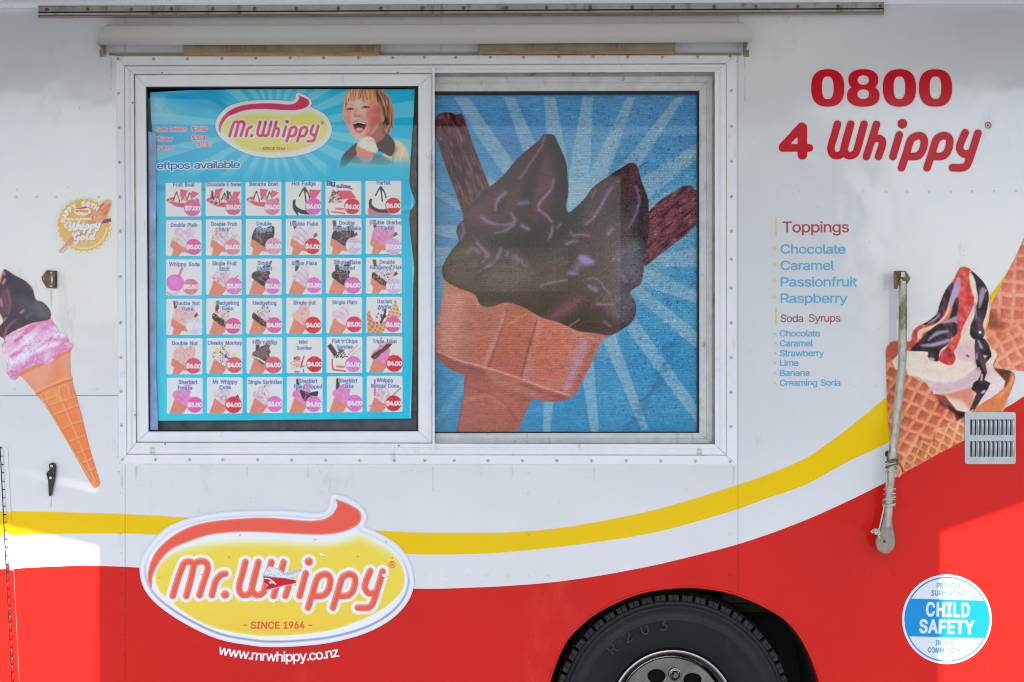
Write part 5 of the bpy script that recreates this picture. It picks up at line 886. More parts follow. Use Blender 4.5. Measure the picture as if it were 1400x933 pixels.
        for p in ([(10,25),(18,27),(27,36)], [(14,18),(22,22),(29,32)], [(21,13),(27,18),(31,25)]):
            A.stroke(P(p), [.4, 1, .4], (206, 110, 176) if pink else (190, 160, 190), .6, .6, clip=ms)
        def bits(pal, nb, s0, s1, region=ms):
            for q in range(nb):
                u, v = rnd.uniform(6, 42), rnd.uniform(8, 40)
                A.ell(x0 + u, y0 + v, rnd.uniform(s0, s1), rnd.uniform(.4, .9), rnd.choice(pal), rnd.uniform(-1.6, 1.6), .2, .9, clip=ms)
        if 's' in o[:2] or 'b' in o or kind[0:2] == 'ss': bits([(232, 96, 104), (240, 150, 120), (250, 236, 226), (222, 78, 96), (150, 170, 150), (246, 206, 140)], 90, .6, 1.5)
        if 'n' in o: A.poly(ice, (240, 176, 156), .8, .6); bits([(246, 196, 176), (236, 140, 120), (252, 220, 206), (226, 120, 100)], 80, .6, 1.5)
        if 'd' in o or 'h' in o:
            dip = ice if not pink else P([(18,18),(30,22),(42,20),(42,26),(38,32),(36,42),(30,38),(22,30)])
            if 'h' in o: dip = P([(8,27),(10,20),(18,26),(27,32),(33,40),(22,38),(14,32)])
            A.poly(dip, (62, 52, 58), .5)
            md = A.mask(dip)
            A.C += md[..., None] * ((noise(A.X, A.Y, 2.4, 40 + c, -1, 2, 2) - .5) * 50)[..., None]
            for q in range(7): A.stroke(P([(rnd.uniform(12, 34), rnd.uniform(14, 30)), (rnd.uniform(14, 36), rnd.uniform(16, 34))]), .5, (176, 130, 140), .3, .7, clip=md)
            if 'h' in o: bits([(60, 44, 44), (232, 160, 140), (222, 140, 120), (44, 34, 38), (240, 190, 170)], 120, .6, 1.4)
        if 'c' in o: A.poly(ice, (96, 76, 74), .6, .8); bits([(60, 48, 50), (110, 86, 80), (44, 36, 40), (150, 120, 110)], 120, .6, 1.6); A.stroke(P([(9,26),(20,31),(28,37)]), 1, (234, 220, 216), .5)
        if 'm' in o:
            A.ell(x0 + 15, y0 + 19, 4, 6, (240, 212, 140), -.3, .5); A.ell(x0 + 25, y0 + 12, 3.4, 2.6, (244, 220, 140), 0, .5); A.ell(x0 + 38, y0 + 24, 3.4, 4, (240, 214, 150), .3, .5)
            bits([(50, 50, 66), (70, 70, 86), (230, 226, 230), (40, 40, 52)], 130, .6, 1.3)
        if 't' in o:
            A.poly(P([(6,28),(12,22),(22,16),(30,8),(36,9),(30,16),(20,24),(12,31)]), (70, 58, 56), .5); bits([(236, 120, 190), (232, 150, 130), (60, 48, 48)], 40, .5, 1.2)
            A.stroke(P([(38,30),(44,26)]), .6, (170, 190, 170))
        if kind == 'ds': A.stroke(P([(36,28),(43,21)]), .9, (180, 196, 170), .3); A.stroke(P([(15,12),(14,22)]), 1.2, (238, 150, 140), .3)
        if kind == 'ss' and c == 1: A.stroke(P([(38,28),(44,23)]), .9, (232, 120, 170), .3)
        if 'b' in o: A.stroke(P([(32,30),(46,17)]), 1, (150, 160, 140), .3); A.stroke(P([(11,6),(11,26)]), 1.4, (232, 110, 170), .3); A.text("Whippy cone", x0 + 3, y0 + 42, 2, x0 + 14, (236, 120, 130), .2)
    # title
    T = (24, 92, 162) if r else (24, 84, 152)
    a, b = name.split('|')
    hal = (232, 228, 230)
    def wtext(t, cy, cx=None, cap=4.6, wd=None):
        cap += .5
        nat = sum((GLY.get(ch, GLY[' '])[0]) for ch in t) * cap / CAP
        wd = min(wd or nat * 1.04, 47)
        cx = 25 if cx is None else cx
        A.text(t, x0 + cx - wd / 2, y0 + cy, cap, x0 + cx + wd / 2, T, .18, .5, hal, track=.14)
    if name.startswith("Big"): A.text("Big", x0 + 1.8, y0 + 9, 5.6, x0 + 13, T, .45, .5, hal); A.text("Sundae", x0 + 15, y0 + 12.4, 4, x0 + 34, T, .3, .4, hal)
    elif kind == 'mini': wtext("Mini", 9, 23, 4); wtext("Sundae", 17, 24, 4)
    elif b: wtext(a, 8.6, 29 if flake or kind[1:2] in 'pn' else 25, 4.4 if kind[0] != 's' else 4.6); wtext(b, 16.2, 29 if flake else 25, 4.4)
    else: wtext(a, 8.4 if r == 0 else 9.4, None, 4.4 if len(a) > 11 else 4.7)
    A.speck(np.ones(A.X.shape), 1.6, 5, 3)
    def sd(X, Y):
        qx, qy = np.abs(X - x0 - 24.5) - 22.3, np.abs(Y - y0 - 24.7) - 22.5
        return np.hypot(np.maximum(qx, 0), np.maximum(qy, 0)) + np.minimum(np.maximum(qx, qy), 0) - 2.2
    A.sd = sd
    return A

def price_pos(r, c):
    x0, y0 = card_pos(r, c)
    dx, dy = [(36.5, 37.5), (38, 37)][(r + c) % 2]
    if (r, c) == (2, 0): dx = 33.5
    if c == 5 and r in (1, 2): dx, dy = 38, 39.5
    return x0 + dx, y0 + dy

def art_price(r, c):
    name, kind, price, pc = CARDS[r][c]
    cx, cy = price_pos(r, c)
    rr = 11 if (r + c) % 3 else 11.6
    A = Art(cx - 12.4, cy - 12.4, cx + 12.4, cy + 12.4, .72, pc)
    n = noise(A.X, A.Y, 1.4, r * 6 + c)
    if pc[1] > 110: A.C += (np.clip((n - .6) * 5, 0, 1) * 22)[..., None]
    A.C += ((noise(A.X, A.Y, 9, c + r) - .5) * 16)[..., None]
    al = (slice(None), slice(None))
    d = np.hypot(A.X - cx, A.Y - cy)
    A.mix(al, A.cover(np.abs(d - rr) - .35, .4) * .7, (240, 214, 222))
    A.text("$" + price, cx - 9.6, cy + 2.8, 5.4, cx + 10.4, (250, 240, 244), .55, rot=.05 if (r * 5 + c) % 4 == 0 else 0)
    A.sd = lambda X, Y: np.hypot(X - cx, Y - cy) - rr
    return A
# ------------------------------------------------------------------ materials
KP = 1.12                                          # print pigments: seen colour -> reflectance
def lin(c):
    c = np.clip(np.asarray(c, float) / 255, 0, 1)
    return np.where(c <= .04045, c / 12.92, ((c + .055) / 1.055) ** 2.4)
def mat(name, col, rough=.5, metal=0.0, bump=0.0, bscale=20.0, var=0.0, vscale=6.0, coat=0.0, spec=.5, bdist=.002, seen=True, stain=None, attr=False, k=None, vcol=None):
    """one surface: even colour with optional blotches of a second colour, relief and dirt"""
    m = bpy.data.materials.new(name); m.use_nodes = True
    N, L = m.node_tree.nodes, m.node_tree.links
    b = N['Principled BSDF']
    base = tuple(np.clip(lin(col) * (k or KP), 0, .88)) if seen else col
    b.inputs['Base Color'].default_value = (*base, 1)
    b.inputs['Roughness'].default_value = rough; b.inputs['Metallic'].default_value = metal
    b.inputs['Specular IOR Level'].default_value = spec
    b.inputs['Coat Weight'].default_value = coat; b.inputs['Coat Roughness'].default_value = .08
    tc = N.new('ShaderNodeTexCoord')
    out = None
    if attr:
        a = N.new('ShaderNodeVertexColor'); a.layer_name = 'print'; out = a.outputs[0]
    if var:
        n = N.new('ShaderNodeTexNoise'); n.inputs['Scale'].default_value = vscale; n.inputs['Detail'].default_value = 6; n.inputs['Roughness'].default_value = .65
        L.new(tc.outputs['Object'], n.inputs['Vector'])
        r = N.new('ShaderNodeMapRange'); r.inputs[1].default_value = .3; r.inputs[2].default_value = .75; r.inputs[3].default_value = 0; r.inputs[4].default_value = 1
        L.new(n.outputs[0], r.inputs[0])
        mx = N.new('ShaderNodeMix'); mx.data_type = 'RGBA'; mx.blend_type = 'MIX'
        dark = tuple(x * (1 - var) for x in base) if vcol is None else tuple(lin(vcol))
        mx.inputs[7].default_value = (*dark, 1); L.new(r.outputs[0], mx.inputs[0])
        if out: L.new(out, mx.inputs[6])
        else: mx.inputs[6].default_value = (*base, 1)
        out = mx.outputs[2]
        rr = N.new('ShaderNodeMapRange'); rr.inputs[3].default_value = rough * .85; rr.inputs[4].default_value = min(1, rough * 1.35); L.new(n.outputs[0], rr.inputs[0]); L.new(rr.outputs[0], b.inputs['Roughness'])
    if stain:
        scol, thr, ssc, st = stain
        n = N.new('ShaderNodeTexNoise'); n.inputs['Scale'].default_value = ssc; n.inputs['Detail'].default_value = 8; n.inputs['Roughness'].default_value = .7
        mp = N.new('ShaderNodeMapping'); mp.inputs['Scale'].default_value = (1, 1, .35); L.new(tc.outputs['Object'], mp.inputs[0]); L.new(mp.outputs[0], n.inputs['Vector'])
        r = N.new('ShaderNodeMapRange'); r.inputs[1].default_value = thr; r.inputs[2].default_value = thr + .12; r.inputs[4].default_value = st; L.new(n.outputs[0], r.inputs[0])
        mx = N.new('ShaderNodeMix'); mx.data_type = 'RGBA'; mx.inputs[7].default_value = (*lin(scol), 1); L.new(r.outputs[0], mx.inputs[0])
        if out: L.new(out, mx.inputs[6])
        else: mx.inputs[6].default_value = (*base, 1)
        out = mx.outputs[2]
    if out: L.new(out, b.inputs['Base Color'])
    if bump:
        n = N.new('ShaderNodeTexNoise'); n.inputs['Scale'].default_value = bscale; n.inputs['Detail'].default_value = 3
        L.new(tc.outputs['Object'], n.inputs['Vector'])
        bp = N.new('ShaderNodeBump'); bp.inputs['Strength'].default_value = bump; bp.inputs['Distance'].default_value = bdist
        L.new(n.outputs[0], bp.inputs['Height']); L.new(bp.outputs[0], b.inputs['Normal'])
    return m
M = {}
PB = dict(rough=.12, bump=.7, bscale=3.0, bdist=.008, spec=1.0)
M['white'] = mat('white_paint', (212, 213, 214), var=.07, vscale=3, stain=((150, 138, 116), .60, 7, .34), **PB)
PR = dict(PB, spec=.25)
M['red'] = mat('red_vinyl', (.68, .015, .009), seen=False, var=.14, vscale=1.6, stain=((232, 84, 70), .6, 3.2, .28), **PR)  # broad darker blotches imitate reflections; the pale stain is scuff haze
M['yellow'] = mat('yellow_vinyl', (.88, .57, .0), seen=False, var=.03, vscale=3, **PR)
M['print'] = mat('printed_vinyl', (200, 200, 200), attr=True, rough=.18, spec=.22, bump=.4, bscale=3.2, bdist=.008)
M['paper'] = mat('printed_paper', (200, 200, 200), attr=True, rough=.55, spec=.12)
M['weave'] = mat('printed_mesh_fabric', (200, 200, 200), attr=True, rough=.75, spec=.15, bump=.2, bscale=900, bdist=.0006)
M['alu'] = mat('white_coated_aluminium', (222, 224, 227), rough=.3, var=.08, vscale=9, stain=((150, 128, 90), .6, 13, .5), bump=.15, bscale=30, bdist=.001)
M['alu_old'] = mat('weathered_aluminium', (196, 198, 196), rough=.4, metal=.15, var=.22, vscale=24, stain=((90, 84, 74), .58, 30, .7), bump=.2, bscale=60, bdist=.001)
M['rail'] = mat('grimy_rail_metal', (164, 163, 156), rough=.42, metal=.2, var=.3, vscale=14, stain=((84, 76, 50), .55, 22, .8), bump=.3, bscale=60, bdist=.001)
M['railbrown'] = mat('brown_stained_strip', (150, 134, 118), rough=.5, var=.3, vscale=20, stain=((70, 58, 46), .6, 20, .7))
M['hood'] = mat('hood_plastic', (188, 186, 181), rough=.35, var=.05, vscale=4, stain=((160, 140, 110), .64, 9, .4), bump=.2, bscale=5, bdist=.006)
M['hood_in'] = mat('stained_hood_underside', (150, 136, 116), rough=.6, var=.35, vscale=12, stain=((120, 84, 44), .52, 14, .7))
M['amber'] = mat('yellowed_light_cover', (190, 146, 88), rough=.35, var=.25, vscale=18, stain=((150, 96, 30), .55, 24, .7))
M['rubber'] = mat('black_seal', (34, 34, 36), rough=.6, var=.2, vscale=30)
M['dark'] = mat('dark_interior', (58, 60, 64), rough=.8, var=.5, vscale=9, vcol=(96, 92, 84))
M['slate'] = mat('interior_slate_board', (88, 94, 104), rough=.5, var=.6, vscale=14, vcol=(50, 54, 64))
M['wood'] = mat('interior_weathered_board', (140, 134, 118), rough=.7, var=.5, vscale=18, vcol=(92, 88, 76), stain=((60, 52, 44), .6, 30, .7))
M['blue_strip'] = mat('pale_blue_strip', (140, 172, 240), rough=.35, var=.9, vscale=9, vcol=(104, 116, 140))
M['steel'] = mat('steel_screw', (206, 204, 198), rough=.32, metal=.45, var=.3, vscale=60)
M['screwdark'] = mat('screw_recess', (92, 86, 78), rough=.6)
M['vent'] = mat('brushed_aluminium', (176, 182, 188), rough=.28, metal=.75, var=.15, vscale=30, bump=.15, bscale=90, bdist=.0006)
M['slot'] = mat('slot_shadow_paint', (26, 26, 30), rough=.8)
M['tube'] = mat('dirty_galvanised_tube', (186, 182, 168), rough=.34, metal=.55, var=.35, vscale=28, stain=((96, 84, 56), .5, 20, .8), bump=.35, bscale=90, bdist=.001)
M['rust'] = mat('rusty_steel', (128, 110, 84), rough=.5, metal=.5, var=.5, vscale=60, stain=((92, 50, 24), .5, 60, .8), bump=.5, bscale=120, bdist=.001)
M['paddle'] = mat('cast_end_fitting', (150, 142, 128), rough=.5, metal=.4, var=.35, vscale=40, stain=((96, 62, 34), .58, 40, .7), bump=.5, bscale=110, bdist=.001)
M['rope'] = mat('grey_white_rope', (196, 192, 182), rough=.8, var=.35, vscale=150, bump=.8, bscale=400, bdist=.001)
M['cord'] = mat('brown_black_cord', (66, 54, 46), rough=.7, var=.5, vscale=150, vcol=(140, 126, 110))
M['black'] = mat('black_plastic', (34, 35, 40), rough=.4, var=.2, vscale=40)
M['tyre'] = mat('tyre_rubber', (.010, .011, .013), rough=.42, seen=False, var=.5, vscale=9, spec=.3, stain=((62, 54, 46), .58, 9, .5), bump=.4, bscale=70, bdist=.0012)
M['tyre2'] = mat('tyre_tread_rubber', (.02, .02, .021), rough=.65, seen=False, var=.4, vscale=40, spec=.4, bump=.5, bscale=120, bdist=.001, stain=((74, 72, 68), .56, 30, .5))
M['code'] = mat('worn_raised_rubber', (.015, .016, .018), rough=.5, seen=False)
M['chrome'] = mat('chrome', (.26, .25, .24), rough=.1, metal=1, seen=False, var=.5, vscale=14, stain=((96, 78, 54), .55, 16, .5))  # dark tint and blotches stand in for reflections, brown stain over them
M['rim'] = mat('polished_rim_lip', (.50, .46, .45), rough=.2, metal=1, seen=False, var=.2, vscale=30)
M['liner'] = mat('wheel_arch_liner', (.012, .012, .012), rough=.9, seen=False, var=.4, vscale=12)
M['beam'] = mat('dusty_chassis', (.05, .045, .038), rough=.9, seen=False, var=.6, vscale=20)
M['txtred'] = mat('red_lettering', (.60, .008, .022), seen=False, rough=.14, spec=.2, bump=.5, bscale=2.4, bdist=.007)
M['txtpink'] = mat('pale_lettering_edge', (236, 196, 204), rough=.25)
M['txtmaroon'] = mat('faded_red_lettering', (176, 50, 62), rough=.3, var=.12, vscale=40)
M['txtmauve'] = mat('faded_mauve_lettering', (164, 92, 110), rough=.3, var=.15, vscale=60)
M['txtblue'] = mat('faded_blue_lettering', (84, 170, 206), rough=.3, var=.1, vscale=60)
M['txtyel'] = mat('faded_yellow_dots', (226, 196, 112), rough=.3, var=.15, vscale=80)
M['txtwhite'] = mat('white_lettering', (238, 226, 232), rough=.25)
M['concrete'] = mat('pale_concrete', (.21, .22, .235), rough=.9, seen=False, var=.25, vscale=.8, bump=.4, bscale=30, bdist=.004)
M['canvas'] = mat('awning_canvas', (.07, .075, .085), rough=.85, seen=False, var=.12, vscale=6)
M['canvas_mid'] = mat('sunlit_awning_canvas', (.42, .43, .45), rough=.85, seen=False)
M['shell'] = mat('truck_shell_white', (.7, .71, .72), rough=.3, seen=False)
M['render'] = mat('pale_render', (.42, .43, .45), rough=.9, seen=False, var=.2, vscale=.6)
M['roof'] = mat('grey_roof', (.16, .16, .17), rough=.8, seen=False, var=.3, vscale=1)
M['pane'] = mat('dark_window', (.03, .035, .04), rough=.08, seen=False)

def translucent(m, amount, col):
    N, L = m.node_tree.nodes, m.node_tree.links
    t = N.new('ShaderNodeBsdfTranslucent'); t.inputs[0].default_value = (*col, 1)
    mx = N.new('ShaderNodeMixShader'); mx.inputs[0].default_value = amount
    L.new(N['Principled BSDF'].outputs[0], mx.inputs[1]); L.new(t.outputs[0], mx.inputs[2]); L.new(mx.outputs[0], N['Material Output'].inputs['Surface'])
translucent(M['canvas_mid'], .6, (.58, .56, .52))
translucent(M['amber'], .3, (.7, .5, .25))
def glass(name, dirt, tint=(.99, .99, .99)):
    m = bpy.data.materials.new(name); m.use_nodes = True
    N, L = m.node_tree.nodes, m.node_tree.links
    N.remove(N['Principled BSDF']); o = N['Material Output']
    tr = N.new('ShaderNodeBsdfTransparent'); tr.inputs[0].default_value = (*tint, 1)
    gl = N.new('ShaderNodeBsdfGlossy'); gl.inputs['Roughness'].default_value = .02; gl.inputs['Color'].default_value = (.5, .52, .55, 1)
    fr = N.new('ShaderNodeFresnel'); ge = N.new('ShaderNodeNewGeometry')
    io = N.new('ShaderNodeMapRange'); io.inputs[3].default_value = 1.5; io.inputs[4].default_value = 1 / 1.5      # a thin pane reflects alike from both faces
    L.new(ge.outputs['Backfacing'], io.inputs[0]); L.new(io.outputs[0], fr.inputs[0])
    mx = N.new('ShaderNodeMixShader'); L.new(fr.outputs[0], mx.inputs[0]); L.new(tr.outputs[0], mx.inputs[1]); L.new(gl.outputs[0], mx.inputs[2])
    df = N.new('ShaderNodeBsdfDiffuse'); df.inputs[0].default_value = (.55, .55, .54, 1)
    tc = N.new('ShaderNodeTexCoord')
    n1 = N.new('ShaderNodeTexNoise'); n1.inputs['Scale'].default_value = 3.5; n1.inputs['Detail'].default_value = 4; L.new(tc.outputs['Object'], n1.inputs[0])
    n2 = N.new('ShaderNodeTexNoise'); n2.inputs['Scale'].default_value = 260; n2.inputs['Detail'].default_value = 1; L.new(tc.outputs['Object'], n2.inputs[0])
    r1 = N.new('ShaderNodeMapRange'); r1.inputs[1].default_value = .42; r1.inputs[2].default_value = .7; L.new(n1.outputs[0], r1.inputs[0])
    r2 = N.new('ShaderNodeMapRange'); r2.inputs[1].default_value = .55; r2.inputs[2].default_value = .75; r2.inputs[3].default_value = .35; L.new(n2.outputs[0], r2.inputs[0])
    mu = N.new('ShaderNodeMath'); mu.operation = 'MULTIPLY'; L.new(r1.outputs[0], mu.inputs[0]); L.new(r2.outputs[0], mu.inputs[1])
    m2 = N.new('ShaderNodeMath'); m2.operation = 'MULTIPLY'; L.new(mu.outputs[0], m2.inputs[0]); m2.inputs[1].default_value = dirt
    m3 = N.new('ShaderNodeMixShader'); L.new(m2.outputs[0], m3.inputs[0]); L.new(mx.outputs[0], m3.inputs[1]); L.new(df.outputs[0], m3.inputs[2])
    L.new(m3.outputs[0], o.inputs['Surface'])
    return m
M['glass'] = glass('clear_window_glass', .02); M['glass2'] = glass('dusty_window_glass', .16, (.98, .985, .99))

# ------------------------------------------------------------------ mesh helpers
def link(o, parent=None):
    C.collection.objects.link(o)
    if parent: o.parent = parent
    return o
def tag(o, label=None, cat=None, group=None, kind=None):
    if label: o['label'] = label
    if cat: o['category'] = cat
    if group: o['group'] = group
    if kind: o['kind'] = kind
    return o
def empty(name, loc=(0, 0, 0), parent=None):
    o = bpy.data.objects.new(name, None); o.empty_display_size = .1; o.location = loc
    return link(o, parent)
def wloc(o):
    v = Vector(o.location)
    while o.parent: o = o.parent; v = v + Vector(o.location)
    return v
def make(name, verts, faces, m, parent=None, smooth_=False, mats=None, fm=None):
    me = bpy.data.meshes.new(name)
    off = wloc(parent) if parent else Vector((0, 0, 0))
    me.from_pydata([tuple(Vector(v) - off) for v in verts], [], faces)
    for x in (mats or [m]): me.materials.append(x)
    if fm: me.polygons.foreach_set('material_index', fm)
    if smooth_: me.polygons.foreach_set('use_smooth', [True] * len(me.polygons))
    me.update()
    return link(bpy.data.objects.new(name, me), parent)
class MB:
    def __init__(s): s.v, s.f, s.m = [], [], []
    def add(s, v, f, mi=0):
        k = len(s.v); s.v += [tuple(x) for x in v]; s.f += [tuple(i + k for i in q) for q in f]; s.m += [mi] * len(f)
    def box(s, x0, x1, y0, y1, z0, z1, mi=0):
        s.add([(x0,y0,z0),(x1,y0,z0),(x1,y1,z0),(x0,y1,z0),(x0,y0,z1),(x1,y0,z1),(x1,y1,z1),(x0,y1,z1)], [(0,3,2,1),(4,5,6,7),(0,1,5,4),(1,2,6,5),(2,3,7,6),(3,0,4,7)], mi)
    def tube(s, pts, r, n=8, mi=0, cap=True):
        pts = [Vector(p) for p in pts]; rr = r if hasattr(r, '__len__') else [r] * len(pts)
        k = len(s.v); up = Vector((0, 1, 0))
        for i, p in enumerate(pts):
            t = (pts[min(i + 1, len(pts) - 1)] - pts[max(i - 1, 0)]).normalized()
            a = t.cross(up); a = a.normalized() if a.length > 1e-4 else Vector((1, 0, 0)); b = t.cross(a).normalized(); up = b if abs(t.dot(Vector((0, 1, 0)))) > .95 else Vector((0, 1, 0))
            for j in range(n):
                q = 2 * math.pi * j / n; s.v.append(tuple(p + (a * math.cos(q) + b * math.sin(q)) * rr[i]))
        for i in range(len(pts) - 1):
            for j in range(n):
                s.f.append((k + i * n + j, k + i * n + (j + 1) % n, k + (i + 1) * n + (j + 1) % n, k + (i + 1) * n + j)); s.m.append(mi)
        if cap:
            s.f.append(tuple(k + j for j in range(n))[::-1]); s.f.append(tuple(k + (len(pts) - 1) * n + j for j in range(n))); s.m += [mi, mi]
    def dome(s, c, r, h, n=10, mi=0, rings=2):
        """button head on the truck's side, bulging towards -y"""
        k = len(s.v); c = Vector(c)
        for i in range(rings + 1):
            a = i / (rings + .35) * math.pi / 2
            for j in range(n):
                q = 2 * math.pi * j / n
                s.v.append(tuple(c + Vector((math.cos(q) * r * math.cos(a), -h * math.sin(a), math.sin(q) * r * math.cos(a)))))
        for i in range(rings):
            for j in range(n):
                s.f.append((k + i * n + j, k + i * n + (j + 1) % n, k + (i + 1) * n + (j + 1) % n, k + (i + 1) * n + j)); s.m.append(mi)
        s.f.append(tuple(k + rings * n + j for j in range(n))); s.m.append(mi)
    def lathe(s, c, prof, n=64, mi=0, a0=0, a1=2 * math.pi):
        """prof: (radius, y) pairs turned about the axle"""
        k = len(s.v); c = Vector(c); full = a1 - a0 > 6.28
        nn = n if full else n + 1
        for r, y in prof:
            for j in range(nn):
                q = a0 + (a1 - a0) * j / n; s.v.append((c.x + r * math.cos(q), c.y + y, c.z + r * math.sin(q)))
        for i in range(len(prof) - 1):
            for j in range(n):
                j2 = (j + 1) % nn
                s.f.append((k + i * nn + j, k + i * nn + j2, k + (i + 1) * nn + j2, k + (i + 1) * nn + j)); s.m.append(mi)
    def build(s, name, m, parent=None, sm=False):
        mats = m if isinstance(m, list) else [m]
        return make(name, s.v, s.f, None, parent, sm, mats, s.m)

def plate(name, pts, y, th, m, parent=None, holes=(), px=True, chamf=0.0):
    """flat sheet with the outline pts (photograph pixels), front at y, th metres thick; holes are outlines too"""
    cu = bpy.data.curves.new('outline', 'CURVE'); cu.dimensions = '2D'; cu.fill_mode = 'BOTH'
    for o in [pts] + list(holes):
        sp = cu.splines.new('POLY'); sp.points.add(len(o) - 1); sp.use_cyclic_u = True
        for i, (a, b) in enumerate(o):
            q = P(a, b, y) if px else Vector((a, 0, b))
            sp.points[i].co = (q.x, q.z, 0, 1)
    cu.extrude = th / 2; cu.bevel_depth = chamf; cu.bevel_resolution = 1
    t = bpy.data.objects.new('outline', cu); C.collection.objects.link(t)
    dg = bpy.context.evaluated_depsgraph_get(); dg.update()
    me = bpy.data.meshes.new_from_object(t.evaluated_get(dg), depsgraph=dg)
    bpy.data.objects.remove(t); bpy.data.curves.remove(cu)
    off = wloc(parent) if parent else Vector((0, 0, 0))
    me.name = name
    n = len(me.vertices); co = np.empty(n * 3); me.vertices.foreach_get('co', co); co = co.reshape(-1, 3)
    new = np.stack([co[:, 0] - off.x, -co[:, 2] + y + th / 2 + chamf - off.y, co[:, 1] - off.z], -1)
    me.vertices.foreach_set('co', new.ravel()); me.update()
    me.materials.clear(); me.materials.append(m)
    return link(bpy.data.objects.new(name, me), parent)

def sheet(name, A, y, th, m, parent=None, wave=None, colour=True, k=None):
    """the print A as a thin die-cut sheet: grid clipped to its outline, edge points moved onto the outline"""
    X, Y = A.X.copy(), A.Y.copy()
    h, w_ = X.shape
    sdf = A.sd if hasattr(A, 'sd') else ((lambda x, y: sd_polys(x, y, [A.out])) if hasattr(A, 'out') else None)
    if sdf is not None:
        d = sdf(X, Y)
        ins = d < 0
        q = ins[:-1, :-1] | ins[1:, :-1] | ins[:-1, 1:] | ins[1:, 1:]
        used = np.zeros(X.shape, bool)
        used[:-1, :-1] |= q; used[1:, :-1] |= q; used[:-1, 1:] |= q; used[1:, 1:] |= q
        mv = used & ~ins
        for it in range(3):
            xs, ys = X[mv], Y[mv]; e = .05
            d0 = sdf(xs, ys); gx = (sdf(xs + e, ys) - sdf(xs - e, ys)) / (2 * e); gy = (sdf(xs, ys + e) - sdf(xs, ys - e)) / (2 * e)
            g = np.maximum(np.hypot(gx, gy), .5) ** 2
            X[mv] = xs - gx * d0 / g; Y[mv] = ys - gy * d0 / g
    else:
        q = np.ones((h - 1, w_ - 1), bool); used = np.ones(X.shape, bool)
    idx = -np.ones(X.shape, int); idx[used] = np.arange(used.sum())
    j, i = np.nonzero(q)
    F = np.stack([idx[j + 1, i], idx[j + 1, i + 1], idx[j, i + 1], idx[j, i]], -1)
    xs, ys = X[used], Y[used]
    yy = np.full(xs.shape, y) + (wave(xs, ys) if wave else 0)
    f = (D + yy) / D
    V = np.stack([(xs - CX) * S * f, yy, ZC + (CY - ys) * S * f], -1)
    # edge skirt
    E = np.concatenate([F[:, [0, 1]], F[:, [1, 2]], F[:, [2, 3]], F[:, [3, 0]]])
    key = np.sort(E, 1) @ np.array([1 << 24, 1]); _, inv, cnt = np.unique(key, return_inverse=True, return_counts=True)
    B = E[cnt[inv.ravel()] == 1]
    bv = np.unique(B); nmap = -np.ones(len(V), int); nmap[bv] = len(V) + np.arange(len(bv))
    V2 = V[bv].copy(); V2[:, 1] += th
    FB = np.stack([B[:, 1], B[:, 0], nmap[B[:, 0]], nmap[B[:, 1]]], -1)
    VV = np.concatenate([V, V2]); FF = np.concatenate([F, FB])
    if parent: VV = VV - np.array(wloc(parent))
    me = bpy.data.meshes.new(name)
    me.vertices.add(len(VV)); me.vertices.foreach_set('co', VV.ravel())
    me.loops.add(FF.size); me.loops.foreach_set('vertex_index', FF.ravel().astype(np.int32))
    me.polygons.add(len(FF)); me.polygons.foreach_set('loop_start', (np.arange(len(FF)) * 4).astype(np.int32)); me.polygons.foreach_set('loop_total', np.full(len(FF), 4, np.int32))
    me.update(calc_edges=True); me.validate()
    if colour:
        col = np.clip(lin(A.C[used]) * (k or KP), 0, .88)
        col = np.concatenate([col, np.full((len(bv), 3), .7)])
        at = me.color_attributes.new('print', 'FLOAT_COLOR', 'POINT')
        at.data.foreach_set('color', np.concatenate([col, np.ones((len(col), 1))], 1).ravel())
    me.materials.append(m)
    return link(bpy.data.objects.new(name, me), parent)

class Shape:
    """outline-only stand-in for Art, for plain vinyl lettering"""
    def __init__(s, x0, y0, x1, y1, step, sd):
        nx, ny = int((x1 - x0) / step) + 2, int((y1 - y0) / step) + 2
        s.X, s.Y = np.meshgrid(np.linspace(x0, x1, nx), np.linspace(y0, y1, ny)); s.sd = sd
def vinyl(name, bounds, sd, m, parent, y=-.0012, step=.9, label=None):
    o = sheet(name, Shape(*bounds, step, sd), y, .0003, m, parent, colour=False)
    if label: o['label'] = label
    return o
def textmesh(name, polysets, y, th, m, parent, bold=0.0, label=None, step=.32):
    """flat letters with outlines in photograph pixels"""
    xs_ = [p[0] for r in polysets for p in r]; ys_ = [p[1] for r in polysets for p in r]
    sd = lambda X, Y: sd_polys(X, Y, polysets) - bold
    o = sheet(name, Shape(min(xs_) - 2, min(ys_) - 2, max(xs_) + 2, max(ys_) + 2, step, sd), y, th, m, parent, colour=False)
    if label: o['label'] = label
    return o

# ------------------------------------------------------------------ ground and the place opposite (reflected in the paint)
g = MB(); g.add([(-120, -120, 0), (120, -120, 0), (120, 120, 0), (-120, 120, 0)], [(0, 1, 2, 3)])
tag(g.build('ground', M['concrete']), kind='structure', label='pale concrete ground under and around the truck')

bd = empty('building', (3.7, -16.9, 0)); tag(bd, 'plain pale rendered building facing the truck from across the yard', 'building')
b = MB(); b.box(1.9, 5.35, -20, -16.9, 0, 4.6); b.build('wall', M['render'], bd)
b = MB(); b.box(1.7, 5.55, -20.2, -16.7, 4.6, 4.8); b.build('roof', M['roof'], bd)
for x_ in (2.5, 3.9):
    b = MB(); b.box(x_, x_ + .8, -16.9, -16.87, 2.6, 3.7); b.build('window', M['pane'], bd)

# ------------------------------------------------------------------ the truck
truck = empty('ice_cream_truck', (0, .9, 0))
tag(truck, 'white ice cream truck side with red lower panels, yellow swoosh and sliding serving window', 'truck')

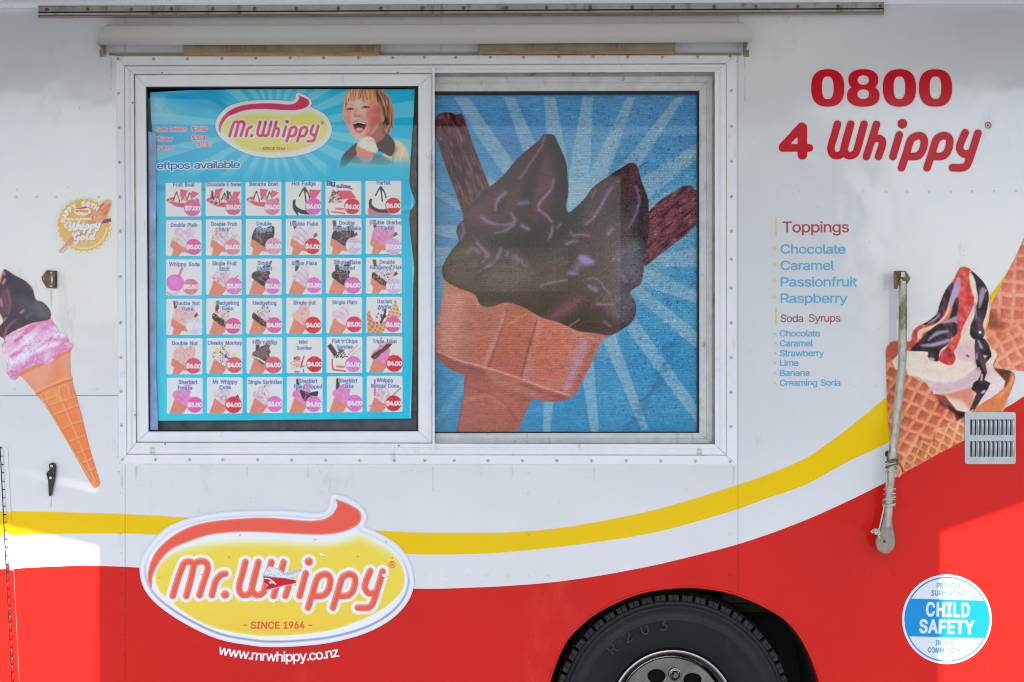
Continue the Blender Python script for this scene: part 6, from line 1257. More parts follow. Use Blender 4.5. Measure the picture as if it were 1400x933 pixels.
ARCH = [(748,1010),(746,985),(749,950),(751,933),(762,900),(775,875),(787,861),(812,840),(850,820),(887,808),(935,802.5),(970,805),(1000,811),(1025,820),(1050,832),(1075,848),(1095,872),(1110,901),(1121,933),(1127,960),(1130,1010)]
arch_s = smooth(ARCH, False, 3)
RED_TOP = [(-500,800),(-200,787),(0,778.5),(50,776),(100,774),(130,774),(165,775),(190,776.5),(300,784),(430,797),(565,805),(650,803.5),(700,801),(750,797),(800,790.5),(850,782),(900,772),(950,760),(1000,747),(1050,731),(1100,712),(1130,699),(1180,675.5),(1237,646),(1318,600),(1367,563),(1400,542),(1500,470),(1700,320)]
YEL_TOP = [(-500,712),(-200,702),(0,699.5),(100,701),(165,703),(240,707),(330,713),(430,720),(516,725.5),(560,728),(640,729),(700,728),(750,724),(800,717),(885,700),(950,682),(1000,666),(1050,649),(1100,627.5),(1130,608),(1162,584),(1210,545),(1260,507),(1310,458),(1360,396),(1400,340),(1460,250)]
YEL_BOT = [(-500,748),(-200,735),(0,732),(80,730),(165,729.5),(225,732),(330,740),(430,749),(550,757),(600,758.5),(650,757.5),(700,754.5),(800,743.5),(900,727),(1000,699),(1050,681),(1100,663.5),(1162,630),(1217,603.5),(1280,560),(1330,500),(1368,440),(1400,390),(1460,300)]
def cv(tab, x): return float(np.interp(x, [p[0] for p in tab], [p[1] for p in tab]))
_rt, _yt, _yb = smooth(RED_TOP, False, 6), smooth(YEL_TOP, False, 6), smooth(YEL_BOT, False, 6)
def band(tab, x0, x1):
    pts = [p for p in tab if x0 < p[0] < x1]
    return [(x0, cv(tab, x0))] + pts + [(x1, cv(tab, x1))]
BOT = 1010
G = .28                                             # half the gap between panels
XL, XR, YT = -500, 1700, -110
SEAMS = [XL, 14, 171, 1009, XR]
# aluminium side panels
def panel(pts, y=0.0, holes=()): return plate('side_panel', pts, y, .003, M['white'], truck, holes)
low_arch = [p for p in arch_s]
hs = lambda y: 1.0 + (y - 612) * (16.0 / 321)      # hinge line leans slightly
panel([(XL, YT), (171 - G, YT), (171 - G, 541 - G), (XL, 541 - G)])
panel([(XL, 541 + G), (171 - G, 541 + G), (171 - G, BOT), (hs(BOT) + 2, BOT), (hs(611) + 2, 611), (XL, 611)])
panel([(XL, 611.6), (hs(611) - 1.6, 611.6), (hs(BOT) - 1.6, BOT), (XL, BOT)], .0012)
panel([(171 + G, YT), (603 - G, YT), (603 - G, 84), (171 + G, 84)])
panel([(603 + G, YT), (1009 - G, YT), (1009 - G, 84), (603 + G, 84)], .0003)
aL = [p for p in low_arch if p[0] < 1009]
aR = [p for p in low_arch if p[0] > 1009]
ya = 813.6
panel([(171 + G, 627), (1003, 627), (1003, 84.5), (1009 - G, 84.5), (1009 - G, ya)] + aL[::-1] + [(171 + G, BOT)])
panel([(1009 + G, YT), (XR, YT), (XR, BOT)] + aR[::-1] + [(1009 + G, ya + .2)], -.0004)
# colour fields, cut where the panels meet
def red(x0, x1, y):
    low = []
    if x0 < 748 < x1: low = aL[::-1] if x1 < 1100 else []
    pts = band(_rt, x0, x1)
    if x1 == 1009 - G: pts = pts + [(x1, ya)] + aL[::-1] + [(x0, BOT)]
    elif x0 == 1009 + G: pts = pts + [(x1, BOT)] + aR[::-1] + [(x0, ya + .2)]
    else: pts = pts + [(x1, BOT), (x0, BOT)]
    return plate('red_field', pts, y, .0004, M['red'], truck)
def yel(x0, x1, y):
    return plate('yellow_stripe', band(_yt, x0, x1) + band(_yb, x0, x1)[::-1], y, .0004, M['yellow'], truck)
red(171 + G, 1009 - G, -.0006); red(1009 + G, XR, -.001); 
yel(171 + G, 1009 - G, -.0006); yel(1009 + G, 1460, -.001)
plate('yellow_stripe', [(hs(701) + 2, 700)] + band(_yt, 20, 171 - G) + band(_yb, 20, 171 - G)[::-1] + [(hs(731) + 2, 731.5)], -.0006, .0004, M['yellow'], truck)
plate('red_field', [(hs(779) + 2, 779)] + band(_rt, 30, 171 - G) + [(171 - G, BOT), (hs(BOT) + 2, BOT)], -.0006, .0004, M['red'], truck)
plate('yellow_stripe', band(_yt, XL, hs(701) - 1.6) + band(_yb, XL, hs(731) - 1.6)[::-1], .0006, .0004, M['yellow'], truck)
plate('red_field', band(_rt, XL, hs(779) - 1.6) + [(hs(BOT) - 1.6, BOT), (XL, BOT)], .0006, .0004, M['red'], truck)
# wheel arch lip
v = [P(x, y, -.001) for x, y in arch_s]; n = len(v)
v2_ = [Vector((q.x, .075, q.z)) for q in v]; v3_ = [Vector((q.x, .075, q.z + .004)) for q in v]
make('wheel_arch_flange', v + v2_, [(i, n + i, n + i + 1, i + 1) for i in range(n - 1)], M['red'], truck, True)
b = MB(); b.tube([P(x, y, -.001) for x, y in arch_s], .0042, 6, cap=True); b.build('wheel_arch_lip', M['red'], truck, True)

def field(x, y):
    if y > cv(RED_TOP, x): return 'red'
    if x < 1215 and cv(YEL_TOP, x) < y < cv(YEL_BOT, x): return 'yellow'
    return 'white'
rv = [(x, 269.5) for x in (22, 50, 77, 135, -6, -34)] + [(1063 + 29.6 * i, 263.3 - .15 * i) for i in range(22)] + [(20, 532), (132, 532), (-8, 532)] + [(1052 + 29 * i, 528) for i in range(6)]
rv += [(162.5 + i * .7, 646.5 + 27.6 * i) for i in range(13)] + [(26 + 28.3 * i, 786.5) for i in range(5)] + [(-3 - 28.3 * i, 786.5) for i in range(8)] + [(437.8, 644.5), (438, 673.5)]
rv += [(722 - .04 * i, 647 + 28 * i) for i in range(13)] + [(582 + 28.2 * i, 787.6) for i in range(5)] + [(750, 787.6), (779, 787.6), (807, 787.6), (835, 787.6), (865, 788), (893, 787.6), (920, 788), (948, 788), (973, 787.5), (1017, 786.5), (1047, 786.5)]
rv += [(999 - .2 * i, 644 + 28.6 * i) for i in range(6)] + [(1076 + 29 * i, 786 - .1 * i) for i in range(22)] + [(1026, 481), (1370, 481)]
rnd = random.Random(2)
for colour in ('white', 'yellow', 'red'):
    b = MB()
    for x, y in rv:
        if field(x, y) == colour and not (750 < x < 1121 and y > cv([(p[0], p[1]) for p in ARCH[2:-2]], x) - 4):
            b.dome(P(x, y, (-.001 if colour != 'white' else 0) if x > 1009 or colour != 'white' else 0), .0046 + rnd.uniform(0, .0005), .0024, 12, rings=3)
    o = b.build('rivets', M[colour], truck, True); tag(o, kind='stuff', label=colour + ' painted rivet heads')

# body shell behind the side
sh = MB()
x0, x1 = P(XL, 0).x, P(XR, 0).x; zt, zb = P(0, YT).z, P(0, BOT).z
sh.box(x0, x1, .004, 2.0, zt, zt + .03); sh.box(x0, x1, 1.97, 2.0, zb, zt); sh.box(x0 - .03, x0, .0, 2.0, zb, zt); sh.box(x1, x1 + .03, 0, 2.0, zb, zt)
sh.box(x0, P(742, 0).x, .01, 1.97, zb, zb + .03); sh.box(P(1136, 0).x, x1, .01, 1.97, zb, zb + .03)
sh.build('body_shell', M['shell'], truck)
it = MB()
it.box(P(130, 0).x, P(1040, 0).x, .62, .64, 1.15, 2.75); it.box(P(130, 0).x, P(133, 0).x, .03, .62, 1.15, 2.75); it.box(P(1037, 0).x, P(1040, 0).x, .03, .62, 1.15, 2.75)
it.box(P(133, 0).x, P(1037, 0).x, .03, .62, 1.12, 1.15); it.box(P(133, 0).x, P(1037, 0).x, .03, .62, 2.75, 2.78)
it.build('interior_lining', M['dark'], truck)
for bx_ in ((P(165, 0).x, P(1009, 0).x, .0045, .008, P(0, 640).z, P(0, 618).z), (P(1004, 0).x, P(1016, 0).x, .0045, .008, P(0, 800).z, 3.05), (P(165, 0).x, P(178, 0).x, .0045, .008, P(0, 800).z, P(0, 610).z), (P(165, 0).x, P(180, 0).x, .0045, .008, P(0,90).z, 3.05), (P(598, 0).x, P(608, 0).x, .0045, .008, P(0, 83).z, 3.05), (P(-490, 0).x, P(170, 0).x, .0045, .008, P(0, 546).z, P(0, 536).z), (P(-8, 0).x, P(26, 0).x, .0052, .009, P(0, 1009).z, P(0, 606).z)):
    bk = MB(); bk.box(*bx_); bk.build('seam_sealant', M['rubber'], truck)

# piano hinge at the far left
hg = empty('piano_hinge', P(6, 612), truck)
lf = plate('hinge_leaf', [(hs(612) + 3, 612.5), (hs(612) + 9.5, 612.5), (hs(BOT) + 9.5, BOT - 2), (hs(BOT) + 3, BOT - 2)], -.0026, .0014, M['white'], hg)
kn = {'white': MB(), 'yellow': MB(), 'red': MB(), 'slot': MB()}
yy = 613
while yy < BOT - 4:
    c = field(20, yy + 5)
    if c == 'yellow' and yy > 724: c = 'white'
    kn[c].tube([P(hs(yy) + 1.6, yy, -.0034), P(hs(yy + 11) + 1.6, yy + 10.2, -.0034)], .0044, 8)
    kn['slot'].tube([P(hs(yy) + 1.6, yy + 10.2, -.0034), P(hs(yy + 11) + 1.6, yy + 11.4, -.0034)], .0026, 6)
    yy += 11.4
for c, mb in kn.items(): tag(mb.build('hinge_knuckles', M[c], hg, True), kind='stuff')
plate('hinge_leaf', [(hs(780) + 3.2, 780), (hs(780) + 9.3, 780), (hs(BOT) + 9.3, BOT - 2), (hs(BOT) + 3.2, BOT - 2)], -.003, .0004, M['red'], hg)
plate('hinge_leaf', [(hs(700) + 3.2, 700.5), (hs(700) + 9.3, 700.5), (hs(731) + 9.3, 731), (hs(731) + 3.2, 731)], -.003, .0004, M['yellow'], hg)

# ------------------------------------------------------------------ serving window
win = empty('serving_window', P(583, 636), truck)
win['label'] = 'sliding serving window in a screwed white aluminium frame'
def lerp2(a, b, t): return (a[0] + (b[0] - a[0]) * t, a[1] + (b[1] - a[1]) * t)
def frame(name, outer, inner, prof, m, parent, sides='TRBL', gap=.22):
    """mitred surround: corner lists TL TR BR BL, profile (t, y) from outer edge to inner edge; one bar object per side"""
    O, I = outer, inner
    for s_, (a, b_) in {'T': (0, 1), 'R': (1, 2), 'B': (2, 3), 'L': (3, 0)}.items():
        if s_ not in sides: continue
        v, f = [], []
        for t, y in prof:
            p, q = lerp2(O[a], I[a], t), lerp2(O[b_], I[b_], t)
            L = math.hypot(q[0] - p[0], q[1] - p[1]); k = gap / L
            v += [P(*lerp2(p, q, k), y), P(*lerp2(q, p, k), y)]
        for i in range(len(prof) - 1): f.append((2 * i, 2 * i + 1, 2 * i + 3, 2 * i + 2))
        yb = max(y for _, y in prof) + .004
        n = len(v)
        for t in (prof[0][0], prof[-1][0]):
            p, q = lerp2(O[a], I[a], t), lerp2(O[b_], I[b_], t); v += [P(*p, yb), P(*q, yb)]
        f += [(n, n + 1, 1, 0), (2 * len(prof) - 2, 2 * len(prof) - 1, n + 3, n + 2)]
        f += [tuple([n] + [2 * i for i in range(len(prof))] + [n + 2]), tuple([n + 1] + [2 * i + 1 for i in range(len(prof))] + [n + 3])[::-1]]
        make(name, v, f, m, parent)
def q4(x0, y0, x1, y1): return [(x0, y0), (x1, y0), (x1, y1), (x0, y1)]
FO, FI = [(158.5,76.5),(1006.3,73.8),(1008,636),(162.3,635)], [(170,90),(993,87.2),(993.6,623),(173.4,621.6)]
frame('frame_flange', FO, FI, [(0, -.0005), (.03, -.0028), (.12, -.0036), (.9, -.0036), (1, -.0028)], M['alu'], win)
FJ = [(183,101.5),(977,98.6),(977.5,607.5),(186,605.5)]
frame('frame_channel', FI, FJ, [(0, -.003), (.1, -.0105), (.16, -.0115), (.46, -.0118), (.5, -.0085), (.62, -.0085), (.66, -.0135), (.97, -.014), (1, -.0132), (1, .03)], M['alu'], win)
def ring(q, y, w_):
    t = w_ / 12.0
    return [(x + (sx_ * w_), yv + (sy_ * w_)) for (x, yv), (sx_, sy_) in zip(q, ((1, 1), (-1, 1), (-1, -1), (1, -1)))]
M['grime'] = mat('brown_sealant', (142, 118, 82), rough=.6, var=.6, vscale=30, vcol=(196, 190, 180))
for q_, y_ in ((FI, -.0046), (FJ, -.0146)):
    frame('sealant_bead', ring(q_, y_, -.35), ring(q_, y_, .45), [(0, y_ + .001), (.5, y_), (1, y_ + .001)], M['grime'], win, gap=.6)
frame('frame_seal', [lerp2(a_, b_, .3) for a_, b_ in zip(FO, FI)], [lerp2(a_, b_, .9) for a_, b_ in zip(FI, FJ)], [(0, -.0008), (.5, -.0015), (1, -.004)], M['rubber'], win, gap=0)
# left sash
SO, SI = [(183.4,101.8),(591,100.6),(591,606.6),(186.2,605.3)], [(200,119),(571.5,118.2),(571.5,589.6),(203.4,590)]
frame('sash_bar', SO, SI, [(0, -.004), (.05, -.0085), (.12, -.0095), (.9, -.0095), (.97, -.008), (1, .001)], M['alu'], win)
frame('sash_gasket', [(199.5,118.6),(571.9,117.8),(571.9,590),(203,590.4)], [(202.2,121),(569.6,120.4),(569.6,588),(205,588)], [(0, -.002), (.5, -.003), (1, 0)], M['rubber'], win, gap=0)
b = MB()
for y0_, y1_, xx in ((92, 615, 592.6),):
    v = []
    for x_ in (591.2, 594.2):
        for y_ in (-.026, .01):
            v += [P(x_, y0_, y_), P(x_, y1_, y_)]
    b.add(v, [(0, 1, 5, 4), (0, 2, 3, 1), (4, 5, 7, 6), (0, 4, 6, 2), (1, 3, 7, 5)])
b.build('meeting_fin', M['alu'], win)
make('window_pane', [P(201, 119.5, .002), P(571, 118.5, .002), P(571, 589.4, .002), P(204, 589.4, .002)], [(0, 3, 2, 1)], M['glass'], win)
# right sash, set back in its track
RO, RI = [(560,105),(974.5,103.6),(974.5,606.5),(560,606.8)], [(576,126),(955.4,125),(955.4,591.6),(576,592.2)]
frame('sash_bar', RO, RI, [(0, .020), (.06, .0165), (.3, .016), (.34, .018), (.42, .018), (.46, .0155), (.95, .0155), (1, .022)], M['alu_old'], win, 'TRB')
frame('sash_gasket', [(575,125.4),(956,124.4),(956,592.2),(575,592.6)], [(575,130.4),(952.6,129.6),(952.6,590.6),(575,591)], [(0, .019), (.6, .018), (1, .026)], M['rubber'], win, 'TRB', gap=0)
make('window_pane', [P(578, 127, .024), P(954, 126, .024), P(954, 591, .024), P(578, 591.6, .024)], [(0, 3, 2, 1)], M['glass2'], win)
frame('track_liner', [(560,95),(984,93),(984,612),(560,612)], [(560,108),(970,107),(970,603),(560,603)], [(0, .0235), (1, .0235)], M['rail'], win, 'TR', gap=0)
# bottom track lip, right half, and little drain covers
b = MB(); b.box(P(594.5, 0).x, P(976, 0).x, -.012, .016, P(0, 610, -.01).z, P(0, 607.2, -.01).z); b.build('track_lip', M['alu_old'], win)
for x_, y_ in ((209, 617), (956, 618.6)):
    b = MB(); b.lathe(P(x_, y_, -.0092), [(.0001, -.003), (.010, -.0028), (.0125, 0)], 14)
    b.build('drain_plug', M['steel'], win, True)
# screws
b = MB()
def screw(x, y, yd, r=.0064):
    c = P(x, y, yd); b.dome(c, r, .0022, 12, 0); 
    b.lathe(c + Vector((0, -.0021, 0)), [(.0001, .0), (.0019, -.0002), (.0024, .0004)], 8, 1)
sx = [162.3, 209.5, 256, 303, 349.8, 396.5, 443.2, 490, 537, 580, 622.5, 670, 717, 764.5, 811.5, 858.8, 906, 953, 998.5]
for i, x_ in enumerate(sx): screw(x_ + rnd.uniform(-.8, .8), 81.4 - 3.2 * i / 18 + rnd.uniform(-.4, .4), -.0036)
bx = [167.5, 213, 259, 304.8, 352.5, 399, 445.3, 492, 539, 580.5, 620.8, 667, 714.5, 761.4, 808.6, 856.2, 903.3, 950.5, 998]
for i, x_ in enumerate(bx): screw(x_, 628.5 + 2.2 * i / 18, -.0036)
for i, y_ in enumerate((128.5, 175.2, 222.4, 269.8, 316.4, 378.6, 441.8, 488.8, 535, 581.6)): screw(162.5 + .45 * i + rnd.uniform(-.4, .4), y_, -.0036)
for i, y_ in enumerate((124.8, 173, 221, 269, 316.4, 354.8, 394.4, 441.8, 489.4, 536.6, 583.4)): screw(1000.3 - .1 * i, y_, -.0036)
for x_, y_ in ((181.3, 141), (221.6, 100.2), (543.5, 99.8), (184.6, 567.5), (226, 607.5), (545.2, 609.5)): screw(x_, y_, -.0135, .0042)
tag(b.build('frame_screws', [M['steel'], M['screwdark']], win, True), kind='stuff', label='steel screw heads round the window frame')
# what shows round the poster inside the left pane
make('window_strip', [P(202, 180, .006), P(213, 182, .006), P(213, 500, .006), P(216, 588, .006), P(205, 588, .006)], [(0, 4, 3, 2, 1)], M['blue_strip'], win)  # pale blue strip with greyer blotches, left of the poster
make('inner_board', [P(195, 560, .05), P(580, 560, .05), P(580, 596, .05), P(195, 596, .05)], [(0, 3, 2, 1)], M['slate'], win)
make('inner_board', [P(556, 110, .05), P(577, 110, .05), P(577, 562, .049), P(556, 562, .049)], [(0, 3, 2, 1)], M['wood'], win)

# ------------------------------------------------------------------ hood over the window
hood = empty('window_hood', P(580, 60), truck)
prof = [(0, 33.6), (-.03, 33.2), (-.052, 33.6), (-.063, 35.2), (-.069, 39), (-.0725, 48), (-.075, 60.5)]
nx = 40
def hood_surface(dy, mname, name, flip=False):
    v, f = [], []
    for y_, py in prof:
        t = (60.5 - py) / 27.3
        e = 15 * (1 - math.sqrt(max(0, 1 - t * t)))
        xa, xb = 132.5 + e, 1028.5 - e
        for i in range(nx + 1):
            u = i / nx; u = .5 - .5 * math.cos(u * math.pi)
            px_ = xa + (xb - xa) * u
            sag = .9 * math.sin(u * math.pi * 1.3 + .4) - 2.2 * u + .6
            v.append(P(px_, py + sag, y_ + dy))
    for j in range(len(prof) - 1):
        for i in range(nx):
            q = (j * (nx + 1) + i, j * (nx + 1) + i + 1, (j + 1) * (nx + 1) + i + 1, (j + 1) * (nx + 1) + i)
            f.append(q if flip else q[::-1])
    return v, f
v1, f1 = hood_surface(0, '', '')
v2, f2 = hood_surface(.003, '', '', True)
k = len(v1); f2 = [tuple(i + k for i in q) for q in f2]
last = (len(prof) - 1) * (nx + 1)
f3 = [(last + i, last + i + 1, k + last + i + 1, k + last + i) for i in range(nx)]
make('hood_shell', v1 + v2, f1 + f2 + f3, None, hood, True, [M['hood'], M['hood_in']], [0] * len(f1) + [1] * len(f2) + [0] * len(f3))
for xw, sg in ((143, 1), (1017.5, -1)):
    b = MB(); X_ = P(xw, 0).x
    z0, z1, z2 = P(0, 61, -.072).z, P(0, 40, 0).z, P(0, 76, 0).z
    v = [(X_, -.072, z0), (X_, -.066, P(0, 45, -.066).z), (X_, -.001, z1), (X_, -.001, z2), (X_, -.014, z2)]
    v2_ = [(a + .004 * sg, b_, c) for a, b_, c in v]
    b.add(v + v2_, [(0, 1, 2, 3, 4), (9, 8, 7, 6, 5)] + [(i, (i + 1) % 5, (i + 1) % 5 + 5, i + 5) for i in range(5)])
    b.box(min(X_, X_ - .016 * sg), max(X_, X_ - .016 * sg), -.005, -.0006, P(0, 78).z, P(0, 69).z)
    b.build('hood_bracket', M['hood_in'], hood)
for xa, xb, ya_, yb_ in ((252, 519, 61, 75.2), (654, 922, 59, 73.4)):
    b = MB()
    z1, z0 = P(0, ya_ - 3, -.03).z, P(0, yb_, -.03).z
    b.box(P(xa, 0, -.03).x, P(xb, 0, -.03).x, -.045, -.004, z0 + .008, z1)
    b.build('lamp_housing', M['hood_in'], hood); b = MB()  # box coloured brown to stand in for shade above the amber tube
    b.tube([(P(xa + 1, 0, -.03).x, -.03, z0 + .006), (P(xb - 1, 0, -.03).x, -.03, z0 + .006)], .0075, 10)
    b.build('lamp_cover', M['amber'], hood)
b = MB(); b.box(P(150, 0).x, P(1012, 0).x, -.006, -.0008, P(0, 76.4).z, P(0, 73).z)
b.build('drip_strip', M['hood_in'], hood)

# ------------------------------------------------------------------ roof moulding and awning rail
def railpy(x, y): return y - 5.0 * (x - 50) / 1158
b = MB()
v = []
for x_ in (XL, XR):
    for y_, py in ((-.001, 12), (-.018, 11.4), (-.024, 9), (-.026, 2), (-.03, -40), (0, -104)):
        v.append(P(x_, railpy(x_, py) if abs(x_) < 2000 else py, y_))
b.add(v, [(i, i + 1, i + 7, i + 6) for i in range(5)]); b.build('roof_moulding', M['alu'], truck, True)
rail = empty('awning_rail', P(630, 24), truck)
def strip(name, segs, m):
    b = MB(); v = []
    for x_ in (52.5, 1208.5):
        for y_, py in segs: v.append(P(x_, railpy(x_, py), y_))
    n = len(segs)
    b.add(v, [(i, i + 1, n + i + 1, n + i) for i in range(n - 1)] + [tuple(range(n)), tuple(range(n, 2 * n))[::-1]])
    return b.build(name, m, rail)
strip('rail_bar', [(-.001, 8.2), (-.026, 8.4), (-.028, 9.4), (-.0275, 16.2), (-.001, 16.6)], M['rail'])
strip('rail_bar', [(-.001, 17.2), (-.02, 17.6), (-.026, 18.4), (-.024, 21), (-.001, 21.2)], M['rail'])
strip('rail_lip', [(-.001, 21.4), (-.022, 21.4), (-.025, 22.6), (-.02, 24.8), (-.001, 25.2)], M['railbrown'])
strip('rail_groove', [(-.0008, 14), (-.009, 14), (-.009, 20), (-.0008, 20)], M['rubber'])
b = MB()
for i in range(21):
    x_ = 64.5 + 57 * i + rnd.uniform(-2, 2)
    c = P(x_, railpy(x_, 13.4), -.0278); b.dome(c, .0066, .0025, 10, 0); b.lathe(c + Vector((0, -.0023, 0)), [(.0001, 0), (.003, -.0002), (.0036, .0004)], 7, 1)
tag(b.build('rail_screws', [M['rust'], M['screwdark']], rail, True), kind='stuff')
# the awning itself, unrolled over the customer (above the picture): it shades the truck's side
aw = empty('awning', (0, -.1, 2.98), truck)
ZA = 2.96
xl, xr = P(133, 0).x, P(1291, 0).x
def awn(x): return 1.80 if x < xl or x > xr else 2.62
pts = [(P(XL, 0).x, -.02), (P(XL, 0).x, -1.80), (P(10, 0).x, -1.77), (xl, -1.84), (xl, -2.62), (xr - .012, -2.62), (xr - .03, -1.80), (P(1400, 0).x, -1.69), (P(XR, 0).x, -1.55), (P(XR, 0).x, -.02)]
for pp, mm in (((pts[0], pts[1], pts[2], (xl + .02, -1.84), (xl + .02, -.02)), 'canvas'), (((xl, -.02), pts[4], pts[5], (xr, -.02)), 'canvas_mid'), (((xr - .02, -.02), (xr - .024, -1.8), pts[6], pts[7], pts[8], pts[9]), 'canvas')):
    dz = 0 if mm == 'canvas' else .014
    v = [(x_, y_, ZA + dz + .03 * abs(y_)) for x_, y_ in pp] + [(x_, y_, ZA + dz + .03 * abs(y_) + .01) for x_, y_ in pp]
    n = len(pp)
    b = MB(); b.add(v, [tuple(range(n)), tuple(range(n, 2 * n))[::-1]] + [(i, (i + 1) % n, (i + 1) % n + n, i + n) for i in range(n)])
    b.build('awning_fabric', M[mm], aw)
b = MB()
for (ax_, ay_), (bx_, by_) in zip(pts[1:8], pts[2:9]):
    b.add([(ax_, ay_, ZA + .03 * abs(ay_)), (bx_, by_, ZA + .03 * abs(by_)), (bx_, by_, ZA - .14), (ax_, ay_, ZA - .14), (ax_, ay_ - .004, ZA + .03 * abs(ay_)), (bx_, by_ - .004, ZA + .03 * abs(by_)), (bx_, by_ - .004, ZA - .14), (ax_, ay_ - .004, ZA - .14)], [(0, 1, 2, 3), (7, 6, 5, 4), (3, 2, 6, 7), (0, 3, 7, 4), (1, 5, 6, 2)])
b.build('awning_valance', M['canvas'], aw)

# ------------------------------------------------------------------ small fittings on the side
# hasp
hp = empty('hasp', P(68, 383), truck)
plate('hasp_plate', [(63.5,370),(76.5,370.5),(76.5,394.5),(64,394),(57.6,384),(57,379)], -.0045, .002, M['rust'], hp, [[(59.2 + 1.2 * math.cos(a), 381 + 1.6 * math.sin(a)) for a in np.linspace(0, 6.28, 9)[:-1]]], chamf=.0004)
plate('hasp_plate', [(65,371),(75.6,371.4),(75.6,393.6),(65,393.2)], -.010, .0045, M['rust'], hp, chamf=.001)
b = MB()
b.tube([P(70.5, 377, -.012), P(71.5, 380, -.017), P(71.5, 384, -.017), P(70.5, 388, -.012)], .004, 8)
for x_, y_ in ((70, 373.4), (69.8, 391.4)): b.dome(P(x_, y_, -.0108), .0036, .002, 8)
b.build('hasp_staple', M['steel'], hp, True)
b = MB(); b.box(P(76.4, 0).x, P(78, 0).x, -.012, -.001, P(0, 394).z, P(0, 371).z); b.build('hasp_edge', M['black'], hp)
# black latch
lt = empty('door_latch', P(70, 655), truck)
plate('latch_lever', smooth([(67.4,636),(70.5,633.6),(74.6,635.4),(75,642),(74.6,648),(73.6,656),(71,668),(69.4,677),(67.2,677),(66.6,668),(66.2,658),(65,653),(65.2,646),(68,643)]), -.016, .008, M['black'], lt, chamf=.0015)
b = MB(); b.lathe(P(69.4, 648, -.002), [(.0001, -.017), (.010, -.016), (.0115, -.008), (.012, .001)], 14); b.build('latch_hub', M['black'], lt, True)
for x_, y_ in ((70.6, 637.6), (69.2, 653.6)):
    b = MB(); b.dome(P(x_, y_, -.018), .0052, .0022, 10); b.build('latch_screw', M['steel'], lt, True)
# vent
vt = empty('vent_grille', P(1353.5, 635), truck); vt['label'] = 'square aluminium vent with two rows of louvres'
def rrect(x0, y0, x1, y1, r, n=5):
    o = []
    for cx_, cy_, a in ((x1 - r, y0 + r, -90), (x1 - r, y1 - r, 0), (x0 + r, y1 - r, 90), (x0 + r, y0 + r, 180)):
        for i in range(n + 1):
            q = R(a + 90 * i / n); o.append((cx_ + r * math.cos(q), cy_ + r * math.sin(q)))
    return o
slots = [(1326.4 + 6.02 * i, y_) for y_ in (573.4, 603) for i in range(10)]
plate('vent_plate', rrect(1319.2, 563.6, 1388.6, 634.6, 3.2), -.0062, .0026, M['vent'], vt, [rrect(x_, y_, x_ + 2.6, y_ + 22, 1.2, 3) for x_, y_ in slots], chamf=.0006)
lm = None
for x_, y_ in slots:
    if lm is None:
        b = MB(); 
        pr = [(0, 0), (.25, -.004), (.6, -.006), (.9, -.004), (1, 0)]
        v = []; yk = (0, .9, 3, 19, 21.1, 22)
        for kk in yk:
            e = 1 - max(0, (3 - kk) / 3, (kk - 19) / 3) ** 2
            for u, d in pr: v.append(Vector(((u * 3.2 - .2) * S, -.0064 + d * max(0, e) , -kk * S)))
        f = [(a * 5 + i, a * 5 + i + 1, a * 5 + i + 6, a * 5 + i + 5) for a in range(5) for i in range(4)]
        lm = bpy.data.meshes.new('louvre'); lm.from_pydata([tuple(q) for q in v], [], f); lm.materials.append(M['vent']); lm.polygons.foreach_set('use_smooth', [True] * len(f)); lm.update()
    o = bpy.data.objects.new('louvre', lm); o.location = P(x_ + 2.4, y_, 0) - wloc(vt); link(o, vt)
b = MB(); b.box(P(1324, 0).x, P(1387, 0).x, -.0046, -.0044, P(0, 630).z, P(0, 568).z); b.build('vent_backing', M['slot'], vt)
for x_, y_ in ((1323.4, 567.4), (1384.6, 567.4), (1323, 630.4), (1384.4, 630.2)):
    b = MB(); b.dome(P(x_, y_, -.0062), .0045, .0022, 10); b.build('vent_screw', M['steel'], vt, True)

# ------------------------------------------------------------------ wheel
wc = P(920.5, 976.5, .05)
wheel = empty('wheel', wc, truck); wheel['label'] = 'black truck tyre on a chromed steel rim'
RT = 164 * S * 1.01
b = MB()
prof = [(.515, .052), (.53, .030), (.56, .018), (.62, .006), (.70, -.004), (.76, -.008), (.785, -.012), (.80, -.0128), (.81, -.0085), (.86, -.0065), (.885, -.010), (.90, -.0105), (.907, -.006), (.93, -.002), (.945, 0.0), (.952, .010), (.958, .04), (.958, .20), (.94, .22), (.80, .235), (.53, .20)]
b.lathe(wc, [(r * RT, y_) for r, y_ in prof], 160)
b.build('tyre', M['tyre'], wheel, True)
b = MB(); NB = 54
for i in range(NB):
    for row in range(4):
        for half in range(2 if row in (0, 3) else 1):
            w_ = .35 if row in (0, 3) else .74
            a0_ = (i + .08 + (.40 * half if row in (0, 3) else 0) + (.5 if row % 2 else 0)) * 2 * math.pi / NB; a1_ = a0_ + w_ * 2 * math.pi / NB
            y0_, y1_ = [(.002, .052), (.060, .104), (.112, .156), (.164, .214)][row]
            r0, r1 = .945 * RT, 1.0 * RT
            sk = .0
            v = []
            for a_ in (a0_, a1_):
                for y_, r_ in ((y0_, r0), (y0_ + (.004 if row == 0 else 0), r1 - (.004 if row == 0 else 0)), (y1_, r1), (y1_, r0)):
                    v.append((wc.x + r_ * math.cos(a_), wc.y + y_, wc.z + r_ * math.sin(a_)))
            b.add(v, [(0, 1, 2, 3), (7, 6, 5, 4), (0, 4, 5, 1), (1, 5, 6, 2), (2, 6, 7, 3)])
tag(b.build('tyre_tread', M['tyre2'], wheel), kind='stuff')
